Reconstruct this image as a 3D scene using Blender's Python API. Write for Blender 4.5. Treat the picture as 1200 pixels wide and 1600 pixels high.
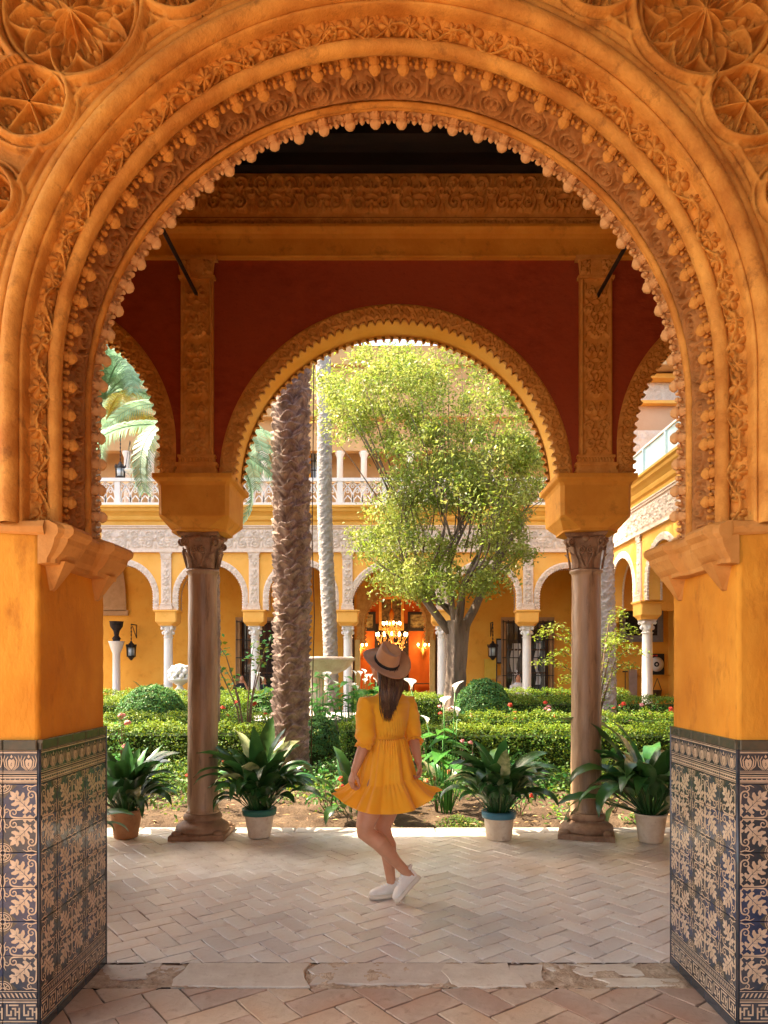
import bpy, bmesh, math, random
import numpy as np
from mathutils import Vector, Matrix, Euler
random.seed(7); RNG = np.random.default_rng(7)
PI = math.pi
S = bpy.context.scene
for o in list(bpy.data.objects): bpy.data.objects.remove(o)

# ------------------------------------------------------------------ camera, sky, sun, exposure
CAMZ = 1.55; FPX = 1109.0
cam = bpy.data.objects.new('camera', bpy.data.cameras.new('camera'))
S.collection.objects.link(cam); S.camera = cam
cam.location = (0, 0, CAMZ); cam.rotation_euler = (PI/2, 0, 0)
cam.data.sensor_width = 36; cam.data.lens = FPX/1600*36
cam.data.shift_y = 240/1600; cam.data.shift_x = -7/1600
cam.data.clip_start = 0.05; cam.data.clip_end = 600
S.render.resolution_x = 768; S.render.resolution_y = 1024

SUN_EL = math.radians(54)
SUN_DIR = Vector((-0.86, 0.16, 0)).normalized()          # horizontal direction towards the sun
SUN_DIR = Vector((SUN_DIR.x*math.cos(SUN_EL), SUN_DIR.y*math.cos(SUN_EL), math.sin(SUN_EL)))
world = bpy.data.worlds.new('World'); S.world = world; world.use_nodes = True
wn = world.node_tree.nodes; wl = world.node_tree.links
sky = wn.new('ShaderNodeTexSky'); sky.sky_type = 'NISHITA'; sky.sun_disc = False
sky.sun_elevation = SUN_EL; sky.sun_rotation = math.atan2(SUN_DIR.x, SUN_DIR.y)
sky.dust_density = 3.0; sky.ozone_density = 0.6; sky.air_density = 0.8
bg = wn['Background']; bg.inputs['Strength'].default_value = 0.15
wl.new(sky.outputs[0], bg.inputs[0])
sl = bpy.data.lights.new('sun', 'SUN'); sl.energy = 3.0; sl.angle = math.radians(0.5); sl.color = (1.0, 0.93, 0.82)
sun = bpy.data.objects.new('sun', sl); S.collection.objects.link(sun)
sun.rotation_euler = SUN_DIR.to_track_quat('Z', 'Y').to_euler(); sun.location = (-10, 5, 20)
S.view_settings.view_transform = 'Standard'; S.view_settings.look = 'None'
S.view_settings.exposure = 2.5; S.view_settings.use_white_balance = True; S.view_settings.white_balance_temperature = 8000; S.view_settings.white_balance_tint = 10; S.view_settings.gamma = 1; S.view_settings.use_curve_mapping = False
S.render.engine = 'CYCLES'
S.cycles.max_bounces = 8; S.cycles.diffuse_bounces = 5; S.cycles.transparent_max_bounces = 8

# ------------------------------------------------------------------ helpers
def link(o, parent=None):
    S.collection.objects.link(o)
    if parent is not None: o.parent = parent
    return o

def fast_mesh(name, V, F, smooth=True, mi=None):
    """V (n,3) array, F list of index arrays (k,3) or (k,4) arrays"""
    me = bpy.data.meshes.new(name)
    if not isinstance(F, (list, tuple)): F = [F]
    F = [np.asarray(f, dtype=np.int32) for f in F if len(f)]
    V = np.asarray(V, dtype=np.float32)
    me.vertices.add(len(V)); me.vertices.foreach_set('co', V.ravel())
    tot = sum(f.size for f in F); npoly = sum(len(f) for f in F)
    me.loops.add(tot); me.polygons.add(npoly)
    me.loops.foreach_set('vertex_index', np.concatenate([f.ravel() for f in F]))
    st = []; s = 0
    for f in F:
        k = f.shape[1]; st.append(s + np.arange(len(f))*k); s += f.size
    me.polygons.foreach_set('loop_start', np.concatenate(st).astype(np.int32))
    if smooth: me.polygons.foreach_set('use_smooth', np.ones(npoly, dtype=bool))
    if mi is not None: me.polygons.foreach_set('material_index', np.asarray(mi, dtype=np.int32))
    me.update(calc_edges=True); return me

class MB:
    def __init__(self): self.V = []; self.F = []; self.M = []; self.SM = []; self.n = 0
    def add(self, V, F, m=0, M=None, smooth=True):
        V = np.asarray(V, dtype=float).reshape(-1, 3)
        if M is not None:
            A = np.array(M); V = V @ A[:3, :3].T + A[:3, 3]
        self.V.append(V)
        for f in F: self.F.append([i + self.n for i in f])
        self.M += [m]*len(F); self.SM += [smooth]*len(F); self.n += len(V); return self
    def box(self, c, s, m=0, M=None):
        x, y, z = [a/2 for a in s]
        V = [(c[0]+i*x, c[1]+j*y, c[2]+k*z) for i in (-1, 1) for j in (-1, 1) for k in (-1, 1)]
        return self.add(V, [(0,1,3,2),(4,6,7,5),(0,4,5,1),(2,3,7,6),(0,2,6,4),(1,5,7,3)], m, M, False)
    def cbox(self, c, s, b=.006, m=0, M=None):
        """box with chamfered top edge (top +z)"""
        x, y, z = [a/2 for a in s]; V = []
        for (xx, yy, zz) in ((x, y, -z), (x, y, z-b), (x-b, y-b, z)):
            V += [(c[0]-xx, c[1]-yy, c[2]+zz), (c[0]+xx, c[1]-yy, c[2]+zz), (c[0]+xx, c[1]+yy, c[2]+zz), (c[0]-xx, c[1]+yy, c[2]+zz)]
        F = [(8,9,10,11), (3,2,1,0)]
        for r in (0, 4):
            for i in range(4): F.append((r+i, r+(i+1) % 4, r+4+(i+1) % 4, r+4+i))
        return self.add(V, F, m, M, False)
    def lathe(self, prof, n=24, c=(0, 0, 0), m=0, M=None, sq=None):
        V = []; F = []
        for r, z in prof:
            for i in range(n):
                a = 2*PI*i/n; V.append((c[0]+r*math.cos(a), c[1]+r*math.sin(a), c[2]+z))
        for j in range(len(prof)-1):
            for i in range(n):
                F.append((j*n+i, j*n+(i+1) % n, (j+1)*n+(i+1) % n, (j+1)*n+i))
        if prof[0][0] > 1e-4: F.append(tuple(range(n))[::-1])
        if prof[-1][0] > 1e-4: F.append(tuple((len(prof)-1)*n+i for i in range(n)))
        return self.add(V, F, m, M)
    def tube(self, pts, rad, n=8, m=0, M=None, cap=True, squash=None):
        pts = [Vector(p) for p in pts]; k = len(pts)
        if not hasattr(rad, '__len__'): rad = [rad]*k
        V = []; F = []; prev = None
        for i, p in enumerate(pts):
            t = (pts[min(i+1, k-1)] - pts[max(i-1, 0)])
            if t.length < 1e-9: t = Vector((0, 0, 1))
            t.normalize()
            if prev is None:
                a = Vector((0, 0, 1)) if abs(t.z) < .9 else Vector((1, 0, 0))
                s = t.cross(a).normalized()
            else:
                s = prev - t*prev.dot(t)
                s = s.normalized() if s.length > 1e-6 else t.orthogonal().normalized()
            prev = s; b = t.cross(s)
            for j in range(n):
                a = 2*PI*j/n
                q = p + s*(math.cos(a)*rad[i]) + b*(math.sin(a)*rad[i]*(squash or 1))
                V.append(tuple(q))
        for i in range(k-1):
            for j in range(n):
                F.append((i*n+j, i*n+(j+1) % n, (i+1)*n+(j+1) % n, (i+1)*n+j))
        if cap: F.append(tuple(range(n))[::-1]); F.append(tuple((k-1)*n+j for j in range(n)))
        return self.add(V, F, m, M)
    def loft(self, rings, m=0, M=None, cap=True, n=20):
        """rings: (centre, side vector, other vector)"""
        V = []; F = []
        for c, s, b in rings:
            c = Vector(c); s = Vector(s); b = Vector(b)
            for j in range(n):
                a = 2*PI*j/n; V.append(tuple(c + s*math.cos(a) + b*math.sin(a)))
        for i in range(len(rings)-1):
            for j in range(n): F.append((i*n+j, i*n+(j+1) % n, (i+1)*n+(j+1) % n, (i+1)*n+j))
        if cap: F.append(tuple(range(n))[::-1]); F.append(tuple((len(rings)-1)*n+j for j in range(n)))
        return self.add(V, F, m, M)
    def ell(self, c, r, n=12, m=0, M=None):
        prof = [(math.sin(PI*i/n*1.0)+1e-5, -math.cos(PI*i/n)) for i in range(n+1)]
        V = []; F = []; k = n+4
        for a, z in prof:
            for i in range(k):
                t = 2*PI*i/k; V.append((c[0]+r[0]*a*math.cos(t), c[1]+r[1]*a*math.sin(t), c[2]+r[2]*z))
        for j in range(n):
            for i in range(k): F.append((j*k+i, j*k+(i+1) % k, (j+1)*k+(i+1) % k, (j+1)*k+i))
        return self.add(V, F, m, M)
    def grid(self, P, m=0, M=None, wrap=False, smooth=True):
        P = np.asarray(P, dtype=float); a, b = P.shape[:2]; F = []
        bb = b if wrap else b-1
        for i in range(a-1):
            for j in range(bb): F.append((i*b+j, i*b+(j+1) % b, (i+1)*b+(j+1) % b, (i+1)*b+j))
        return self.add(P.reshape(-1, 3), F, m, M, smooth)
    def poly(self, pts2, z, m=0, M=None, thick=None):
        """flat polygon in xy at height z, optional side walls down by thick"""
        n = len(pts2); V = [(x, y, z) for x, y in pts2]; F = [tuple(range(n))]
        if thick:
            V += [(x, y, z-thick) for x, y in pts2]
            F += [(i, i+n, (i+1) % n+n, (i+1) % n) for i in range(n)]
        return self.add(V, F, m, M, False)
    def strip(self, pts2, w, z, m=0, M=None):
        """flat ribbon along 2-D polyline"""
        n = len(pts2); V = []
        if not hasattr(w, '__len__'): w = [w]*n
        for i in range(n):
            a = pts2[max(i-1, 0)]; b = pts2[min(i+1, n-1)]
            dx, dy = b[0]-a[0], b[1]-a[1]; l = math.hypot(dx, dy) or 1
            nx, ny = -dy/l*w[i]/2, dx/l*w[i]/2; x, y = pts2[i]
            V += [(x+nx, y+ny, z), (x-nx, y-ny, z)]
        return self.add(V, [(2*i, 2*i+1, 2*i+3, 2*i+2) for i in range(n-1)], m, M, False)
    def mesh(self, name):
        me = bpy.data.meshes.new(name)
        V = np.concatenate(self.V) if self.V else np.zeros((0, 3))
        me.from_pydata(V.tolist(), [], self.F)
        me.polygons.foreach_set('material_index', self.M); me.polygons.foreach_set('use_smooth', self.SM)
        me.update(); return me
    def build(self, name, mats, parent=None, **kw):
        return obj(name, self.mesh(name), mats, parent, **kw)

def obj(name, me, mats, parent=None, kind=None, label=None, cat=None, group=None, loc=None, rot=None):
    if not isinstance(mats, (list, tuple)): mats = [mats]
    if mats and len(me.materials) == 0:
        for m in mats: me.materials.append(m)
    o = link(bpy.data.objects.new(name, me), parent)
    if loc is not None: o.location = loc
    if rot is not None: o.rotation_euler = rot
    if kind: o['kind'] = kind
    if label: o['label'] = label
    if cat: o['category'] = cat
    if group: o['group'] = group
    return o

def thing(name, label, cat, loc=(0, 0, 0), rz=0, group=None):
    o = link(bpy.data.objects.new(name, None)); o.location = loc; o.rotation_euler = (0, 0, rz)
    o.empty_display_size = .1; o['label'] = label; o['category'] = cat
    if group: o['group'] = group
    return o

def dup(root, loc, rz=0, label=None, scale=None):
    r = root.copy(); link(r); r.location = loc; r.rotation_euler = (0, 0, rz)
    if scale: r.scale = (scale,)*3 if not hasattr(scale, '__len__') else scale
    if label: r['label'] = label
    for ch in list(root.children):
        c = ch.copy(); link(c, r)
        for g in list(ch.children):
            d = g.copy(); link(d, c)
    return r

def frame(o, x, y, z=None):
    """matrix with columns x,y,z and origin o"""
    x = Vector(x); y = Vector(y); z = Vector(z) if z is not None else x.cross(y)
    return Matrix(((x.x, y.x, z.x, o[0]), (x.y, y.y, z.y, o[1]), (x.z, y.z, z.z, o[2]), (0, 0, 0, 1)))

def at(px, py, y):
    """point at depth y that the photograph shows at pixel (px, py)"""
    return Vector(((px-607)*y/FPX, y, CAMZ + (1040-py)*y/FPX))

# ------------------------------------------------------------------ materials
def new_mat(name):
    m = bpy.data.materials.new(name); m.use_nodes = True
    nt = m.node_tree; return m, nt, nt.nodes, nt.links, nt.nodes['Principled BSDF']

def mat(name, c1, c2=None, scale=4., rough=.85, bump=.3, bscale=60., spec=.3, metal=0., dist=.01,
        dark=None, dark_amt=.0, stretch=None, rnd=0., fine=.0, coat=0., leaf=0., isl=0., sheen=0., big=None, bigscale=1.2):
    m, nt, N, L, P = new_mat(name)
    tc = N.new('ShaderNodeTexCoord'); src = tc.outputs['Object']
    if stretch:
        mp = N.new('ShaderNodeMapping'); mp.inputs['Scale'].default_value = stretch; L.new(src, mp.inputs[0]); srcS = mp.outputs[0]
    else: srcS = src
    c2 = c2 or c1
    n1 = N.new('ShaderNodeTexNoise'); n1.inputs['Scale'].default_value = scale; n1.inputs['Detail'].default_value = 7; n1.inputs['Roughness'].default_value = .62
    L.new(srcS, n1.inputs['Vector'])
    r1 = N.new('ShaderNodeValToRGB'); r1.color_ramp.elements[0].position = .36; r1.color_ramp.elements[1].position = .66
    r1.color_ramp.elements[0].color = (*c1, 1); r1.color_ramp.elements[1].color = (*c2, 1)
    L.new(n1.outputs[0], r1.inputs[0]); colr = r1.outputs[0]
    def mix(a, b, fac, mode='MIX'):
        x = N.new('ShaderNodeMix'); x.data_type = 'RGBA'; x.blend_type = mode
        if hasattr(fac, 'is_linked'): L.new(fac, x.inputs[0])
        else: x.inputs[0].default_value = fac
        for v, i in ((a, 6), (b, 7)):
            if hasattr(v, 'is_linked'): L.new(v, x.inputs[i])
            else: x.inputs[i].default_value = (*v, 1)
        return x.outputs[2]
    if big:
        nb = N.new('ShaderNodeTexNoise'); nb.inputs['Scale'].default_value = bigscale; nb.inputs['Detail'].default_value = 4
        L.new(src, nb.inputs['Vector']); rb = N.new('ShaderNodeMapRange'); rb.inputs[1].default_value = .42; rb.inputs[2].default_value = .62
        L.new(nb.outputs[0], rb.inputs[0]); colr = mix(colr, big, rb.outputs[0])
    if dark:
        n2 = N.new('ShaderNodeTexNoise'); n2.inputs['Scale'].default_value = scale*2.7; n2.inputs['Detail'].default_value = 9; n2.inputs['Roughness'].default_value = .7
        L.new(srcS, n2.inputs['Vector']); r2 = N.new('ShaderNodeMapRange'); r2.inputs[1].default_value = .55; r2.inputs[2].default_value = .75; r2.inputs[4].default_value = dark_amt
        L.new(n2.outputs[0], r2.inputs[0]); colr = mix(colr, dark, r2.outputs[0])
    if rnd or isl:
        if isl:
            g = N.new('ShaderNodeNewGeometry'); so = g.outputs['Random Per Island']; amt = isl
        else:
            g = N.new('ShaderNodeObjectInfo'); so = g.outputs['Random']; amt = rnd
        mr = N.new('ShaderNodeMapRange'); mr.inputs[3].default_value = 1-amt; mr.inputs[4].default_value = 1+amt
        L.new(so, mr.inputs[0]); hv = N.new('ShaderNodeHueSaturation'); L.new(mr.outputs[0], hv.inputs['Value']); L.new(colr, hv.inputs['Color'])
        mh = N.new('ShaderNodeMapRange'); mh.inputs[3].default_value = .5-.03*amt*2; mh.inputs[4].default_value = .5+.03*amt*2
        L.new(so, mh.inputs[0]); L.new(mh.outputs[0], hv.inputs['Hue']); colr = hv.outputs[0]
    L.new(colr, P.inputs['Base Color'])
    P.inputs['Roughness'].default_value = rough; P.inputs['Metallic'].default_value = metal
    P.inputs['Specular IOR Level'].default_value = spec
    if coat: P.inputs['Coat Weight'].default_value = coat; P.inputs['Coat Roughness'].default_value = .12
    if sheen: P.inputs['Sheen Weight'].default_value = sheen
    if bump:
        nb = N.new('ShaderNodeTexNoise'); nb.inputs['Scale'].default_value = bscale; nb.inputs['Detail'].default_value = 6; nb.inputs['Roughness'].default_value = .6
        L.new(srcS, nb.inputs['Vector'])
        b = N.new('ShaderNodeBump'); b.inputs['Strength'].default_value = bump; b.inputs['Distance'].default_value = dist
        L.new(nb.outputs[0], b.inputs['Height']); L.new(b.outputs[0], P.inputs['Normal'])
    if leaf:
        tr = N.new('ShaderNodeBsdfTranslucent'); L.new(colr, tr.inputs[0])
        hs = N.new('ShaderNodeHueSaturation'); hs.inputs['Value'].default_value = 1.5; hs.inputs['Hue'].default_value = .485; L.new(colr, hs.inputs['Color']); L.new(hs.outputs[0], tr.inputs[0])
        ms = N.new('ShaderNodeMixShader'); ms.inputs[0].default_value = leaf
        L.new(P.outputs[0], ms.inputs[1]); L.new(tr.outputs[0], ms.inputs[2]); L.new(ms.outputs[0], N['Material Output'].inputs[0])
    return m

def emit(name, c, s):
    m, nt, N, L, P = new_mat(name); P.inputs['Base Color'].default_value = (*c, 1)
    P.inputs['Emission Color'].default_value = (*c, 1); P.inputs['Emission Strength'].default_value = s; return m

M = {}
M['stucco'] = mat('carved_stucco', (.50,.175,.030), (.82,.38,.085), 4, .75, .8, 55, dark=(.22,.065,.012), dark_amt=.95, dist=.008)
M['stucco_pale'] = mat('pale_stucco', (.70,.36,.14), (.78,.45,.20), 9, .8, .4, 120, dark=(.4,.2,.07), dark_amt=.5, dist=.003)
M['stucco_dark'] = mat('dark_stucco', (.36,.14,.04), (.55,.24,.075), 7, .8, .5, 90, dark=(.10,.045,.02), dark_amt=.7, dist=.004)  # darker stucco for the soffit band and the cusp backing
M['ochre'] = mat('ochre_plaster', (.68,.25,.025), (.78,.35,.05), 2.2, .85, .45, 26, dark=(.40,.12,.012), dark_amt=.95, dist=.014, stretch=(1,1,.5), big=(.56,.19,.018), bigscale=1.9)
M['ochre_dark'] = mat('ochre_gallery_plaster', (.64,.26,.038), (.76,.36,.065), 2.6, .8, .4, 30, dark=(.26,.09,.015), dark_amt=.6, dist=.01)
M['carve'] = mat('gallery_carving', (.64,.28,.065), (.78,.40,.115), 8, .8, .4, 90, dark=(.2,.075,.02), dark_amt=.5, dist=.004)
M['red'] = mat('red_plaster', (.29,.046,.020), (.40,.070,.028), 7, .9, .6, 18, dark=(.18,.032,.016), dark_amt=.7, dist=.01, stretch=(1,1,1.6), big=(.36,.07,.03), bigscale=.7)
M['stone_col'] = mat('column_marble', (.20,.115,.065), (.50,.32,.20), 5.5, .40, .4, 40, spec=.5, dark=(.085,.045,.03), dark_amt=1., dist=.008, stretch=(1,1,.16))
M['stone_base'] = mat('worn_base_stone', (.22,.12,.07), (.40,.25,.16), 6, .6, .5, 40, dark=(.07,.035,.02), dark_amt=.7, dist=.008)
M['corbel'] = mat('corbel_plaster', (.50,.20,.045), (.68,.32,.09), 4, .7, .4, 40, dark=(.3,.11,.03), dark_amt=.6, dist=.008)
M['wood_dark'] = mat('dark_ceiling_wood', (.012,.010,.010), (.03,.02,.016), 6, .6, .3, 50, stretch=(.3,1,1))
M['iron'] = mat('black_iron', (.012,.012,.014), (.03,.025,.022), 20, .5, .2, 60, spec=.4)
M['paver'] = mat('marble_brick_paver', (.64,.59,.53), (.79,.76,.71), 5, .30, .4, 45, spec=.8, dark=(.36,.24,.17), dark_amt=.6, rnd=.12, dist=.004, big=(.56,.42,.33), bigscale=.8)
M['paver2'] = mat('terracotta_paver', (.40,.28,.20), (.56,.43,.33), 6, .5, .6, 40, spec=.4, dark=(.2,.105,.06), dark_amt=.7, rnd=.16, dist=.005, big=(.42,.24,.15), bigscale=1.3)
M['grout'] = mat('grout', (.16,.11,.08), (.27,.19,.14), 20, .95, .8, 80, dist=.01)
M['slab'] = mat('pale_threshold_slab', (.52,.42,.33), (.62,.53,.43), 6, .5, .5, 50, dark=(.36,.24,.16), dark_amt=.7, dist=.005, rnd=.12)
M['rubble'] = mat('crumbled_mortar', (.36,.24,.15), (.60,.46,.33), 14, .95, .9, 90, dark=(.10,.05,.03), dark_amt=.8, dist=.01)
M['kerb'] = mat('kerb_stone', (.48,.42,.36), (.58,.52,.46), 6, .6, .5, 50, dark=(.3,.24,.18), dark_amt=.5, dist=.005)
M['tile_dark'] = mat('dark_glaze', (.022,.036,.050), (.070,.062,.066), 12, .16, .2, 30, spec=.5, dark=(.11,.07,.045), dark_amt=.6, rnd=.3, dist=.003)
M['tile_olive'] = mat('olive_glaze', (.055,.060,.045), (.10,.075,.05), 16, .18, .2, 30, spec=.5, dist=.003)
M['tile_blue'] = mat('cobalt_glaze', (.018,.032,.070), (.050,.062,.11), 14, .16, .2, 30, spec=.5, dist=.003)
M['tile_cream'] = mat('cream_glaze', (.48,.335,.22), (.62,.45,.315), 18, .2, .2, 40, spec=.5, dark=(.42,.22,.12), dark_amt=.5, dist=.002)
M['tile_dado'] = mat('dado_bedding', (.10,.075,.06), (.2,.14,.1), 18, .8, .4, 60)
M['white_marble'] = mat('white_marble', (.70,.68,.66), (.78,.76,.73), 4, .4, .2, 30, spec=.5, dark=(.5,.46,.42), dark_amt=.5, stretch=(1,1,.4))
M['far_ochre'] = mat('far_yellow_plaster', (.82,.39,.08), (.86,.46,.12), 1.2, .85, .3, 12, dark=(.66,.32,.05), dark_amt=.6, dist=.02)
M['far_in'] = mat('far_gallery_plaster', (.80,.36,.055), (.84,.43,.08), 1.4, .85, .3, 12, dark=(.58,.24,.03), dark_amt=.6, dist=.02)
M['far_carve'] = mat('far_white_stucco', (.70,.55,.44), (.80,.66,.55), 8, .85, .5, 40, dark=(.42,.26,.19), dark_amt=.6, dist=.02)
M['far_corn'] = mat('far_cornice', (.70,.36,.07), (.78,.42,.10), 2, .8, .2, 20)
M['white_stone'] = mat('white_balustrade_stone', (.74,.70,.66), (.82,.78,.74), 3, .8, .3, 30, dark=(.55,.5,.46), dark_amt=.4)
M['beige'] = mat('upper_beige_wall', (.46,.27,.13), (.56,.35,.18), 1, .9, .3, 10, dark=(.5,.3,.17), dark_amt=.5)
M['pinkwall'] = mat('upper_peach_wall', (.55,.32,.19), (.6,.37,.23), 1, .9, .3, 10)
M['brown_stone'] = mat('brown_window_stone', (.40,.22,.10), (.5,.29,.15), 5, .8, .4, 30)
M['glass'] = mat('dark_window_glass', (.02,.02,.025), (.05,.04,.035), 3, .06, 0, 30, spec=.6)
M['skyglass'] = mat('pale_window_glass', (.45,.55,.62), (.55,.64,.70), 3, .1, 0, 30, spec=.6)
M['room'] = mat('red_room_wall', (.42,.10,.025), (.52,.14,.035), 2, .8, .1, 20)
M['wood'] = mat('brown_wood', (.06,.025,.012), (.11,.05,.025), 8, .4, .2, 40, stretch=(1,1,.2))
M['gold'] = mat('gilt', (.70,.42,.12), (.8,.52,.2), 10, .35, .3, 60, metal=.8)
M['post'] = mat('yellow_portal_stone', (.62,.38,.12), (.7,.45,.17), 6, .8, .3, 50)
M['fabric_dark'] = mat('dark_tapestry', (.012,.012,.016), (.05,.035,.03), 9, .9, .2, 30)
M['soft'] = mat('garden_lit_soffit', (.85,.42,.07), (.88,.50,.12), 3, .8, .3, 30, dark=(.7,.34,.05), dark_amt=.5)  # brighter than the ochre: light from the garden put into the colour
M['soil'] = mat('garden_soil', (.075,.045,.027), (.15,.098,.06), 4, .95, .9, 35, dark=(.05,.032,.02), dark_amt=.8, dist=.03)
M['path'] = mat('garden_path', (.36,.29,.22), (.45,.37,.29), 2, .9, .5, 30)
M['bark_palm'] = mat('palm_boots', (.20,.14,.115), (.46,.34,.28), 10, .9, .8, 40, dark=(.045,.025,.02), dark_amt=1., dist=.02, stretch=(1,1,.6))
M['bark_grey'] = mat('grey_palm_bark', (.28,.24,.22), (.46,.41,.38), 7, .9, .8, 30, dark=(.2,.15,.13), dark_amt=.8, dist=.015)
M['bark'] = mat('tree_bark', (.11,.08,.062), (.25,.19,.15), 4, .9, .9, 18, dark=(.06,.04,.03), dark_amt=.8, dist=.03, stretch=(1,1,.25))
M['twig'] = mat('twig_wood', (.13,.08,.05), (.2,.13,.09), 10, .9, .4, 40)
M['leaf_tree'] = mat('tree_leaves', (.13,.21,.028), (.34,.37,.10), 1.6, .42, 0, 10, spec=.45, leaf=.42, isl=.35)
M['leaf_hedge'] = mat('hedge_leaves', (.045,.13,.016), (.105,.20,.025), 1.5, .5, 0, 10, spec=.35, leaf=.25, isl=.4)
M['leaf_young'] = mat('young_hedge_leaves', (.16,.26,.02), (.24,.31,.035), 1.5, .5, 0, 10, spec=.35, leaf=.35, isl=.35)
M['leaf_box'] = mat('topiary_leaves', (.045,.17,.045), (.10,.26,.07), 2.5, .5, 0, 10, spec=.35, leaf=.25, isl=.35)
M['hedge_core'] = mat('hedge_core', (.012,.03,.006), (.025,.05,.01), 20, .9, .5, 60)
M['leaf_asp'] = mat('aspidistra_leaf', (.018,.085,.020), (.050,.155,.035), 5, .30, .12, 30, spec=.5, leaf=.12, rnd=.35, stretch=(1,1,1))
M['leaf_cream'] = mat('variegated_leaf', (.10,.16,.04), (.50,.50,.26), 14, .35, .1, 30, spec=.5, leaf=.15, rnd=.25)
M['leaf_calla'] = mat('calla_leaf', (.035,.19,.035), (.075,.30,.05), 4, .35, .1, 30, spec=.45, leaf=.3, isl=.3)
M['leaf_cover'] = mat('ground_cover_leaf', (.04,.13,.02), (.12,.20,.04), 3, .5, 0, 30, spec=.35, leaf=.25, isl=.45)
M['petal_white'] = mat('white_petal', (.80,.80,.76), (.85,.85,.82), 10, .5, 0, 30, leaf=.3)
M['petal_red'] = mat('red_petal', (.62,.05,.03), (.72,.09,.05), 20, .6, 0, 30, leaf=.2)
M['petal_pink'] = mat('pink_petal', (.75,.28,.28), (.80,.42,.40), 20, .6, 0, 30, leaf=.2)
M['frond'] = mat('palm_frond', (.16,.30,.20), (.26,.42,.30), 2, .45, 0, 30, spec=.4, leaf=.35, isl=.25)
M['frond_y'] = mat('yellow_frond', (.52,.44,.08), (.62,.52,.16), 3, .5, 0, 30, leaf=.4, isl=.25)
M['pot'] = mat('limewashed_pot', (.62,.50,.37), (.74,.64,.52), 9, .8, .5, 50, dark=(.34,.2,.11), dark_amt=.75, dist=.005)
M['pot_terra'] = mat('terracotta_pot', (.36,.17,.08), (.46,.25,.13), 9, .8, .5, 50, dark=(.22,.1,.05), dark_amt=.6, dist=.005)
M['rim_green'] = mat('green_pot_rim', (.02,.12,.09), (.03,.16,.12), 9, .4, .2, 50)
M['rim_blue'] = mat('blue_pot_rim', (.03,.15,.22), (.05,.2,.28), 9, .4, .2, 50)
M['skin'] = mat('skin', (.52,.235,.13), (.60,.29,.17), 9, .5, .1, 200, spec=.4, dist=.001)
M['dress'] = mat('marigold_cotton', (.92,.45,.035), (.93,.50,.055), 6, .8, .3, 250, spec=.2, sheen=.3, dist=.001, leaf=.22)
M['hair'] = mat('brown_hair', (.035,.014,.008), (.17,.070,.030), 30, .38, .3, 300, spec=.5, stretch=(1,1,.06), isl=.5)
M['felt'] = mat('camel_felt', (.42,.20,.09), (.48,.24,.115), 14, .9, .3, 300, dist=.001, sheen=.4)
M['band'] = mat('black_band', (.012,.012,.014), (.02,.02,.02), 30, .6, .1, 100)
M['canvas'] = mat('white_canvas', (.72,.66,.58), (.78,.73,.66), 20, .8, .3, 250, dist=.001)
M['rubber'] = mat('cream_rubber', (.66,.56,.44), (.7,.6,.48), 20, .6, .1, 100)
M['black_cloth'] = mat('black_cloth', (.015,.015,.018), (.03,.03,.035), 9, .9)
M['white_cloth'] = mat('white_cloth', (.72,.72,.72), (.78,.78,.78), 9, .9)
M['blue_cloth'] = mat('washed_denim', (.35,.42,.48), (.42,.5,.56), 9, .9)
M['blue_parapet'] = mat('pale_blue_parapet', (.42,.60,.66), (.56,.72,.76), 2, .35, .1, 20, spec=.5, dark=(.7,.78,.78), dark_amt=.7)  # reflection in the glazing put into the blue-white base colour
M['board_y'] = mat('yellow_board', (.62,.40,.05), (.68,.46,.08), 5, .6, .1, 30)
M['grey'] = mat('grey_panel', (.20,.20,.22), (.26,.25,.26), 6, .6, .1, 30)
M['mauve'] = mat('mauve_board', (.34,.24,.19), (.42,.3,.25), 6, .8, .2, 30)
M['water'] = mat('fountain_water', (.05,.09,.08), (.07,.12,.1), 6, .03, .4, 30, spec=.6)
M['fount'] = mat('fountain_marble', (.72,.54,.42), (.82,.70,.58), 7, .6, .3, 40, dark=(.3,.17,.1), dark_amt=.6)
M['paint1'] = mat('dark_painting', (.02,.018,.012), (.22,.17,.08), 7, .4, 0)
M['paint2'] = mat('landscape_painting', (.05,.035,.02), (.40,.36,.18), 4, .4, 0, stretch=(1,1,2))
M['bulb'] = emit('candle_bulb', (1, .66, .34), 6)
M['crystal'] = mat('crystal', (.80,.45,.18), (.9,.6,.3), 30, .12, 0, spec=.8)

# ------------------------------------------------------------------ ornament as height fields (numpy)
def rib(d, w): return np.sqrt(np.clip(1-(d/w)**2, 0, 1))
def blob(x, y, cx, cy, a, b, rot=0.):
    c, s = math.cos(rot), math.sin(rot); u = (x-cx)*c+(y-cy)*s; v = -(x-cx)*s+(y-cy)*c
    return np.sqrt(np.clip(1-(u/a)**2-(v/b)**2, 0, 1))
def seg(x, y, x0, y0, x1, y1, w):
    dx, dy = x1-x0, y1-y0; t = np.clip(((x-x0)*dx+(y-y0)*dy)/(dx*dx+dy*dy), 0, 1)
    return rib(np.hypot(x-x0-t*dx, y-y0-t*dy), w)
def spiral(x, y, cx, cy, R, turns, hand, w, ph=0.):
    u = x-cx; v = (y-cy)*hand; r = np.hypot(u, v); th = np.arctan2(v, u)-ph
    k = R/(turns*2*PI); best = np.full(r.shape, 9.)
    for j in range(int(turns)+2):
        a = (th % (2*PI))+2*PI*j
        ok = a <= turns*2*PI
        best = np.where(ok, np.minimum(best, np.abs(r-k*a)), best)
    return rib(best, w)
def mx(*a):
    r = a[0]
    for b in a[1:]: r = np.maximum(r, b)
    return r
def fold(u, p): return np.abs(((u/p) % 1)-.5)*p     # 0 at the middle of a period, p/2 at its ends
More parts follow.
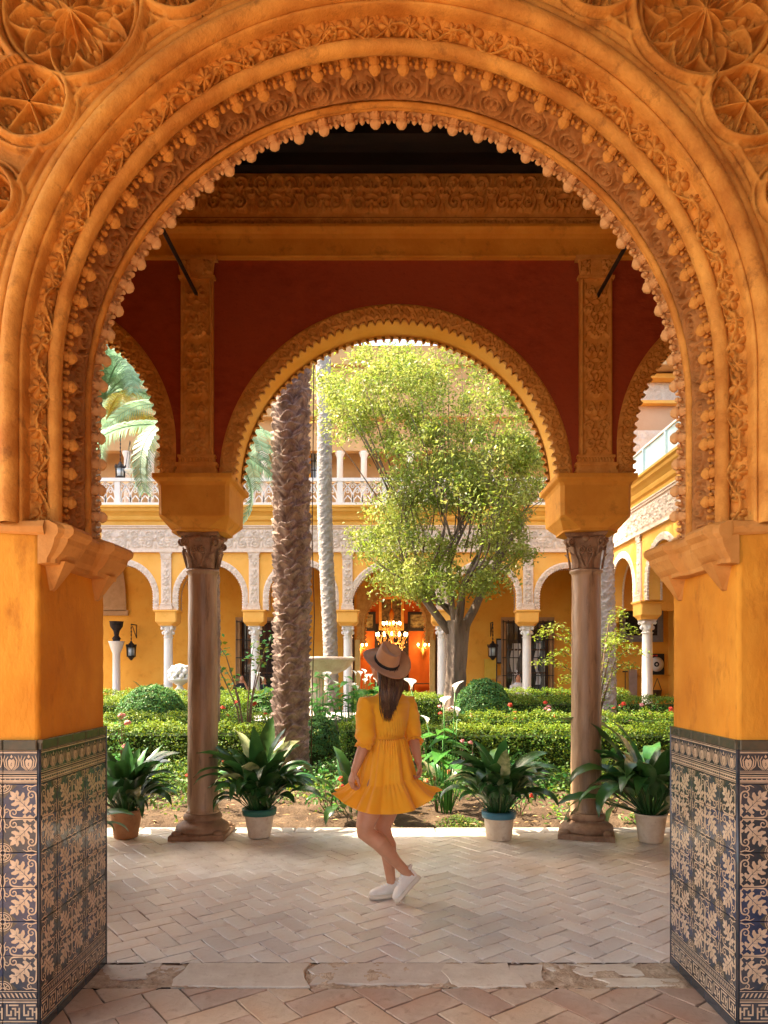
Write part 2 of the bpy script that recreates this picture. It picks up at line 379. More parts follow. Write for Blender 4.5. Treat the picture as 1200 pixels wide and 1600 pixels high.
def vnoise(u, v, k=1., seed=0):
    return (np.sin(u*k*1.7+seed)+np.sin(v*k*2.3+seed*2.1)+np.sin((u+v)*k*3.1+seed*.7)+np.sin((u-1.3*v)*k*4.7+seed))/4

def h_frieze(u, v, H, p=None):
    """dense arabesque with vases; v 0..H"""
    p = p or H*1.25; x = fold(u, p); y = v/H; X = x/H
    h = mx(spiral(X, y, .30, .30, .20, 2., 1, .030, 1.), spiral(X, y, .33, .72, .17, 1.7, -1, .028, 2.),
           spiral(X, y, .52, .52, .12, 1.4, 1, .026, .5),
           blob(X, y, 0, .34, .15, .05)*.9, blob(X, y, 0, .22, .05, .10)*.8, blob(X, y, .0, .47, .19, .035), blob(X, y, .06, .62, .035, .12, -.5)*.9,
           blob(X, y, 0, .68, .03, .14)*.9, blob(X, y, .14, .62, .03, .10, -1.0)*.8, blob(X, y, .14, .16, .03, .09, .9)*.8, blob(X, y, .22, .50, .03, .07, .4)*.8,
           blob(X, y, .44, .16, .028, .09, -.7)*.8, blob(X, y, .46, .86, .03, .08, .8)*.8, blob(X, y, .16, .88, .03, .09, .9)*.8, blob(X, y, .30, .30, .04, .04), blob(X, y, .33, .72, .035, .035),
           blob(X, y, .60, .2, .03, .14)*.8, blob(X, y, .60, .84, .03, .1)*.8)
    h = np.where((np.abs(y-.345) < .04) & (X < .12), h*(.75+.25*np.sign(np.sin(X*190))), h)
    return h
def h_panel(u, v, W, p=None):
    """vertical candelabra panel: u across 0..W, v along"""
    p = p or W*1.9; X = np.abs(u-W/2)/W; y = (v % p)/p*(p/W)
    h = mx(spiral(X, y, .20, .35, .17, 1.7, 1, .03, 1.), spiral(X, y, .22, .95, .17, 1.7, -1, .03, 2.6), spiral(X, y, .20, 1.45, .15, 1.5, 1, .03, .4),
           rib(np.abs(np.hypot(X*1.1, (y-.66))-.20-.05*np.sin(3*np.arctan2(y-.66, X))), .028), blob(X, y, 0, .66, .06, .12), blob(X, y, 0, 1.2, .13, .05), blob(X, y, 0, 1.33, .04, .11), blob(X, y, 0, .1, .05, .14),
           blob(X, y, .12, .08, .03, .1, -.8), blob(X, y, .34, .62, .03, .12, .3)*.8, blob(X, y, .30, 1.2, .03, .12, -.6)*.8, blob(X, y, .1, 1.62, .03, .12, -.6)*.9, blob(X, y, .36, .1, .03, .1, .4)*.8, blob(X, y, .36, 1.68, .03, .1)*.8)
    edge = rib(X-.455, .03)
    return mx(h*(X < .42), edge)
def h_lace(u, v, H):
    """interlaced wave for arch bands"""
    x = u/H; y = v/H
    a = .30*np.sin(x*PI*1.25); h = mx(rib(y-.5-a, .055), rib(y-.5+a, .055)*.85)
    s = fold(u, H*1.6)/H
    h = mx(h, spiral(s, y, .40, .5, .17, 1.3, 1, .045, .5), spiral(s, y, 0.0, .24, .14, 1.2, -1, .045, .5)*.9, blob(s, y, 0, .78, .07, .12), blob(s, y, .75, .2, .06, .11), blob(s, y, .75, .8, .06, .11))
    return h*(y > .07)*(y < .93)
def h_medal(u, v, H, p):
    """band of rosette medallions and leafy knots, v 0..H (soffit scroll band)"""
    x = ((u/p) % 1-.5)*p; y = v-H*.47; r = np.hypot(x, y); th = np.arctan2(y, x); R = H*.37
    h = mx(rib(r-R, R*.13), rib(r-R*(.62+.06*np.cos(8*th)), R*.13)*.85, rib(r, R*.26)*.95)
    e = p/2-np.abs(x); ay = np.abs(y)
    k = mx(blob(e, ay, 0, 0, H*.09, H*.40), blob(e, ay, H*.20, H*.27, H*.07, H*.20, -.75)*.9, blob(e, ay, H*.36, H*.40, H*.05, H*.13, -1.1)*.8)
    h = mx(h, k*(r > R*1.13), rib(v-H*.93, H*.045)*.8, rib(v-H*.045, H*.03)*.6)
    return h
def h_rosette(r, th, R, n, spokes=False):
    """r,th polar arrays; returns height 0..1"""
    a = ((th*n/(2*PI)) % 1-.5)*2*PI/n; x = r*np.cos(a); y = np.abs(r*np.sin(a))
    ring = mx(rib(r-R*.945, R*.065), ((r > R*.9) & (r < R*1.0))*.8)
    if spokes:
        s = mx(rib(y, R*.0), seg(x, y, 0, 0, R*math.cos(PI/n), R*math.sin(PI/n), R*.055)*.9)
        tre = mx(blob(x, y, R*.62, R*.13, R*.13, R*.10, .4), blob(x, y, R*.45, 0, R*.12, R*.07), blob(x, y, R*.78, 0, R*.08, R*.10))*.5
        arc = rib(np.abs(np.hypot(x-R*.70, y))-R*.26, R*.022)*.6
        return mx(ring, s, tre, arc, rib(r, R*.09))
    L = R*.90; t = np.clip(x/L, 0, 1); w = R*math.sin(PI/n)*.62*np.sin(PI*t**1.45)**.75
    d = np.abs(y-w); pet = rib(d, R*.042)*(x < L*1.02)*(x > 0)
    inner = mx(blob(x, y, R*.60, R*.06, R*.08, R*.045, .5), blob(x, y, R*.40, 0, R*.15, R*.030), blob(x, y, R*.74, 0, R*.05, R*.045))*.6*(y < w)
    pet = mx(pet, inner, rib(y-w*.55-R*.008, R*.014)*.35*(t > .35)*(t < .8))
    tri = (y > w)*.0*(r < R*.88)
    return mx(ring, pet*.85, tri, rib(r, R*.11)*.9)

# ------------------------------------------------------------------ arch sweeps
def arch_path(cz, zbot, R, step):
    ns = max(2, int((cz-zbot)/step)); na = max(8, int(PI*R/step))
    if cz-zbot < 1e-3: ns = 0
    D = []; OZ = []; s = []
    for i in range(ns): D.append((-1, 0)); OZ.append(-(cz-zbot)*(1-i/ns)); s.append((cz-zbot)*i/ns)
    for i in range(na+1):
        a = PI-PI*i/na; D.append((math.cos(a), math.sin(a))); OZ.append(0); s.append((cz-zbot)+PI*R*i/na)
    for i in range(ns): D.append((1, 0)); OZ.append(-(cz-zbot)*((i+1)/ns)); s.append((cz-zbot)+PI*R+(cz-zbot)*(i+1)/ns)
    return np.array(D, float), np.array(OZ), np.array(s)

def sweep(prof, cx, cz, zbot, step=.04, hf=None, amp=.0, nrm=None, R=None):
    """grid of points; prof = [(r,y)...]; hf(s,v) height along nrm=(nr,ny) (nr inward)"""
    prof = np.array(prof, float); R = R or prof[:, 0].mean()
    D, OZ, s = arch_path(cz, zbot, R, step)
    r = np.tile(prof[:, 0], (len(s), 1)); y = np.tile(prof[:, 1], (len(s), 1))
    if hf is not None:
        dv = np.concatenate([[0], np.cumsum(np.hypot(*np.diff(prof, axis=0).T))])
        SS, VV = np.meshgrid(s, dv, indexing='ij'); h = hf(SS, VV)*amp
        r = r-h*nrm[0]; y = y+h*nrm[1]
    P = np.stack([cx+D[:, :1]*r, y, cz+D[:, 1:]*r+OZ[:, None]], -1)
    return P
def lin(a, b, n): return [(a[0]+(b[0]-a[0])*i/(n-1), a[1]+(b[1]-a[1])*i/(n-1)) for i in range(n)]
def arcprof(c, r, a0, a1, n): return [(c[0]+r*math.cos(math.radians(a0+(a1-a0)*i/(n-1))), c[1]+r*math.sin(math.radians(a0+(a1-a0)*i/(n-1)))) for i in range(n)]
def gobj(name, P, m, parent, wrap=False, **kw):
    a, b = P.shape[:2]; idx = np.arange(a*b).reshape(a, b)
    F = np.stack([idx[:-1, :-1], idx[:-1, 1:], idx[1:, 1:], idx[1:, :-1]], -1).reshape(-1, 4)
    if wrap: F = np.concatenate([F, np.stack([idx[:-1, -1], idx[:-1, 0], idx[1:, 0], idx[1:, -1]], -1).reshape(-1, 4)])
    return obj(name, fast_mesh(name, P.reshape(-1, 3), F), m, parent, **kw)
def relief(mb_or_name, O, U, Vv, N_, w, h, step, hf, amp, m, parent, skirt=.0, mask=None):
    """flat relief panel: origin O, unit dirs U (width), Vv (height), N_ (out)"""
    nu = max(2, int(w/step)+1); nv = max(2, int(h/step)+1)
    u = np.linspace(0, w, nu); v = np.linspace(0, h, nv); UU, VV = np.meshgrid(u, v, indexing='ij')
    H = hf(UU, VV)*amp
    O, U, Vv, N_ = [np.array(a, float) for a in (O, U, Vv, N_)]
    P = O+UU[..., None]*U+VV[..., None]*Vv+H[..., None]*N_
    a, b = P.shape[:2]; idx = np.arange(a*b).reshape(a, b)
    F = np.stack([idx[:-1, :-1], idx[:-1, 1:], idx[1:, 1:], idx[1:, :-1]], -1).reshape(-1, 4)
    if mask is not None:
        k = mask(UU, VV); kf = (k[:-1, :-1] & k[1:, :-1] & k[:-1, 1:] & k[1:, 1:]).reshape(-1); F = F[kf]
    return obj(mb_or_name, fast_mesh(mb_or_name, P.reshape(-1, 3), F), m, parent)

# ================================================================== THE DOORWAY WALL
Y0 = 3.005; Y1 = 3.697; JX = 1.48; CZ = 2.80; ZS = 2.15; DADO = 1.235
door = thing('doorway_wall', 'near wall with carved lobed arch, orange plaster jambs and patterned tile dado framing the view', 'archway', (0, 0, 0))
# plaster jambs: gently uneven sheets (front, reveal, back) down to the dado
def plaster_sheet(mb, O, U, V_, w, h, nrm, amp=.004, step=.06, flare=0):
    nu = max(3, int(w/step)); nv = max(3, int(h/step)); u = np.linspace(0, w, nu); v = np.linspace(0, h, nv)
    UU, VV = np.meshgrid(u, v, indexing='ij'); O, U, V_, nrm = [np.array(a, float) for a in (O, U, V_, nrm)]
    edge = np.minimum(1, np.minimum(UU, w-UU)/.05)
    H = amp*vnoise(UU*3, VV*3, 2.2, O[0]*3+O[1])*edge
    if flare: H = H+flare*np.clip(1-VV/.05, 0, 1)**1.5
    mb.grid(O+UU[..., None]*U+VV[..., None]*V_+H[..., None]*nrm)
for sx in (-1, 1):
    mb = MB(); B = .018
    zt = 2.60
    plaster_sheet(mb, (sx*(JX+B), Y0, DADO), (sx, 0, 0), (0, 0, 1), 1.6, 2.152-DADO, (0, -1, 0), flare=0)
    plaster_sheet(mb, (sx*JX, Y0+B, DADO), (0, 1, 0), (0, 0, 1), Y1-Y0-2*B, 2.12-DADO, (-sx, 0, 0), flare=0, step=.05)
    # rounded arrises
    for (yc, a0, a1) in ((Y0+B, 180, 270), (Y1-B, 180, 90)):
        P = []
        for i in range(5):
            a = math.radians(a0+(a1-a0)*i/4)
            col = [(sx*(JX+B+(B)*math.cos(a)), yc+B*math.sin(a), DADO+(2.12-DADO)*j/20) for j in range(21)]
            P.append([(x+.0018*math.sin(z*31+j), y, z) for j, (x, y, z) in enumerate(col)])
        P = np.array(P)
        fl = 0
        P[..., 0] -= sx*fl; P[..., 1] += fl*(-1 if yc < 3.3 else 1); mb.grid(P)
    mb.build('jamb_plaster', M['ochre'], door)
# wall mass: front face above the springing, back face, top
def wall_mass(mb, y, r, X, ztop, zs, cz, m=0, n=64):
    """sheet at depth y from arch radius r out to a rectangle"""
    P = []
    pts = [(-r, zs)] + [(r*math.cos(PI-PI*i/n), cz+r*math.sin(PI-PI*i/n)) for i in range(n+1)] + [(r, zs)]
    for x, z in pts:
        if z <= cz+1e-6: ox, oz = (X if x > 0 else -X), z
        else:
            dx, dz = x, z-cz; k = min(X/abs(dx) if abs(dx) > 1e-6 else 9e9, (ztop-cz)/dz); ox, oz = dx*k, cz+dz*k
        P.append([(x, y, z), (ox, y, oz)])
    mb.grid(np.array(P), m=m, smooth=False)
mb = MB()
wall_mass(mb, Y0+.115, 1.60, 6, 6.3, 2.15, CZ)
for (xa, xb, za, zb) in ((2.19, 6, 2.15, 6.3), (-6, -2.19, 2.15, 6.3), (-2.19, 2.19, 4.71, 6.3), (1.89, 2.19, 2.15, 3.01), (-2.19, -1.89, 2.15, 3.01)):
    mb.grid(np.array([[(xa, Y0+.012, za), (xa, Y0+.012, zb)], [(xb, Y0+.012, za), (xb, Y0+.012, zb)]]), smooth=False)
wall_mass(mb, Y1, 1.64, 9, 6.3, ZS, CZ)
for sx in (-1, 1):
    mb.box((sx*1.56, Y1-.09, 2.16), (.17, .17, .08)); mb.grid(np.array([[(sx*1.49, Y1, 0), (sx*1.49, Y1, ZS)], [(sx*9, Y1, 0), (sx*9, Y1, ZS)]]), smooth=False)
    mb.grid(np.array([[(sx*1.70, Y0+.012, 2.15), (sx*1.70, Y0+.012, 2.0)], [(sx*6, Y0+.012, 2.15), (sx*6, Y0+.012, 2.0)]]), smooth=False)
    mb.grid(np.array([[(sx*3, Y0+.014, 0), (sx*3, Y0+.014, 2.2)], [(sx*6, Y0+.014, 0), (sx*6, Y0+.014, 2.2)]]), smooth=False)
mb.grid(np.array([[(-9, Y0+.012, 6.3), (-9, Y1, 6.3)], [(9, Y0+.012, 6.3), (9, Y1, 6.3)]]), smooth=False)
mb.grid(sweep([(1.64, 3.50), (1.64, Y1)], 0, CZ, ZS, .08), smooth=True)
mb.build('wall_mass', M['stucco'], door)

# --- spandrel background with ribs between the rosettes
ROS = [(-1.338, 4.312, .295, 10, False), (-1.508, 3.922, .162, 6, True), (-.885, 4.46, .165, 6, True),
       (-1.69, 3.52, .118, 5, True), (-.42, 4.65, .15, 6, True), (-1.86, 4.00, .165, 6, True), (-1.95, 4.40, .22, 10, False), (-1.87, 3.24, .12, 5, True), (-1.87, 2.93, .12, 5, True), (-1.97, 3.62, .14, 6, True)]
def h_spandrel(x, z):
    h = np.zeros_like(x); r = np.hypot(x, z-CZ)
    for cx, cz, R, n, sp in ROS:
        d = np.hypot(x-cx, z-cz); h = mx(h, rib(d-R*1.06, .020)*.95, rib(d-R*1.06-.034, .010)*.55)
    for k in range(0, 16):            # mandorlas that follow the arch
        a = math.radians(100+k*9.2); cx, cz = 1.80*math.cos(a), CZ+1.80*math.sin(a)
        dist = min(math.hypot(cx-q[0], cz-q[1])/q[2] for q in ROS)
        if dist < 1.25: continue
        u = (x-cx)*math.cos(a)+(z-cz)*math.sin(a); v = np.abs(-(x-cx)*math.sin(a)+(z-cz)*math.cos(a))
        w = .055*np.cos(np.clip(u/.095, -1, 1)*PI/2)
        h = mx(h, rib(np.abs(v-w), .012)*(np.abs(u) < .10)*.8, blob(u, v, .02, 0, .03, .022)*.45)
    h = mx(h, rib(r-1.735, .014)*.6)
    for cx, cz, R, n, sp in ROS: h = np.where(np.hypot(x-cx, z-cz) < R*1.0, -1.6, h)
    return h+.06*vnoise(x, z, 9, 1)
def spandrel(sx):
    st = .0068; u = np.arange(0, 2.2, st); v = np.arange(2.18, 4.72, st); UU, VV = np.meshgrid(u, v, indexing='ij')
    h = h_spandrel(-UU, VV)*.058; P = np.stack([sx*UU, Y0-.004-h, VV], -1)
    a, b = P.shape[:2]; idx = np.arange(a*b).reshape(a, b)
    F = np.stack([idx[:-1, :-1], idx[:-1, 1:], idx[1:, 1:], idx[1:, :-1]], -1).reshape(-1, 4)
    k = (np.hypot(UU, np.maximum(VV-CZ, 0)) > 1.66)
    if True: k &= ~((VV < 3.0) & (UU > 1.9))
    F = F[(k[:-1, :-1] & k[1:, 1:] & k[1:, :-1] & k[:-1, 1:]).reshape(-1)]
    obj('spandrel_tracery', fast_mesh('spandrel_tracery', P.reshape(-1, 3), F), M['stucco'], door)
    for cx, cz, R, n, sp in ROS:
        if sx*cx < -2.2: continue
        nr = int(R/.0052); nt = int(2*PI*R/.0058); rr = np.linspace(0, R*1.01, nr); tt = np.linspace(0, 2*PI, nt, endpoint=False)
        RR, TT = np.meshgrid(rr, tt, indexing='ij'); h = h_rosette(RR, TT+.17, R, n, sp)*.085
        P = np.stack([-sx*(cx+RR*np.cos(TT)), Y0+.054-h, cz+RR*np.sin(TT)], -1)
        k = np.hypot(cx, max(cz-CZ, 0))-R
        if k < 1.66:
            rad = np.hypot(P[..., 0], np.maximum(P[..., 2]-CZ, 0)); P[..., 1] = np.where(rad < 1.70, Y0+.02, P[..., 1])
        gobj('rosette', P, M['stucco'], door, wrap=True)
spandrel(-1); spandrel(1)

# --- mouldings and carved bands of the arch
prof = [(1.715, Y0+.01), (1.712, Y0-.014), (1.70, Y0-.022), (1.688, Y0-.016), (1.683, Y0-.004)]+arcprof((1.618, Y0-.004), .052, 10, -170, 12)[0:12]
prof = [(1.715, Y0+.01), (1.712, Y0-.014), (1.702, Y0-.020), (1.690, Y0-.014), (1.686, Y0+.006), (1.680, Y0-.004), (1.672, Y0-.022), (1.655, Y0-.030), (1.640, Y0-.026), (1.634, Y0-.010), (1.631, Y0+.004)]
for i in range(13):
    a = math.radians(-10+i*200/12); prof.append((1.594+.036*math.cos(a), Y0-.022-.040*math.sin(a)))
prof += [(1.560, Y0+.004), (1.557, Y0-.014), (1.550, Y0-.016), (1.544, Y0-.008), (1.543, Y0+.02), (1.541, Y0+.05)]
gobj('outer_moulding', sweep(prof, 0, CZ, ZS, .03), M['stucco'], door)
# vine band
def h_vine(s, v):
    H = .10; y = v-.05; p = .26
    st = .026*np.sin(s*2*PI/p); h = mx(rib(y-st, .0065), rib(y-st*.4-.02*np.sin(s*2*PI/p*2+1), .004)*.8)
    x = ((s/p) % 1-.5)*p
    h = mx(h, spiral(x, y, .03, -.012, .024, 1.2, 1, .005, 0.), spiral(x, y, -.09, .012, .022, 1.2, -1, .005, 0.), blob(x, y, .0, .03, .008, .008), blob(x, y, .012, .036, .008, .008), blob(x, y, .10, -.036, .009, .009))
    return h+.15*vnoise(s, v, 40, 2)
gobj('vine_frieze', sweep(lin((1.542, Y0+.045), (1.487, Y0+.098), 17), 0, CZ, ZS, .0062, h_vine, .034, (.6, -.8), 1.5), M['stucco'], door)
# oak-like leaves laid on the vine band, one part each
def leaf_relief(L=.11, W=.085, lobes=5):
    nr, nt = 7, 40; V = []; F = []
    for i in range(nr+1):
        q = i/nr
        for j in range(nt):
            t = 2*PI*j/nt; r = .60+.40*abs(math.cos(t*lobes/2))**.7
            x = math.cos(t)*r*q*L/2; y = math.sin(t)*r*q*W/2
            ang = math.atan2(y, x); h = .030*(1-q**2.2)-.012*(abs(math.sin(t*lobes/2))**6)*q*(q < .95)-.010*math.exp(-(y/.006)**2)
            V.append((x, y, h-(.012 if i == nr else 0)))
    for i in range(nr):
        for j in range(nt): F.append((i*nt+j, i*nt+(j+1) % nt, (i+1)*nt+(j+1) % nt, (i+1)*nt+j))
    m_ = MB().add(V, F); m_.tube([(-L*.45, 0, .004), (-L*.62, .01, .0), (-L*.8, .004, -.004)], .006, 6)
    return m_.mesh('leaf')
leaf_me = [leaf_relief(), leaf_relief(.10, .075, 7)]; 
for m_ in leaf_me: m_.materials.append(M['stucco'])
def on_arch(s, r, y, cz=CZ, zs=ZS, R=1.5, cx=0):
    """position, tangent, inward normal on an arch at arc length s"""
    st = cz-zs
    if s < st: return Vector((cx-r, y, zs+s)), Vector((0, 0, 1)), Vector((1, 0, 0))
    if s < st+PI*R:
        a = PI-(s-st)/R; return Vector((cx+r*math.cos(a), y, cz+r*math.sin(a))), Vector((math.sin(a), 0, -math.cos(a))), Vector((-math.cos(a), 0, -math.sin(a)))
    return Vector((cx+r, y, cz-(s-st-PI*R))), Vector((0, 0, -1)), Vector((-1, 0, 0))
TOT = 2*(CZ-ZS)+PI*1.5
n = int(TOT/.092)
for i in range(n):
    s = (i+.5)*TOT/n; p, t, nn = on_arch(s, 1.516, Y0+.068); out = (nn*.6+Vector((0, -.8, 0))).normalized()
    a = random.uniform(-.5, .5)+(.6 if i % 2 else -.6)
    side = out.cross(t).normalized(); x = (t*math.cos(a)+side*math.sin(a)).normalized()
    Mx = frame(p+out*.002, x, out.cross(x), out)
    o = obj('leaf', leaf_me[i % 2], [], door); o.matrix_world = Mx; o.scale = [random.uniform(.85, 1.08)]*3
# inner moulding
prof = [(1.490, Y0+.085)]
for i in range(11):
    a = math.radians(i*180/10-20); prof.append((1.462+.028*math.cos(a), Y0+.100-.028*math.sin(a)))
prof += [(1.434, Y0+.112), (1.438, Y0+.125), (1.475, Y0+.13)]
gobj('inner_moulding', sweep(prof, 0, CZ, ZS, .03), M['stucco'], door)
def cusp(kind):
    p = .128; m_ = MB()
    P = []                                   # ribbed shell, concave, with a three lobed lower lip
    for i in range(17):
        u = -1+2*i/16; col = []
        for j in range(9):
            v = j/8; z = v*(.056+.009*math.cos(u*3*PI)-.010*u*u); y = .004+.040*math.sqrt(max(0, 1-u*u))*math.sin(PI*(.12+.62*v))-.007*abs(math.cos(u*2.5*PI))*math.sin(PI*min(1, v+.15))
            col.append((u*p*.46, y, z))
        col.append((u*p*.46, y+.030, z-.004)); P.append(col)
    m_.grid(np.array(P))
    m_.tube([(-math.cos(PI*i/10)*p*.45, -.008, .040-math.sin(PI*i/10)**.8*.040) for i in range(11)], .0062, 6)
    m_.tube([(-math.cos(PI*i/8)*p*.28, .012, .046-math.sin(PI*i/8)*.026) for i in range(9)], .0045, 5)
    for s in (-1, 1): m_.ell((s*.030, .018, .060), (.010, .012, .010), 6)
    m_.tube([(0, .024, .040), (0, .016, .060)], [.0065, .0115], 6); m_.ell((0, .014, .064), (.0125, .013, .010), 6)
    # broad hexagonal pendant at the joint with the next cusp
    for (z0, z1, w0, w1, d0, d1) in ((.000, .046, .007, .021, .020, .014), (.046, .058, .021, .023, .014, .016), (.058, .063, .017, .017, .012, .012), (.063, .074, .021, .027, .014, .018), (.074, .086, .027, .021, .018, .015), (.086, .096, .021, .009, .015, .010)):
        V = [(p/2+sx*w, .006+sy*d, z) for z, w, d in ((z0, w0, d0), (z1, w1, d1)) for sx, sy in ((-1, -.5), (-.45, -1), (.45, -1), (1, -.5), (1, 1), (-1, 1))]
        m_.add(V, [(i, (i+1) % 6, (i+1) % 6+6, i+6) for i in range(6)]+[(5, 4, 3, 2, 1, 0), (6, 7, 8, 9, 10, 11)], smooth=False)
    for s in (-1, 1): m_.ell((p/2+s*.019, .020, .036), (.008, .012, .012), 5)
    m_.box((p/2, .055, .022), (.026, .08, .045)); m_.box((0, .080, .004), (p, .03, .03))
    return m_.mesh('cusp')
cusp_me = cusp(1); cusp_me.materials.append(M['stucco'])
cusp2_me = cusp_me.copy(); cusp2_me.materials.clear(); cusp2_me.materials.append(M['stucco_pale'])
RC = 1.487
def row_of_cusps(r, y, R, name='cusp', me=None, ylen=1., zs_=1.0, tilt=0.):
    T = 2*(CZ-ZS)+PI*R; n = round(T/.128)
    for i in range(n):
        s = (i+.5)*T/n; p, t, nn = on_arch(s, r, y, R=R)
        o = obj(name, me or cusp_me, [], door); o.matrix_world = frame(p, t, Vector((0, 1, 0)), nn) @ Matrix.Rotation(-tilt, 4, 'X') @ Matrix.Rotation(random.uniform(-.03, .03), 4, 'Y') @ Matrix.Diagonal((T/n/.128, ylen, random.uniform(.94, 1.04)*zs_, 1))
row_of_cusps(1.478, Y0+.112, 1.44, tilt=.75, zs_=1.12)
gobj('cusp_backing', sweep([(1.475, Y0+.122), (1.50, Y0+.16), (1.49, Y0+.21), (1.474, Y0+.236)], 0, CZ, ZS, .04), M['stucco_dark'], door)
# scroll band on the soffit
H_ = .150
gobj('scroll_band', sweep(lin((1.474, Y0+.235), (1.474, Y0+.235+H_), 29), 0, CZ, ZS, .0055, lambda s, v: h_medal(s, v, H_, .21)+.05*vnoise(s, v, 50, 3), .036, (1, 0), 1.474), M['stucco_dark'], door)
# string moulding
prof = [(1.474, Y0+.385), (1.452, Y0+.388)]+arcprof((1.450, Y0+.404), .017, 180+90, 90, 8)[0:0]
for i in range(9):
    a = math.radians(-90+i*180/8); prof.append((1.452-.020*math.cos(a), Y0+.405+.017*math.sin(a)))
prof += [(1.446, Y0+.424), (1.440, Y0+.435), (1.446, Y0+.447), (1.475, Y0+.45)]
gobj('string_moulding', sweep(prof, 0, CZ, ZS, .03), M['stucco'], door)
row_of_cusps(1.478, Y0+.440, 1.42, me=cusp2_me, zs_=1.06, tilt=.30)
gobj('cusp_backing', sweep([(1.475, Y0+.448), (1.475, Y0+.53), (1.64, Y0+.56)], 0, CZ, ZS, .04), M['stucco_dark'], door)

# --- corbels
def corbel(sx):
    root = MB()
    def prof_at(p):   # projection -> list of (proj, z)
        return [(0, 2.165), (p*.55, 2.163), (p*.93, 2.146), (p*1.02, 2.130), (p*1.0, 2.110), (p*.90, 2.096), (p*.84, 2.090), (p*.80, 2.068), (p*.62, 2.028), (p*.46, 2.004), (p*.44, 1.985), (0, 1.980)]
    ys = [(Y0-.012, .085), (Y0+.005, .105), (Y0+.015, .140), (Y0+.19, .145), (Y0+.205, .105), (Y0+.225, .095), (Y0+.40, .095), (Y0+.425, .110), (Y0+.44, .150), (Y1-.02, .158), (Y1-.005, .135), (Y1+.005, .0)]
    P = np.array([[(sx*(JX-a), y, z) for a, z in prof_at(p)] for y, p in ys]); root.grid(P, smooth=False)
    root.add([(sx*(JX-a), Y0-.012, z) for a, z in prof_at(.085)], [tuple(range(12))], smooth=False)
    # the top roll turns the corner and dies into the wall face
    P = np.array([[(sx*(JX-.03+.0*k), Y0-.010, 2.100), (sx*(JX-.03), Y0-.020, 2.110), (sx*(JX-.03), Y0-.028, 2.135), (sx*(JX-.03), Y0-.018, 2.160), (sx*(JX-.03), Y0, 2.166)] for k in (0,)]+[[(sx*(JX+.30), Y0-.002, 2.118), (sx*(JX+.30), Y0-.006, 2.124), (sx*(JX+.30), Y0-.010, 2.138), (sx*(JX+.30), Y0-.006, 2.156), (sx*(JX+.30), Y0+.004, 2.160)]])
    root.grid(P, smooth=False)
    # inverted pyramids under the two blocks
    for y0_, y1_ in ((Y0+.04, Y0+.19), (Y1-.17, Y1-.03)):
        yc = (y0_+y1_)/2
        V = [(sx*(JX+.004), y0_, 2.0), (sx*(JX-.085), y0_+.02, 2.0), (sx*(JX-.085), y1_-.02, 2.0), (sx*(JX+.004), y1_, 2.0),
             (sx*(JX+.004), yc-.022, 1.875), (sx*(JX-.016), yc-.012, 1.885), (sx*(JX-.016), yc+.012, 1.885), (sx*(JX+.004), yc+.022, 1.875)]
        root.add(V, [(0, 1, 5, 4), (1, 2, 6, 5), (2, 3, 7, 6), (4, 5, 6, 7), (0, 1, 2, 3)], smooth=False)
    o = root.build('corbel', M['corbel'], door)
    b = o.modifiers.new('b', 'BEVEL'); b.width = .006; b.segments = 2; b.limit_method = 'ANGLE'
corbel(-1); corbel(1)

# --- tile dado: each glazed tile is a piece
T_ = .145
def acanthus_pts(L, W):
    up = [(0, .02), (.07, .04), (.08, .22), (.15, .33), (.20, .31), (.20, .15), (.26, .11), (.29, .34), (.38, .47), (.43, .44), (.42, .20), (.47, .13), (.52, .36), (.62, .46), (.67, .42), (.63, .20), (.68, .12), (.74, .27), (.83, .30), (.86, .25), (.82, .12), (.90, .10), (1.0, 0)]
    pts = [(x*L, y*W) for x, y in up]; pts += [(x*L, -y*W) for x, y in up[-2::-1]]
    return pts
def rot2(pts, a, o=(0, 0)): c, s = math.cos(a), math.sin(a); return [(o[0]+x*c-y*s, o[1]+x*s+y*c) for x, y in pts]
def spir2(cx, cy, R, a0, turns, hand, n=16, r1=.15): return [(cx+R*(1-(1-r1)*i/(n-1))*math.cos(a0+hand*2*PI*turns*i/(n-1)), cy+R*(1-(1-r1)*i/(n-1))*math.sin(a0+hand*2*PI*turns*i/(n-1))) for i in range(n)]
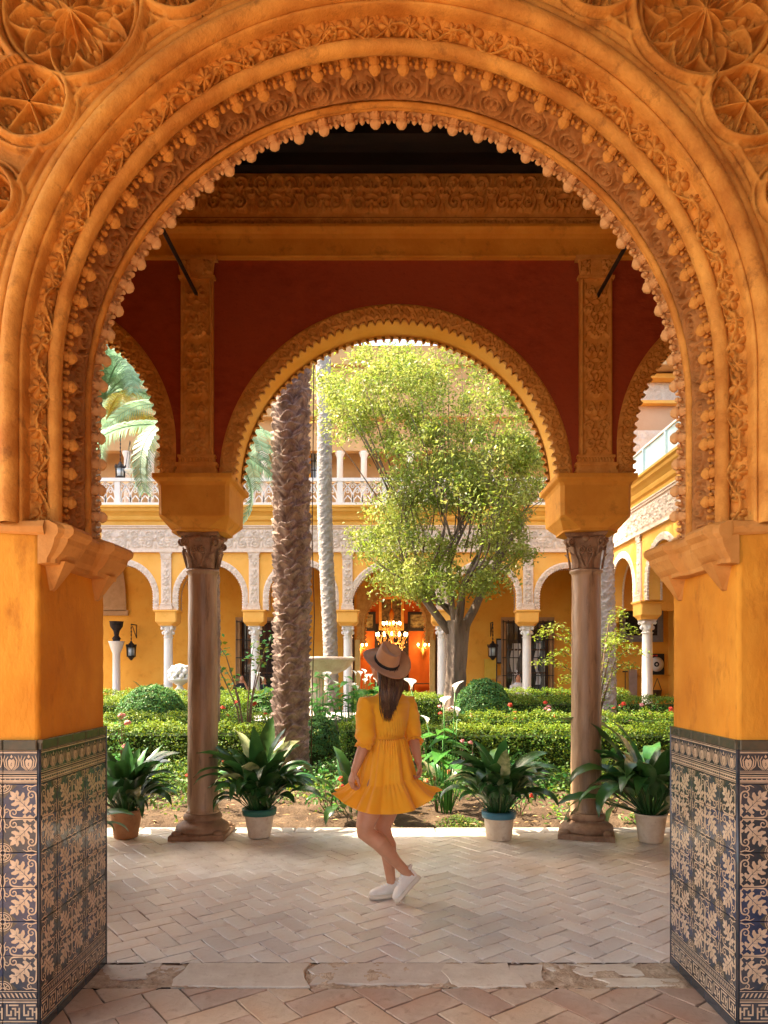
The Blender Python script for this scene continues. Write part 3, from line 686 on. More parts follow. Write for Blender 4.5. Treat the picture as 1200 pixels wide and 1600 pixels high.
def motif_tile(cut=None):
    """quarter of the four-tile pattern; motif centre at (0,0), wheel at (T,T). local xy, z out"""
    g = .0012; t = T_-2*g; m_ = MB()
    m_.cbox((T_/2, T_/2, -.006), (t, t, .012), .0015, 0)
    z = .0004
    # olive patch towards the wheel corner, and a blue band
    m_.poly([(T_-.062, T_-.004), (T_-.004, T_-.062), (T_-.004, T_-.004)], z, 1)
    # diagonal acanthus
    m_.poly(rot2(acanthus_pts(.126, .082), PI/4, (.026, .026)), z+.0008, 2, thick=.0008)
    m_.strip(rot2([(0.0, 0), (.03, .002), (.09, 0)], PI/4, (.03, .03)), [.0030, .0026, .001], z+.0012, 0)
    for k, a in ((.032, .8), (.058, .75), (.078, .7)):
        for s in (-1, 1): m_.strip(rot2([(k, 0), (k+.018*math.cos(a), s*.018*math.sin(a))], PI/4, (.03, .03)), [.002, .0008], z+.0013, 0)
    # half leaves along the two axes
    for fl in (0, 1):
        def f(pts): return [(y, x) for x, y in pts] if fl else pts
        m_.poly(f([(.012, .004), (.030, .016), (.044, .006), (.050, .020), (.060, .010), (.060, .0015), (.012, .0015)]), z+.0009, 2, thick=.0008)
        m_.strip(f(spir2(.098, .024, .020, -PI/2, 1.3, 1)), [.0065-.0002*i for i in range(16)], z+.0010, 2)
        m_.strip(f([(.058, .003), (.078, .0035), (.098, .0045)]), [.004, .005, .0065], z+.0014, 2)
        m_.strip(f(spir2(.128, .030, .012, PI, 1.1, -1)), [.0050-.0002*i for i in range(16)], z+.0018, 2)
        m_.strip(f([(T_-.004, .002), (T_-.010, .020), (T_-.006, .045), (T_-.014, .060)]), [.005, .005, .004, .0015], z+.0016, 2)
    # central ring and corner wheel
    for r, w in ((.013, .0045),):
        m_.strip([(r*math.cos(a), r*math.sin(a)) for a in np.linspace(.12, PI/2-.12, 7)], w, z+.0020, 2)
    for r, w in ((.038, .003), (.030, .005), (.010, .006)):
        m_.strip([(T_-r*math.cos(a)-g, T_-r*math.sin(a)-g) for a in np.linspace(.06, PI/2-.06, 9)], w, z+.0012, 2)
    m_.strip([(T_-.028, T_-.004), (T_-.012, T_-.010)], .004, z+.0022, 2); m_.strip([(T_-.004, T_-.028), (T_-.010, T_-.012)], .004, z+.0024, 2); m_.strip([(T_-.012, T_-.012), (T_-.021, T_-.021)], .004, z+.0026, 2)
    for i in range(6): a = .2+i*.23; m_.box((T_-.0345*math.cos(a), T_-.0345*math.sin(a), z+.0022), (.003, .003, .0008), 0)
    return m_
def band_tile(kind, L=T_):
    g = .0012; m_ = MB(); z = .0006
    if kind == 'cap':
        m_.cbox((L/2, .023, -.004), (L-2*g, .044, .016), .004, 1); return m_, .046
    if kind == 'palm':
        h = .100; m_.cbox((L/2, h/2, -.006), (L-2*g, h-2*g, .012), .0015, 0)
        for y, w in ((.006, .004), (.014, .002), (.092, .005), (.099, .0015)): m_.strip([(g, y), (L-g, y)], w, z, 2)
        for k in range(2):
            cx = L*(k+.5)/2
            m_.poly([(cx, .020), (cx+.012, .034), (cx+.015, .056), (cx+.008, .066), (cx, .061), (cx-.008, .066), (cx-.015, .056), (cx-.012, .034)], z+.0006, 2, thick=.0006)
            m_.strip([(cx-.001, .050), (cx+.002, .042), (cx, .036)], .003, z+.0012, 0)
            for s in (-1, 1):
                m_.strip([(cx+s*.004, .018), (cx+s*.019, .034), (cx+s*.023, .060), (cx+s*.014, .076)], [.002, .005, .005, .003], z+.0008, 2)
                m_.strip([(cx+s*.010, .018), (cx+s*.028, .034), (cx+s*.033, .062), (cx+s*.028, .080)], [.002, .004, .004, .002], z+.0004, 2)
            m_.poly([(cx-.006, .074), (cx, .068), (cx+.006, .074), (cx, .084)], z+.0009, 2)
        return m_, h
    if kind == 'line':
        h = .040; m_.cbox((L/2, h/2, -.006), (L-2*g, h-2*g, .012), .0015, 0)
        for y, w in ((.005, .003), (.013, .007), (.027, .007), (.036, .003)): m_.strip([(g, y), (L-g, y)], w, z, 2)
        for k in range(7): m_.box((L*(k+.5)/7, .020, z), (.005, .003, .0008), 2)
        return m_, h
    if kind == 'rope':
        h = .044; m_.cbox((L/2, h/2, -.006), (L-2*g, h-2*g, .012), .0015, 0)
        for y, w in ((.004, .003), (.040, .003)): m_.strip([(g, y), (L-g, y)], w, z, 2)
        for k in range(8):
            x = L*(k+.3)/8; m_.strip([(x, .012), (x+.006, .020), (x+.010, .028), (x+.016, .033)], [.002, .007, .007, .002], z+.0004, 2)
        return m_, h
    if kind == 'fret':
        h = .092; m_.cbox((L/2, h/2, -.006), (L-2*g, h-2*g, .012), .0015, 0)
        for y, w in ((.005, .005), (.087, .005)): m_.strip([(g, y), (L-g, y)], w, z, 2)
        for k in range(2):
            x = L*k/2+.003; w = .0065
            def bar(x0, y0, x1, y1, dz=0): m_.box(((x0+x1)/2, (y0+y1)/2, z+dz), (abs(x1-x0)+w, abs(y1-y0)+w, .0008), 2)
            bar(x, .018, x, .060); bar(x+w, .074, x+.040, .074); bar(x+.016, .018, x+.040, .018); bar(x+.052, .032, x+.052, .074, .0001)
            bar(x+.016, .032, x+.016, .060, .0002); bar(x+.016+w, .060, x+.028, .060, .0001); bar(x+.034, .032, x+.034, .048, .0002); bar(x+w, .046, x+.008, .046, .0003); bar(x+.040, .032, x+.046, .032, .0001)
        return m_, h
    if kind == 'base':
        m_.cbox((L/2, .0225, -.004), (L-2*g, .043, .016), .003, 0); return m_, .045
TM = [M['tile_dark'], M['tile_olive'], M['tile_cream']]
mt = motif_tile(); motif_me = mt.mesh('glazed_tile'); [motif_me.materials.append(m_) for m_ in TM]
motif_b = motif_me.copy(); motif_b.materials[0] = M['tile_blue']
band_me = {}
for k in ('cap', 'palm', 'line', 'rope', 'fret', 'base'):
    b_, h_ = band_tile(k); me_ = b_.mesh(k+'_tile'); [me_.materials.append(m_) for m_ in TM]; band_me[k] = (me_, h_)
def clipped(me, x1):
    m2 = me.copy(); bm = bmesh.new(); bm.from_mesh(m2)
    bmesh.ops.bisect_plane(bm, geom=bm.verts[:]+bm.edges[:]+bm.faces[:], plane_co=(x1, 0, 0), plane_no=(1, 0, 0), clear_outer=True)
    bm.to_mesh(m2); bm.free(); return m2
def tile_panel(O, U, N_, width):
    """dado panel from origin O (bottom, at floor) running along U, facing N_"""
    O = Vector(O); U = Vector(U); N_ = Vector(N_); Z = Vector((0, 0, 1)); hand = 1 if U.cross(Z).dot(N_) > 0 else -1
    back = MB(); c = O+U*(width/2)+Z*(DADO/2-.004)-N_*.012
    back.add([O-N_*.0, O+U*width, O+U*width+Z*(DADO-.01), O+Z*(DADO-.01)], [(0, 1, 2, 3)], smooth=False)
    panel = back.build('tile_panel', M['tile_dado'], door)
    ncol = math.ceil(width/T_-1e-3)
    rem = width-(ncol-1)*T_
    def put(me, x, z, qx, qz, cut=None):
        # local tile frame: x along U * qx, y along Z * qz
        o = obj('tile', me, [], panel)
        ux = U*qx; uz = Z*qz; org = O+U*(x if qx > 0 else x+T_)+Z*(z if qz > 0 else z+T_)+N_*(.012+random.uniform(-.0008, .0008))
        o.matrix_world = frame(org, ux, uz, N_)
        if cut is not None:
            key = (me.name, round(cut, 4))
            if key not in CUTS: CUTS[key] = clipped(me, cut)
            o.data = CUTS[key]
    for c_ in range(ncol):
        last = (c_ == ncol-1 and rem < T_-.002); x = c_*T_
        z = 0
        for k in ('base', 'fret', 'rope'):
            me, h = band_me[k]; put(me, x, z, 1, 1, rem if last else None); z += h
        z0 = z
        for r_ in range(6):
            # motif centres at even columns' left edge (corner of the jamb) : col 0 -> centre on its left
            qx = 1 if c_ % 2 == 0 else -1; qz = 1 if r_ % 2 == 1 else -1
            me = motif_b if random.random() < .35 else motif_me
            if last:
                if qx > 0: put(me, x, z0+r_*T_, 1, qz, rem)
            else: put(me, x, z0+r_*T_, qx, qz)
        z = z0+6*T_
        for k in ('line', 'palm', 'cap'):
            me, h = band_me[k]; put(me, x, z, 1, 1, rem if last else None); z += h
CUTS = {}
SC = 1.0
for sx in (-1, 1):
    tile_panel((sx*(JX), Y0-.002, 0), (sx, 0, 0), (0, -1, 0), .87)
    tile_panel((sx*(JX), Y0-.006, 0), (0, 1, 0), (-sx, 0, 0), Y1-Y0-.012)
    # rounded dark trim at the far arris
    MB().tube([(sx*(JX-.002), Y1-.004, 0), (sx*(JX-.002), Y1-.004, DADO)], .014, 8).build('corner_trim', M['tile_dark'], door)
    MB().tube([(sx*(JX-.004), Y0-.006, 0), (sx*(JX-.004), Y0-.006, DADO-.04)], .007, 8).build('corner_trim', M['tile_dark'], door)
    mb = MB(); mb.box((sx*(JX+.44), Y0+.02, DADO-.006), (.92, .06, .012)); mb.box((sx*(JX+.02), (Y0+Y1)/2, DADO-.006), (.06, Y1-Y0+.01, .012)); mb.build('dado_ledge', M['tile_olive'], door)

# ================================================================== FLOORS
KY = 6.60                      # inner edge of the kerb
def herring(name, label_parent, region, W, ang, mats_big, zt, nparts, gap=.005, thick=.03, tone=None, org=(0, 0)):
    """herringbone pavers; nearest nparts become parts, the rest one joined part"""
    x0, x1, y0, y1 = region; L = 2*W; c, s = math.cos(ang), math.sin(ang); items = []
    R = int(max(x1-x0, y1-y0)/W)+6
    cxm, cym = (x0+x1)/2+org[0], (y0+y1)/2+org[1]
    for n_ in range(-R, R):
        for m_ in range(-R, R):
            for (bx, by, w, h) in ((n_+2*m_, n_-2*m_, 2, 1), (n_+2*m_+3, n_-2*m_, 1, 2)):
                u = (bx+w/2)*W; v = (by+h/2)*W; x = cxm+u*c-v*s; y = cym+u*s+v*c
                if x0-W < x < x1+W and y0-W < y < y1+W: items.append((y, x, w > h))
    items = sorted(set((round(a, 4), round(b, 4), d) for a, b, d in items), key=lambda q: (q[0] < 2.9, q[0]))
    def clipmesh(me_mb, loc, rz, dz):
        return None
    # mesh variants with uneven edges
    var = []
    for k in range(7):
        r = random.Random(k); m_ = MB(); a, b = L/2-gap/2, W/2-gap/2; top = []; N = 3
        pts = []
        for (ax, ay, bx, by) in ((-a, -b, a, -b), (a, -b, a, b), (a, b, -a, b), (-a, b, -a, -b)):
            for i in range(N): t = i/N; pts.append((ax+(bx-ax)*t+r.uniform(-.0034, .0034), ay+(by-ay)*t+r.uniform(-.0034, .0034)))
        n = len(pts); ch = .0022; V = [(x, y, -thick) for x, y in pts]+[(x, y, -ch) for x, y in pts]+[(x*(1-ch/a), y*(1-ch/b), r.uniform(-.0008, .0006)) for x, y in pts]
        F = [tuple(2*n+i for i in range(n))]+[(i, (i+1) % n, (i+1) % n+n, i+n) for i in range(n)]+[(i+n, (i+1) % n+n, (i+1) % n+2*n, i+2*n) for i in range(n)]
        m_.add(V, F, smooth=False); var.append(m_)
    vme = [v.mesh('paver') for v in var]
    for me in vme: me.materials.append(mats_big)
    cnt = 0; rest = MB(); cutcache = 0
    for y, x, hor in items:
        rz = ang+(0 if hor else PI/2)+random.uniform(-.012, .012)+(PI if random.random() < .5 else 0)
        k = random.randrange(7); tilt = (random.uniform(-.0022, .0022), random.uniform(-.0022, .0022)); z = zt+random.uniform(-.0015, .0010)
        Mx = Matrix.Translation((x, y, z)) @ Euler((tilt[0], tilt[1], rz)).to_matrix().to_4x4()
        edge = (x-L/2 < x0 or x+L/2 > x1 or y-L/2 < y0 or y+L/2 > y1)
        if edge:      # trimmed at the border
            bm = bmesh.new(); bm.from_mesh(vme[k]); bm.transform(Mx)
            for co, no in (((x0, 0, 0), (-1, 0, 0)), ((x1, 0, 0), (1, 0, 0)), ((0, y0, 0), (0, -1, 0)), ((0, y1, 0), (0, 1, 0))):
                g = bm.verts[:]+bm.edges[:]+bm.faces[:]
                if g:
                    r_ = bmesh.ops.bisect_plane(bm, geom=g, plane_co=co, plane_no=no, clear_outer=True)
                    ed = [e for e in r_['geom_cut'] if isinstance(e, bmesh.types.BMEdge)]
                    if ed:
                        try: bmesh.ops.edgenet_fill(bm, edges=ed)
                        except Exception: pass
            if len(bm.faces):
                vis = abs(x) < .36*y+.9 and y > 2.9
                if vis and cnt < nparts:
                    me = bpy.data.meshes.new('paver'); bm.transform(Mx.inverted()); bm.to_mesh(me); me.materials.append(mats_big)
                    o = obj('paver', me, [], label_parent); o.matrix_basis = Mx; cnt += 1
                else:
                    bm.verts.ensure_lookup_table(); rest.add([v.co[:] for v in bm.verts], [[v.index for v in f.verts] for f in bm.faces], smooth=False)
            bm.free(); continue
        vis = abs(x) < .36*y+.75 and y > 2.9
        if vis and cnt < nparts:
            o = obj('paver', vme[k], [], label_parent); o.matrix_basis = Mx; cnt += 1
        else: rest.add(var[k].V[0], var[k].F, M=Mx, smooth=False)
    if rest.n: rest.build('pavers', mats_big, label_parent, kind='stuff')

TH0, TH1 = 3.41, 3.70          # threshold strip
g = MB(); g.box((0, (TH1+KY)/2, -.06), (24, KY-TH1, .104)); gf = g.build('gallery_floor', M['grout'], kind='structure')
herring('paver', gf, (-2.75, 2.75, TH1+.005, KY-.004), .118, math.radians(38), M['paver'], 0.0, 285, gap=.0060)
g = MB()
for sx in (-1, 1): g.box((sx*(2.75+4.6), (TH1+KY)/2, -.02), (9.2-.004, KY-TH1-.01, .03))
g.build('pavers', M['paver'], gf, kind='stuff')
g = MB(); g.box((0, TH0/2-4, -.06), (14, TH0+8, .104)); nf = g.build('room_floor', M['grout'], kind='structure')
herring('paver', nf, (-1.75, 1.75, 2.2, TH0-.004), .165, math.radians(37), M['paver2'], 0.0, 120, gap=.0075, org=(.05, .03))
g = MB(); g.box((0, -2.9, -.02), (13.9, 10.1, .03)); [g.box((sx*4.4, 2.76, -.02), (5.25, 1.1, .03)) for sx in (-1, 1)]; g.build('pavers', M['paver2'], nf, kind='stuff')

# out of view: wall added to bounce sun, roof added to cut sky light
MB().box((4.6, -.9, 2.6), (.2, 7.6, 5.2)).build('bounce_wall', M['ochre'], None, label='unseen ochre wall added on the right to bounce sunlight onto the carved arch', cat='wall')
MB().box((.2, -1.8, 5.75), (9.4, 9.5, .25)).build('shade_roof', M['wood'], None, kind='structure')
# threshold: crumbled mortar with broken slabs let into it
st = .0085; u = np.arange(-1.49, 1.49, st); v = np.arange(TH0, TH1, st); UU, VV = np.meshgrid(u, v, indexing='ij')
from mathutils import noise as mnoise
H = np.zeros_like(UU)
for i in range(UU.shape[0]):
    for j in range(UU.shape[1]):
        p = Vector((UU[i, j]*5, VV[i, j]*5, 1.3)); H[i, j] = mnoise.fractal(p*1.6, .7, 2.1, 6)*.014+mnoise.noise(p*11)*.0035
H = np.clip(H, -.022, .008)-.004
P = np.stack([UU, VV, H], -1); th = gobj('threshold', P, M['rubble'], None, kind='structure')
def slab(pts, z, name='slab', m='slab'):
    mb = MB(); n = len(pts); cx = sum(p[0] for p in pts)/n; cy = sum(p[1] for p in pts)/n
    V = [(x, y, z-.03) for x, y in pts]+[(x, y, z-.004) for x, y in pts]+[(cx+(x-cx)*.985, cy+(y-cy)*.96, z+random.uniform(-.001, .001)) for x, y in pts]
    F = [tuple(2*n+i for i in range(n))]+[(i, (i+1) % n, (i+1) % n+n, i+n) for i in range(n)]+[(i+n, (i+1) % n+n, (i+1) % n+2*n, i+2*n) for i in range(n)]
    mb.add(V, F, smooth=False); mb.build(name, M[m], th)
def rough(x0, x1, y0, y1, n=7, j=.012):
    p = [(x0+(x1-x0)*i/n, y0+random.uniform(-j, j)*.5) for i in range(n)]+[(x1+random.uniform(-j, j)*2, y0+(y1-y0)*i/3) for i in range(3)]
    p += [(x1-(x1-x0)*i/n, y1+random.uniform(-j, j)*.5) for i in range(n)]+[(x0+random.uniform(-j, j)*2, y1-(y1-y0)*i/3) for i in range(3)]
    return p
slab(rough(-1.05, -.40, TH0+.012, TH1-.008, j=.016), .005); slab(rough(-.39, .30, TH0+.045, TH1-.006, j=.02), .003); slab(rough(.31, .62, TH0+.015, TH1-.012, 6, j=.028), .004)
slab(rough(.66, .80, TH0+.05, TH1-.03, 4, .03), .002); slab(rough(-1.47, -1.18, TH0+.10, TH1-.01, 4, .03), -.001); slab(rough(.98, 1.30, TH1-.14, TH1-.008, 5, .03), .0)
slab(rough(.84, .96, TH1-.09, TH1-.01, 5, .02), -.001); slab(rough(-1.17, -1.06, TH1-.12, TH1-.02, 4, .02), -.002); slab(rough(1.05, 1.42, TH0+.03, TH0+.11, 5, .02), .001)
rub = MB()
for i in range(260):
    x = random.uniform(-1.46, 1.46); y = random.uniform(TH0+.01, TH1-.02); r = random.uniform(.002, .008)
    rub.ell((x, y, -.004), (r*random.uniform(.8, 1.6), r, r*.7), 3)
rub.build('mortar_crumbs', M['rubble'], th, kind='stuff')

# kerb at the garden edge, stones end to end
kb = thing('kerb', 'pale stone kerb along the edge of the gallery floor by the flower bed', 'kerb', (0, KY, 0))
x = -5.2
while x < 5.2:
    l = random.uniform(.55, .95); mb = MB(); mb.cbox((0, .10, -.07), (l-.006, .20, .16), .012); mb.build('kerb_stone', M['kerb'], kb, loc=(x+l/2, 0, random.uniform(-.012, -.006))); x += l

# ================================================================== ARCADES (generic builder, local frame: x along, y depth away from viewer, z up)
def tooth(s, p, A):
    q = np.abs(((s/p) % 1)-.5)*2        # 1 at ends (tips), 0 at middle
    return A*np.clip(1-((1-q)/.42)**2, 0, 1)**.5

def arcade_wall(root, bays, x0, x1, zimp, ztop, t, mw, mband, msoff, step=.012, res=48, fr=.13, cols=None, carve=True, y0=0., back=True):
    """bays: (cx, r_out, r_in, cz)"""
    mb = MB()
    edges = [x0]
    for cx, ro, ri, cz in bays: edges += [cx-ro+.03, cx+ro-.03]
    edges.append(x1)
    for i in range(0, len(edges), 2):       # piers
        a, b = edges[i], edges[i+1]
        for y in ((y0, y0+t) if back else (y0,)): mb.grid(np.array([[(a, y, zimp), (a, y, ztop)], [(b, y, zimp), (b, y, ztop)]]), smooth=False)
        mb.grid(np.array([[(a, y0, zimp), (a, y0+t, zimp)], [(b, y0, zimp), (b, y0+t, zimp)]]), smooth=False)
    for cx, ro, ri, cz in bays:
        n = res; rr = ro-.03
        for y in ((y0, y0+t) if back else (y0,)):
            P = []
            for i in range(n+1):
                x = -rr+2*rr*i/n; x = rr*math.sin(PI/2*x/rr); z = cz+math.sqrt(max(0, rr*rr-x*x)); P.append([(cx+x, y, z), (cx+x, y, ztop)])
            mb.grid(np.array(P), smooth=False)
    mb.grid(np.array([[(x0, y0, ztop), (x0, y0+t, ztop)], [(x1, y0, ztop), (x1, y0+t, ztop)]]), smooth=False)
    for x in (x0, x1): mb.grid(np.array([[(x, y0, zimp), (x, y0+t, zimp)], [(x, y0, ztop), (x, y0+t, ztop)]]), smooth=False)
    mb.build('wall', mw, root)
    for cx, ro, ri, cz in bays:
        H = ro-ri; p = .076; A = .030
        for side in ((0, 1) if back else (0,)):
            sg = -1 if side == 0 else 1; yf = y0 if side == 0 else y0+t
            D, OZ, s = arch_path(cz, zimp, ri, step); nv = max(5, int(H/step)+1)
            v = np.linspace(0, H, nv); SS, VV = np.meshgrid(s, v, indexing='ij'); tt = tooth(SS, p, A)
            r = ro+(ri-A*.2-tt-ro)*(VV/H)
            h = h_lace(SS, VV*1.0, H)*.026 if carve and side == 0 else np.zeros_like(SS)
            y = yf+sg*(.012+h); y[:, 0] = yf+.0
            P = np.stack([cx+D[:, :1]*r, y, cz+D[:, 1:]*r+OZ[:, None]], -1)
            e = P[:, -1:].copy(); e2 = e.copy(); e2[..., 1] = yf-sg*.045; P = np.concatenate([P, e, e2], 1)
            gobj('arch_band', P, mband, root)
        gobj('soffit', sweep([(ri+.006, y0+.01), (ri+.006, y0+t-.01)], cx, cz, zimp, max(.05, step*3)), msoff, root)

def pilaster(root, xc, z0, z1, w, mat_, step, N_=-1, y=0.):
    mb = MB(); capz = z1-.20
    # base mouldings
    for zz, hh, ww, dd in ((z0, .05, w*1.28, .075), (z0+.05, .035, w*1.20, .065), (z0+.085, .03, w*1.28, .072), (z0+.115, .05, w*1.10, .055), (z0+.165, .02, w*1.16, .06)):
        mb.box((xc, y+N_*dd/2, zz+hh/2), (ww, dd, hh*.995))
    for k in range(12): mb.ell((xc-w*.55+w*1.1*(k+.5)/12, y+N_*.058, z0+.14), (.010, .010, .022), 5)
    mb.box((xc, y+N_*.02, (z0+.185+capz)/2), (w, .04, capz-z0-.185))
    mb.box((xc, y+N_*.03, capz+.012), (w*1.12, .06, .024)); mb.box((xc, y+N_*.03, z1-.02), (w*1.26, .075, .036))
    # flared cap block
    b = z1-.04
    mb.add([(xc-w*.5, y+N_*.035, capz+.024), (xc+w*.5, y+N_*.035, capz+.024), (xc+w*.58, y+N_*.06, b), (xc-w*.58, y+N_*.06, b)], [(0, 1, 2, 3)], smooth=False)
    pl = mb.build('pilaster', mat_, root)
    relief('pilaster_panel', (xc-w/2+.008, y+N_*.0405, z0+.19), (1, 0, 0), (0, 0, 1), (0, N_, 0), w-.016, capz-z0-.20, step, lambda u, v: h_panel(u, v, w-.016), .036, mat_, pl)
    relief('pilaster_capital', (xc-w*.5, y+N_*.045, capz+.03), (1, 0, 0), (0, .12*N_, 1), (0, N_, 0), w, .13, step, lambda u, v: h_frieze(u-w/2, v, .13, w), .034, mat_, pl)

def impost(root, xc, yc, z0, z1, w, d, mat_):
    mb = MB(); c = .13
    def ring(w_, d_, z, ch):
        a, b = w_/2, d_/2; k = ch*min(a, b)
        return [(xc-a+k, yc-b, z), (xc+a-k, yc-b, z), (xc+a, yc-b+k, z), (xc+a, yc+b-k, z), (xc+a-k, yc+b, z), (xc-a+k, yc+b, z), (xc-a, yc+b-k, z), (xc-a, yc-b+k, z)]
    h = z1-z0
    lv = [(z0, .70, .5), (z0+h*.04, .70, .5), (z0+h*.22, .865, .16), (z0+h*.25, .875, .10), (z0+h*.80, .885, .10), (z0+h*.86, .91, .08), (z0+h*.90, .98, .04), (z0+h*.925, 1.0, .03), (z0+h, 1.0, .03)]
    P = np.array([ring(w*k, d*k, z, ch) for z, k, ch in lv]); mb.grid(P, wrap=True, smooth=False)
    mb.add(P[-1], [tuple(range(8))], smooth=False); mb.add(P[0], [tuple(range(7, -1, -1))], smooth=False)
    o = mb.build('impost_block', mat_, root); return o

def balusterless(): pass

# ---------------- gallery arcade in front of us
AY = 6.28; AT = .37; AC = 6.50; XC = .055
arc = thing('gallery_arcade', 'near arcade wall of dark red plaster with round arches and carved pilasters', 'arcade', (0, AY, 0))
BAY = [(-3.26, 1.38, 1.245, 3.50), (XC+.01, 1.565, 1.435, 3.185), (3.40, 1.38, 1.245, 3.50)]
COLX = [-4.84, -1.70, 1.81, 4.98]
arcade_wall(arc, [(a, b, c, d) for a, b, c, d in BAY], -7.5, 7.5, 3.20, 5.86, AT, M['red'], M['carve'], M['soft'], step=.0085, res=64)
for xc in COLX:
    pilaster(arc, xc+.015*(1 if xc > 0 else 1), 3.215, 5.15, .285, M['carve'], .0095)
    impost(arc, xc, AC-AY, 2.745, 3.215, .70, .74, M['ochre_dark'])
# cornice and frieze above the red wall
mb = MB(); prof = [(0, 5.135), (-.05, 5.135), (-.055, 5.15), (-.04, 5.16), (-.045, 5.30), (-.06, 5.335), (-.10, 5.35), (-.115, 5.365), (-.115, 5.39), (-.09, 5.40), (-.06, 5.41), (0, 5.41)]
mb.grid(np.array([[(x, y, z) for y, z in prof] for x in np.linspace(-7, 7, 30)]), smooth=False); mb.build('cornice', M['ochre_dark'], arc)
relief('frieze', (-3.3, -.03, 5.50), (1, 0, 0), (0, -.10, .995), (0, -.995, -.1), 6.6, .36, .0088, lambda u, v: h_frieze(u, v, .36, .42), .055, M['carve'], arc)
relief('frieze_edge', (-3.3, -.03, 5.41), (1, 0, 0), (0, 0, 1), (0, -1, 0), 6.6, .085, .0088, lambda u, v: mx(rib(v-.008, .008), rib(v-.078, .007), spiral(fold(u, .09), v, .022, .042, .022, 1.2, 1, .006), blob(fold(u, .09), v, .045, .042, .008, .02)), .016, M['carve'], arc)

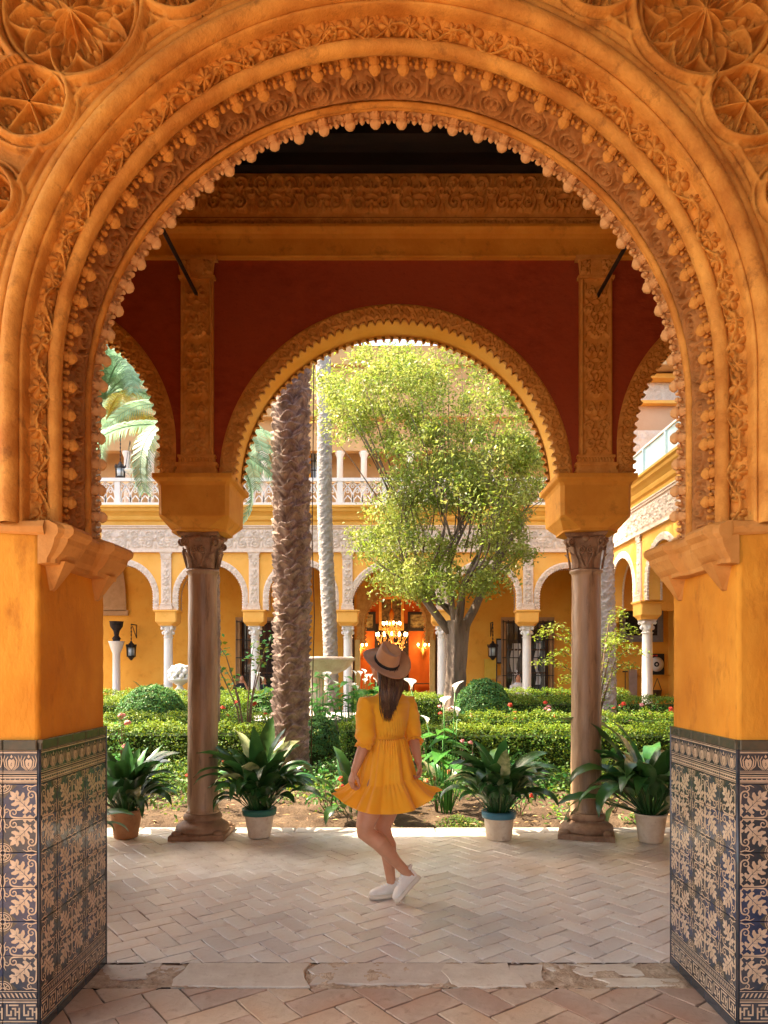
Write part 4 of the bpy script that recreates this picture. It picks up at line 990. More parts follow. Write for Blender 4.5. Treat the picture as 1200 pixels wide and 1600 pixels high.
# columns
def spiral_tube(mb, c, R, turns, hand, ax, ay, rad, n=26, a0=0., shrink=.12):
    pts = []
    for i in range(n):
        t = i/(n-1); a = a0+hand*2*PI*turns*t; r = R*(1-(1-shrink)*t); pts.append(tuple(Vector(c)+Vector(ax)*(r*math.cos(a))+Vector(ay)*(r*math.sin(a))))
    mb.tube(pts, [rad*(1-.45*i/(n-1)) for i in range(n)], 6)
def make_column(name, label, loc, mats, group, detail=True, h_cap0=2.42, h_top=2.745, r=.138, rt=.128):
    t = thing(name, label, 'column', loc, group=group); N = 32 if detail else 14
    mb = MB(); mb.lathe([(.165, .150), (.175, .165), (.170, .19), (.156, .205), (.150, .212)], N); mb.lathe([(.232, .045), (.242, .07), (.232, .10), (.205, .118), (.185, .128), (.165, .142), (.165, .152)], N)
    mb.cbox((0, 0, .024), (.49, .49, .048), .01)
    for a in range(4):
        q = PI/4+a*PI/2; mb.ell((.26*math.cos(q), .26*math.sin(q), .055), (.05, .05, .03), 6)
    mb.build('base', mats[1], t)
    mb = MB(); n = 30 if detail else 8; prof = [(r+.012, .212), (r+.004, .235)]
    for i in range(n): q = i/(n-1); prof.append((r+(rt-r)*q+(.0015*math.sin(q*40) if detail else 0), .24+(h_cap0-.06-.24)*q))
    prof += [(rt+.006, h_cap0-.03), (rt+.02, h_cap0-.022), (rt+.022, h_cap0-.008), (rt+.018, h_cap0)]
    mb.lathe(prof, N); mb.build('shaft', mats[0], t)
    mb = MB(); hc = h_top-h_cap0
    mb.lathe([(rt-.006, h_cap0), (rt-.002, h_cap0+hc*.35), (rt+.02, h_cap0+hc*.6), (rt+.045, h_cap0+hc*.8), (rt+.05, h_cap0+hc*.88)], N)
    # abacus with hollow sides
    P = []
    for z, k in ((h_top-.034, .93), (h_top-.012, 1.0), (h_top-.001, 1.0)):
        ringp = []
        for a in range(4):
            c1 = Vector((math.cos(PI/4+a*PI/2), math.sin(PI/4+a*PI/2), 0))*.262*k; c2 = Vector((math.cos(PI/4+(a+1)*PI/2), math.sin(PI/4+(a+1)*PI/2), 0))*.262*k
            for i in range(6):
                q = i/6; pnt = c1.lerp(c2, q); pnt *= 1-.13*math.sin(PI*q); ringp.append((pnt.x, pnt.y, z))
        P.append(ringp)
    mb.grid(np.array(P), wrap=True, smooth=False); mb.add(P[0], [tuple(range(24))[::-1]], smooth=False); mb.add(P[-1], [tuple(range(24))], smooth=False)
    if detail:
        for a in range(4):
            q = PI/4+a*PI/2; rad = Vector((math.cos(q), math.sin(q), 0)); tan = Vector((-math.sin(q), math.cos(q), 0)); up = Vector((0, 0, 1))
            for s in (-1, 1):
                c = rad*.205+tan*(s*.020)+up*(h_top-.085); spiral_tube(mb, c, .044, 1.6, 1, rad, up, .011, a0=PI*.5)
            mb.ell(tuple(rad*.205+up*(h_top-.085)), (.026, .026, .026), 6)
            mb.tube([tuple(rad*(.135+.07*(i/6)**2)+up*(h_cap0+.10+(hc-.14)*i/6)) for i in range(7)], [.010+.004*i/6 for i in range(7)], 6)
            q = a*PI/2; rad = Vector((math.cos(q), math.sin(q), 0)); tan = Vector((-math.sin(q), math.cos(q), 0))
            for s in (-1, 1):
                c = rad*.168+tan*(s*.040)+up*(h_cap0+.165); spiral_tube(mb, c, .034, 1.5, s, tan, up, .009, a0=PI/2)
                mb.tube([tuple(rad*(.142+.02*i/5)+tan*(s*(.012+.055*i/5-.0*i))+up*(h_cap0+.02+.13*i/5)) for i in range(6)], .009, 6)
            mb.ell(tuple(rad*.17+up*(h_top-.055)), (.034, .034, .03), 6)
            for s in (0, 1):
                q2 = q+PI/4*s; rd = Vector((math.cos(q2), math.sin(q2), 0)); tn = Vector((-math.sin(q2), math.cos(q2), 0)); P = []
                for i in range(7):
                    k = i/6; cc = rd*(.136+.05*k**2.5)+up*(h_cap0+.01+.15*k-.03*max(0, k-.8)*5*.3); w = .042*math.sin(PI*min(1, .25+k*.75))**.6
                    P.append([tuple(cc-tn*w-rd*.004), tuple(cc-tn*w*.4+rd*.004), tuple(cc+rd*.010), tuple(cc+tn*w*.4+rd*.004), tuple(cc+tn*w-rd*.004)])
                mb.grid(np.array(P))
    else:
        for a in range(4):
            q = PI/4+a*PI/2; mb.ell((.2*math.cos(q), .2*math.sin(q), h_top-.08), (.05, .05, .05), 5)
            q = a*PI/2; mb.ell((.15*math.cos(q), .15*math.sin(q), h_cap0+.12), (.05, .05, .06), 5)
    mb.build('capital', mats[2] if len(mats) > 2 else mats[0], t)
    return t
cm = (M['stone_col'], M['stone_base'], M['stone_base'])
col1 = make_column('marble_column', 'brown veined marble column between the two potted plants on the left', (-1.70, AC, 0), cm, 'brown marble columns of the near gallery')
dup(col1, (1.81, AC, 0), 1.3, 'brown veined marble column beside the blue rimmed pot, right of the woman')
for x, l in ((-4.84, 'brown marble column beyond the left jamb'), (4.98, 'brown marble column beyond the right jamb')): dup(col1, (x, AC, 0), .7, l)
# iron tie rods across the gallery
for i, (px, py, l) in enumerate(((308, 462, 'black iron tie rod running to the left carved pilaster'), (933, 464, 'black iron tie rod running to the right carved pilaster'))):
    p = at(px, py, AY-.03); mb = MB(); mb.tube([(0, 0, 0), (0, -(p.y-Y1)+.02, 0)], .016, 10); o = mb.build('tie_rod', M['iron'], None, label=l, cat='iron rod', group='iron tie rods'); o.location = p
    MB().lathe([(.035, 0), (.035, .01)], 10, M=Matrix.Rotation(PI/2, 4, 'X')).build('rosette_plate', M['iron'], o, loc=(0, .0, 0))
# ceiling: boards on beams
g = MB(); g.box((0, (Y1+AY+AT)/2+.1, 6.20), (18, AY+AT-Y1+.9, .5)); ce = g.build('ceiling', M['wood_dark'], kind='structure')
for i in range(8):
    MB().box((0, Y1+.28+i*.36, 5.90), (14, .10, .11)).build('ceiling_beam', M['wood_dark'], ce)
g = MB(); g.box((0, AY-.06, 5.89), (14, .10, .05)); g.build('wall_plate', M['wood_dark'], ce)
# gallery end walls far to the sides keep the passage enclosed
for sx, l in ((-1, 'ochre end wall closing the gallery on the left'), (1, 'ochre end wall closing the gallery on the right')):
    MB().box((sx*7.6, (Y1+AY+AT)/2, 3.1), (.2, AY+AT-Y1-.01, 6.1)).build('end_wall', M['ochre_dark'], None, label=l, cat='wall', group='gallery end walls')

# ---------------- far wing and right wing
FY = 21.3; FK = FY/FPX
def upper_cornice(root, x0, x1, mc, y=0., z0=5.74, z1=6.30, n=2):
    h = z1-z0; prof = [(0, z0), (-.04, z0+.01), (-.04, z0+h*.22), (-.10, z0+h*.30), (-.12, z0+h*.42), (-.12, z0+h*.50), (-.18, z0+h*.62), (-.26, z0+h*.72), (-.28, z0+h*.84), (-.34, z0+h*.90), (-.34, z1), (.1, z1+.01)]
    mb = MB(); mb.grid(np.array([[(x, y+a, z) for a, z in prof] for x in (x0, x1)]), smooth=False); mb.build('cornice', mc, root)
def balustrade(root, x0, x1, z0, z1, y, m):
    """gothic pierced parapet, built panel by panel"""
    h = z1-z0; W = 1.35; n = max(1, round((x1-x0)/W)); W = (x1-x0)/n
    MB().box(((x0+x1)/2, y, z1-.05), (x1-x0, .2, .10)).build('top_rail', m, root); MB().box(((x0+x1)/2, y, z0+.04), (x1-x0, .2, .08)).build('bottom_rail', m, root)
    mb = MB(); a = z0+.08; b = z1-.10; H = b-a; k = 4; w = (W-.16)/k
    mb.box((W/2-.0, 0, (a+b)/2), (.16, .16, H))
    for i in range(k):
        xc = -W/2+.08+w*(i+.5)
        for s in (-1, 1):
            mb.tube([(xc+s*w/2, 0, a), (xc+s*w/2, 0, a+H*.25), (xc+s*w*.42, 0, a+H*.48), (xc+s*w*.2, 0, a+H*.68), (xc, 0, a+H*.80)], .028, 5)
            mb.tube([(xc+s*w*.4, 0, a), (xc+s*w*.38, 0, a+H*.16), (xc, 0, a+H*.36)], .02, 5)
            mb.tube([(xc, 0, a+H*.80), (xc+s*w*.25, 0, a+H*.9), (xc+s*w*.5, 0, b)], .028, 5)
        mb.tube([(xc+w*.16*math.cos(q), 0, a+H*.56+w*.16*math.sin(q)) for q in np.linspace(0, 2*PI, 9)], .018, 5)
        mb.tube([(xc-w/2+w*.15*math.cos(q), 0, a+H*.80+w*.15*math.sin(q)) for q in np.linspace(0, 2*PI, 9)], .02, 5)
    me = mb.mesh('pierced_panel'); me.materials.append(m)
    for i in range(n): obj('pierced_panel', me, [], root, loc=(x0+W*(i+.5), y, 0))

def fx(px, y=FY): return (px-607)*y/FPX
fcx = [fx(-24), fx(118), fx(260), fx(397), fx(543), fx(691), fx(825), fx(950)]
far = thing('far_wing', 'yellow palace wing across the garden with lobed arches and white gothic parapet', 'building', (0, FY, 0))
fb = []
for i in range(len(fcx)-1):
    a, b = fcx[i], fcx[i+1]; c = (a+b)/2
    if i == 4: fb.append((c, 1.50, 1.32, 3.24))
    else: fb.append((c, min(1.14, (b-a)/2-.17), min(1.14, (b-a)/2-.17)-.16, 3.62))
arcade_wall(far, fb, fcx[0]-1, 8.6, 3.22, 4.96, .38, M['far_ochre'], M['far_carve'], M['far_ochre'], step=.022, res=30)
for xc in fcx: pilaster(far, xc, 3.23, 4.95, .30, M['far_carve'], .022); impost(far, xc, .19, 2.75, 3.22, .72, .62, M['far_ochre'])
mb = MB(); mb.box((0, .19, 5.40), (20, .36, .88)); mb.build('wall', M['far_ochre'], far)
relief('frieze', (-8.6, -.02, 5.02), (1, 0, 0), (0, 0, 1), (0, -1, 0), 15.2, .64, .026, lambda u, v: h_frieze(u, v, .64, .8), .05, M['far_carve'], far)
mb = MB()
for z, h, d in ((4.945, .07, .09), (5.66, .06, .07), (5.715, .03, .1)): mb.box((-1, -d/2+.004, z+h/2), (15.2, d, h))
mb.build('frieze_moulding', M['far_carve'], far)
upper_cornice(far, -13, 6.9, M['far_corn'])
balustrade(far, -10.7, 6.5, 6.31, 7.12, -.16, M['white_stone'])
GD = 3.0                                            # depth of the far gallery
mb = MB()
# gallery back wall with portal and two windows
def wall_holes(mb, x0, x1, z0, z1, holes, y, thick=.35):
    xs = sorted(set([x0, x1]+[h[0] for h in holes]+[h[1] for h in holes])); zs = sorted(set([z0, z1]+[h[2] for h in holes]+[h[3] for h in holes]))
    for i in range(len(xs)-1):
        for j in range(len(zs)-1):
            cx, cz = (xs[i]+xs[i+1])/2, (zs[j]+zs[j+1])/2
            if any(h[0] < cx < h[1] and h[2] < cz < h[3] for h in holes): continue
            mb.grid(np.array([[(xs[i], y, zs[j]), (xs[i], y, zs[j+1])], [(xs[i+1], y, zs[j]), (xs[i+1], y, zs[j+1])]]), smooth=False)
    for a, b, c, d in holes:
        mb.grid(np.array([[(x, y, z), (x, y+thick, z)] for x, z in ((a, c), (a, d), (b, d), (b, c), (a, c))]), smooth=False)
BY = FY+GD; BK = BY/FPX
def bx(px): return (px-607)*BK
def bz(py): return CAMZ+(1040-py)*BK
holes = [(bx(376), bx(437), bz(1088), bz(972)), (bx(790), bx(858), bz(1088), bz(972)), (bx(557), bx(678), 0, bz(916)), (bx(100), bx(150), 1.0, 3.1)]
wall_holes(mb, -14, 13, 0, 6.3, holes, GD); mb.build('gallery_back_wall', M['far_in'], far)
mb = MB(); mb.box((-1, GD/2+.2, 6.15), (26, GD+.4, .2)); mb.build('gallery_ceiling', M['wood'], far)
# windows: stone frame, glass, iron grille
def grille_window(a, b, z0, z1):
    mb = MB(); f = .16
    for c, s in ((((a+b)/2, GD-.03, z1+f/2), (b-a+2*f, .12, f)), ((a-f/2, GD-.03, (z0+z1)/2), (f, .12, z1-z0-.004)), ((b+f/2, GD-.03, (z0+z1)/2), (f, .12, z1-z0-.004))): mb.box(c, s)
    w = mb.build('window', M['brown_stone'], far)
    MB().box(((a+b)/2, GD+.25, (z0+z1)/2), (b-a, .02, z1-z0)).build('pane', M['glass'], w)
    m2 = MB(); m2.box(((a+b)/2, GD+.22, (z0+z1)/2), (.07, .05, z1-z0))
    for x in (a+.04, b-.04): m2.box((x, GD+.22, (z0+z1)/2), (.08, .05, z1-z0))
    for z in (z0+.8, z0+1.6): m2.box(((a+b)/2, GD+.215, z), (b-a-.1, .04, .06))
    m2.build('window_frame', M['wood'], w)
    n = int((b-a+.2)/.16)
    for i in range(n+1): MB().tube([(a-.1+(b-a+.2)*i/n, GD-.14, z0-.2), (a-.1+(b-a+.2)*i/n, GD-.14, z1+.06)], .014, 5).build('grille_bar', M['iron'], w)
    for k in range(5): z = z0+.1+(z1-z0-.1)*k/4; MB().box(((a+b)/2, GD-.14, z), (b-a+.26, .02, .03)).build('grille_rail', M['iron'], w)
grille_window(*[holes[0][i] for i in range(4)]); grille_window(*[holes[1][i] for i in range(4)])
# white shapes standing in for reflections in the right hand window glass
for (xa, xb) in ((bx(800), bx(815)), (bx(838), bx(846))):
    P = np.array([[(xa+(xb-xa)*i/8*(.5+.5*abs(math.cos(j*.5)))+.05*math.sin(j), GD+.20+.01*math.sin(i*2), bz(1070)+(bz(1005)-bz(1070))*j/8) for i in range(9)] for j in range(9)])
    gobj('pane_reflection', P, M['white_cloth'], far)
# portal: carved alfiz and arch
pa, pb = bx(557), bx(678); pc = (pa+pb)/2; pz1 = bz(916)
for x in (bx(559), bx(675)): MB().box((x, GD-.06, bz(1000)/2), (.17, .24, bz(1000))).build('portal_post', M['post'], far)
R_ = 1.10; zc = bz(925)-R_-.02
def portal_mask(u, v): return ~((np.hypot(u-(pc-pa), np.maximum(v-(zc-2.3), 0)) < R_) & (v >= 0)) if True else None
relief('portal_spandrel', (pa, GD-.04, 2.3), (1, 0, 0), (0, 0, 1), (0, -1, 0), pb-pa, pz1-2.3, .03, lambda u, v: h_frieze(u, v, .9, .7), .05, M['carve'], far, mask=portal_mask)
gobj('portal_arch', sweep([(R_+.02, GD-.10), (R_-.04, GD-.14), (R_-.08, GD-.06), (R_-.06, GD+.35)], pc, zc, 2.3, .06), M['carve'], far)
mb = MB()
for i in range(34):
    p, t, nn = on_arch((i+.5)*(2*(zc-2.3)+PI*R_)/34, R_-.08, GD-.02, cz=zc, zs=2.3, R=R_, cx=pc); mb.ell(tuple(p), (.05, .06, .05), 5)
mb.build('portal_lobes', M['carve'], far)
for s, x in ((-1, bx(548)), (1, bx(686))):
    mb = MB(); mb.box((x+s*.05, GD-.10, 1.95), (.34, .05, 3.9)); d = mb.build('door_leaf', M['wood'], far)
    for k in range(5): MB().box((x+s*.05, GD-.13, .45+k*.75), (.22, .02, .6)).build('door_panel', M['wood'], d)
MB().box((bx(694), GD-.06, 1.6), (.05, .03, 3.2)).build('door_edge', M['white_stone'], far)
# room behind the portal
RY = 30.5-FY; mb = MB()
mb.grid(np.array([[(pa-3, RY, 0), (pa-3, RY, 5.5)], [(pb+3, RY, 0), (pb+3, RY, 5.5)]]), smooth=False)
for x in (pa-2.6, pb+2.6): mb.grid(np.array([[(x, GD+.36, 0), (x, GD+.36, 5.5)], [(x, RY, 0), (x, RY, 5.5)]]), smooth=False)
mb.grid(np.array([[(pa-3, GD+.36, 5.4), (pa-3, RY, 5.4)], [(pb+3, GD+.36, 5.4), (pb+3, RY, 5.4)]]), smooth=False)
mb.build('inner_room', M['room'], far)
MB().box((fx(612, 30.4), RY-.05, bz(1040)+.0), (1.45, .08, 3.6)).build('inner_door', M['fabric_dark'], far)
# upper floor, set back
mb = MB(); UY = 2.7
mb.grid(np.array([[(-14, UY, 6.3), (-14, UY, 8.95)], [(6.4, UY, 6.3), (6.4, UY, 8.95)]]), smooth=False)
mb.grid(np.array([[(-14, UY-.3, 9.5), (-14, UY-.3, 10.5)], [(12, UY-.3, 9.5), (12, UY-.3, 10.5)]]), smooth=False)
mb.grid(np.array([[(-14, 0, 6.31), (-14, UY, 6.31)], [(12, 0, 6.31), (12, UY, 6.31)]]), smooth=False)
mb.build('upper_wall', M['beige'], far)
mb = MB(); mb.grid(np.array([[(6.0, UY-.6, 6.3), (6.0, UY-.6, 11.2)], [(12.5, UY-.6, 6.3), (12.5, UY-.6, 11.2)]]), smooth=False); mb.grid(np.array([[(6.0, UY-.6, 6.3), (6.0, UY-.6, 11.2)], [(6.0, UY+4, 6.3), (6.0, UY+4, 11.2)]]), smooth=False); mb.build('upper_wall', M['pinkwall'], far)
for z, h in ((8.55, .75), (10.25, .62)):
    relief('upper_frieze', (5.9, UY-.62, z), (1, 0, 0), (0, 0, 1), (0, -1, 0), 6.6, h, .04, lambda u, v, h=h: h_frieze(u, v, h, .7), .05, M['far_carve'], far)
mb = MB(); mb.box((9.2, UY-.75, 10.95), (7, .5, .14)); mb.box((9.2, UY-.70, 10.16), (7, .3, .1)); mb.build('upper_cornice', M['far_ochre'], far)
relief('upper_frieze', (-13, UY-.02, 8.95), (1, 0, 0), (0, 0, 1), (0, -1, 0), 19.2, .55, .05, lambda u, v: h_frieze(u, v, .55, .7), .05, M['far_carve'], far)
UK = (FY+UY)/FPX
def grille2(px0, px1, py0, py1):
    a, b, z0, z1 = (px0-607)*UK, (px1-607)*UK, CAMZ+(1040-py1)*UK, CAMZ+(1040-py0)*UK
    mb = MB(); mb.box(((a+b)/2, UY-.01, (z0+z1)/2), (b-a+.24, .04, z1-z0+.24)); w = mb.build('window', M['far_in'], far)
    MB().box(((a+b)/2, UY-.04, (z0+z1)/2), (b-a, .02, z1-z0)).build('pane', M['skyglass'], w)
    for i in range(6): MB().box((a+(b-a)*i/5, UY-.08, (z0+z1)/2), (.03, .03, z1-z0)).build('grille_bar', M['iron'], w)
    for i in range(4): MB().box(((a+b)/2, UY-.075, z0+(z1-z0)*i/3), (b-a, .02, .03)).build('grille_rail', M['iron'], w)
grille2(487, 512, 707, 750); grille2(300, 326, 707, 750); grille2(700, 726, 707, 750)
# upper loggia piers and arches
for px in (214, 250, 420, 534, 570, 640, 760):
    x = (px-607)*UK; mb = MB(); mb.lathe([(.11, 6.3), (.10, 8.3), (.16, 8.45), (.17, 8.5)], 12, (x, UY-.9, 0)); mb.build('upper_column', M['white_stone'], far)
mb = MB(); mb.box((-3.3, UY-.9, 9.0), (20, .3, 1.0)); mb.box((-3.3, UY-.75, 10.3), (21, 1.2, 1.6)); mb.build('upper_entablature', M['beige'], far)
MB().box((-1, UY+1, 11.4), (26, 5, .6)).build('roof', M['beige'], far)

colf = make_column('white_column', 'white marble column of the far arcade, left of the carved white urn', (fcx[2], FY+.19, 0), (M['white_marble'],)*3, 'white marble columns of the courtyard', detail=False)
FL = {0: 'white column of the far arcade hidden by the left jamb', 1: 'white column of the far arcade just behind the left jamb', 3: 'white column of the far arcade beside the people in black', 4: 'white column of the far arcade behind the slim grey palm trunk', 5: 'white column of the far arcade behind the big leafy tree', 6: 'white column of the far arcade beside the seated man in white', 7: 'white corner column where far and right arcades meet'}
for i, l in FL.items(): dup(colf, (fcx[i], FY+.19, 0), random.random()*.1, l)

# right wing (turned 90 degrees: local x runs towards the viewer, local y away to the right)
RX = 6.57
rw = thing('right_wing', 'right palace wing in dappled sun with lobed arches, orange cornice and pale blue parapet', 'building', (RX, FY+.19, 0), rz=-PI/2)
rcol = [0, 2.95, 5.9, 8.85, 11.8]
rb = [((a+b)/2, 1.14, .98, 3.62) for a, b in zip(rcol[:-1], rcol[1:])]
arcade_wall(rw, rb, 0.0, 12.4, 3.22, 4.96, .38, M['far_ochre'], M['far_carve'], M['far_ochre'], step=.022, res=30)
for xc in rcol[1:]: pilaster(rw, xc, 3.23, 4.95, .30, M['far_carve'], .022); impost(rw, xc, .19, 2.75, 3.22, .72, .62, M['far_ochre'])
MB().box((6.0, .19, 5.40), (12.4, .36, .88)).build('wall', M['far_ochre'], rw)
relief('frieze', (-.2, -.02, 5.02), (1, 0, 0), (0, 0, 1), (0, -1, 0), 12.6, .64, .026, lambda u, v: h_frieze(u, v, .64, .8), .05, M['far_carve'], rw)
mb = MB()
for z, h, d in ((4.945, .07, .09), (5.66, .06, .07), (5.715, .03, .1)): mb.box((6, -d/2+.004, z+h/2), (12.6, d, h))
mb.build('frieze_moulding', M['far_carve'], rw)
upper_cornice(rw, -.2, 12.4, M['far_corn'])
mb = MB(); mb.box((6.4, .02, 6.70), (12.0, .10, .76)); mb.build('parapet', M['blue_parapet'], rw)
for k in range(9): MB().box((.45+k*1.45, .0, 6.71), (.10, .16, .80)).build('parapet_post', M['blue_parapet'], rw)
MB().box((6.4, .02, 7.11), (12.1, .18, .05)).build('parapet_rail', M['white_stone'], rw)
mb = MB(); wall_holes(mb, -3.2, 12.4, 0, 6.3, [(-2.0, -1.2, 1, 3)], GD); mb.build('gallery_back_wall', M['far_in'], rw)
MB().box((6.2, GD/2+.2, 6.15), (12.4, GD-.2, .2)).build('gallery_ceiling', M['wood'], rw)
MB().box((6.2, UY, 8.3), (12.4, .2, 4.0)).build('upper_wall', M['beige'], rw)
RL = ['sunlit white column of the right arcade, beside the round white disc poster', 'white column of the right arcade behind the right jamb', 'white column of the right arcade, third from the far corner', 'white column of the right arcade, fourth from the far corner']
for i, xc in enumerate(rcol[1:]): dup(colf, (RX+.19, FY+.19-xc, 0), .05, RL[i])

# ground
g = MB(); n = 60; xs = np.linspace(-30, 30, 121); ys = np.linspace(KY+.19, 34, 56); XX, YY = np.meshgrid(xs, ys, indexing='ij')
Z = -.05+.02*vnoise(XX, YY, 2.3, 1)+.012*vnoise(XX, YY, 7, 4); Z = np.where(YY > 20.2, -.02, Z)
gobj('ground', np.stack([XX, YY, Z], -1), M['soil'], None, kind='structure')
MB().box((-1, FY+1.6, -.005), (26, 4.6, .02)).build('far_gallery_floor', M['path'], None, kind='structure')
st = .035; u = np.arange(-3.6, 3.8, st); v = np.arange(KY+.20, 9.9, st); UU, VV = np.meshgrid(u, v, indexing='ij'); H = np.zeros_like(UU)
for i in range(UU.shape[0]):
    for j in range(UU.shape[1]): H[i, j] = mnoise.fractal(Vector((UU[i, j]*2.4, VV[i, j]*2.4, 0)), .9, 2.0, 5)*.05
ed = np.clip((VV-KY-.2)/.25, 0, 1)*np.clip((9.9-VV)/.2, 0, 1)*np.clip((UU+3.6)/.2, 0, 1)*np.clip((3.8-UU)/.2, 0, 1)
gobj('flower_bed_soil', np.stack([UU, VV, -.075+ed*(.08+H)], -1), M['soil'], None, kind='structure')

# ================================================================== PLANTS
def leaf_quads(C, Nrm, size, aspect=.5, bend=.25):
    """many small folded leaves: centres C (n,3), facing Nrm (n,3); returns V,F"""
    n = len(C); Nrm = Nrm/np.maximum(np.linalg.norm(Nrm, axis=1, keepdims=True), 1e-6)
    a = RNG.normal(size=(n, 3)); T = np.cross(Nrm, a); T /= np.maximum(np.linalg.norm(T, axis=1, keepdims=True), 1e-6); B = np.cross(Nrm, T)
    s = (size*RNG.uniform(.65, 1.3, (n, 1)))
    p0 = C-T*s*.5; p2 = C+T*s*.5-Nrm*s*bend*.3; m = C+Nrm*s*0
    p1 = m+B*s*aspect*.5+Nrm*s*bend*.4; p3 = m-B*s*aspect*.5+Nrm*s*bend*.4
    V = np.stack([p0, p1, p2, p3], 1).reshape(-1, 3); F = np.arange(4*n).reshape(n, 4)
    return V, F
def leafy(name, C, Nrm, size, mats, parent, aspect=.5, frac2=0., **kw):
    V, F = leaf_quads(C, Nrm, size, aspect)
    T3 = np.concatenate([F[:, [0, 1, 2]], F[:, [0, 2, 3]]])
    mi = None
    if not isinstance(mats, (list, tuple)): mats = [mats]
    me = fast_mesh(name, V, [F], smooth=False, mi=(RNG.random(len(F)) < frac2).astype(int) if len(mats) > 1 and not hasattr(frac2, '__len__') else (frac2 if hasattr(frac2, '__len__') else None))
    return obj(name, me, list(mats), parent, **kw)

def hedge(label, x0, x1, y0, y1, h, dens=2300, group='low clipped box hedges', size=.036):
    t = thing('box_hedge', label, 'hedge', ((x0+x1)/2, (y0+y1)/2, 0), group=group)
    w, d = x1-x0, y1-y0; a, b = w/2, d/2
    nx = max(4, int(w/.12)); ny = 6; nz = 6
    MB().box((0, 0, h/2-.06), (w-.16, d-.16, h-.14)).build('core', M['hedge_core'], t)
    def n_(ar): return max(10, int(ar*dens))
    C = []; Nn = []
    for side, ar in (('t', w*d*1.25), ('f', w*h), ('b', w*h*.4), ('l', d*h), ('r', d*h)):
        n = n_(ar); u = RNG.uniform(-1, 1, n); v = RNG.uniform(-1, 1, n)
        if side == 't': c = np.stack([u*a, v*b, np.full(n, h)], 1); q = np.array([0, 0, 1.])
        elif side in 'fb': s = -1 if side == 'f' else 1; c = np.stack([u*a, np.full(n, s*b), (v*.5+.5)*h], 1); q = np.array([0, s, .25])
        else: s = -1 if side == 'l' else 1; c = np.stack([np.full(n, s*a), v*b, (v*.0+RNG.uniform(0, 1, n))*h], 1); q = np.array([s, 0, .25])
        wob = .030*np.sin(c[:, 0]*7+c[:, 1]*5)+.022*np.sin(c[:, 0]*17+1)+.018*np.sin(c[:, 0]*31+c[:, 2]*23)
        # rounded upper edges
        r = .10; ex = np.clip((np.abs(c[:, 1])-(b-r))/r, 0, 1); ez = np.clip((c[:, 2]-(h-r))/r, 0, 1)
        c = c+q*(wob+RNG.normal(0, .026, n))[:, None]+RNG.normal(0, .012, (n, 3))
        if side == 't': c = c[np.abs(c[:, 1]) < b-r]
        elif side in 'fb': c = c[c[:, 2] < h-r]
        n = len(c)
        C.append(c); Nn.append(q+RNG.normal(0, .55, (n, 3)))
    for s in (-1, 1):                          # rounded shoulders
        n = n_(w*.17*(1 if s < 0 else .7)); a_ = RNG.uniform(-.1, PI/2+.1, n); u = RNG.uniform(-1, 1, n)
        wob = .030*np.sin(u*a*7+b*5*s)+.022*np.sin(u*a*17+1); rr = .10+wob+RNG.normal(0, .02, n)
        c = np.stack([u*a, s*(b-.10+rr*np.cos(a_)), h-.10+rr*np.sin(a_)], 1); C.append(c); Nn.append(np.stack([0*u, s*np.cos(a_), np.sin(a_)], 1)+RNG.normal(0, .55, (n, 3)))
    C = np.concatenate(C); Nn = np.concatenate(Nn)
    keep = C[:, 2] > RNG.uniform(-.1, .22, len(C))*(np.abs(np.sin(C[:, 0]*3.1)))
    C = C[keep]; Nn = Nn[keep]
    young = ((C[:, 2] > h-.07) & (RNG.random(len(C)) < .55)) | (RNG.random(len(C)) < .22)  # top gets more yellow-green leaves: sunlit tint in the colour beside new growth
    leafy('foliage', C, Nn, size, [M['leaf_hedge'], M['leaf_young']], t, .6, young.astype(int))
    return t

hedge('nearest clipped box hedge, left stretch between the left jamb and the palm trunk', -5.2, -1.75, 9.9, 10.5, .69)
hedge('nearest clipped box hedge, right stretch behind the blue rimmed pot and right column', .45, 5.2, 9.9, 10.45, .67)
hedge('short clipped box hedge just behind the woman in front of the fountain', -.75, .40, 11.3, 11.9, .62)
hedge('second row of box hedge on the left, in front of the round topiary', -5.6, -1.9, 12.1, 12.5, .71)
hedge('second row of box hedge on the right, in front of the rose bed', .95, 5.6, 12.0, 12.4, .72)
hedge('third row of box hedge on the left beside the fountain basin', -6.4, -2.95, 14.4, 14.9, .84)
hedge('third row of box hedge on the right behind the rose bed', 2.5, 6.2, 14.6, 15.2, .86)
hedge('fourth row of box hedge on the left, dark topped', -7.2, -3.2, 15.8, 16.5, .84)
hedge('fourth row of box hedge around the foot of the big leafy tree', .2, 2.6, 16.3, 17.0, .84)
hedge('last box hedge on the left in front of the people in black', -8.2, -1.9, 18.3, 18.9, .88, dens=1200, size=.045)
hedge('last box hedge on the right in front of the man in white', 2.0, 6.2, 18.3, 18.9, .90, dens=1200, size=.045)
hedge('last box hedge in the middle below the lit portal', -.9, 1.2, 18.3, 18.9, .80, dens=1200, size=.045)

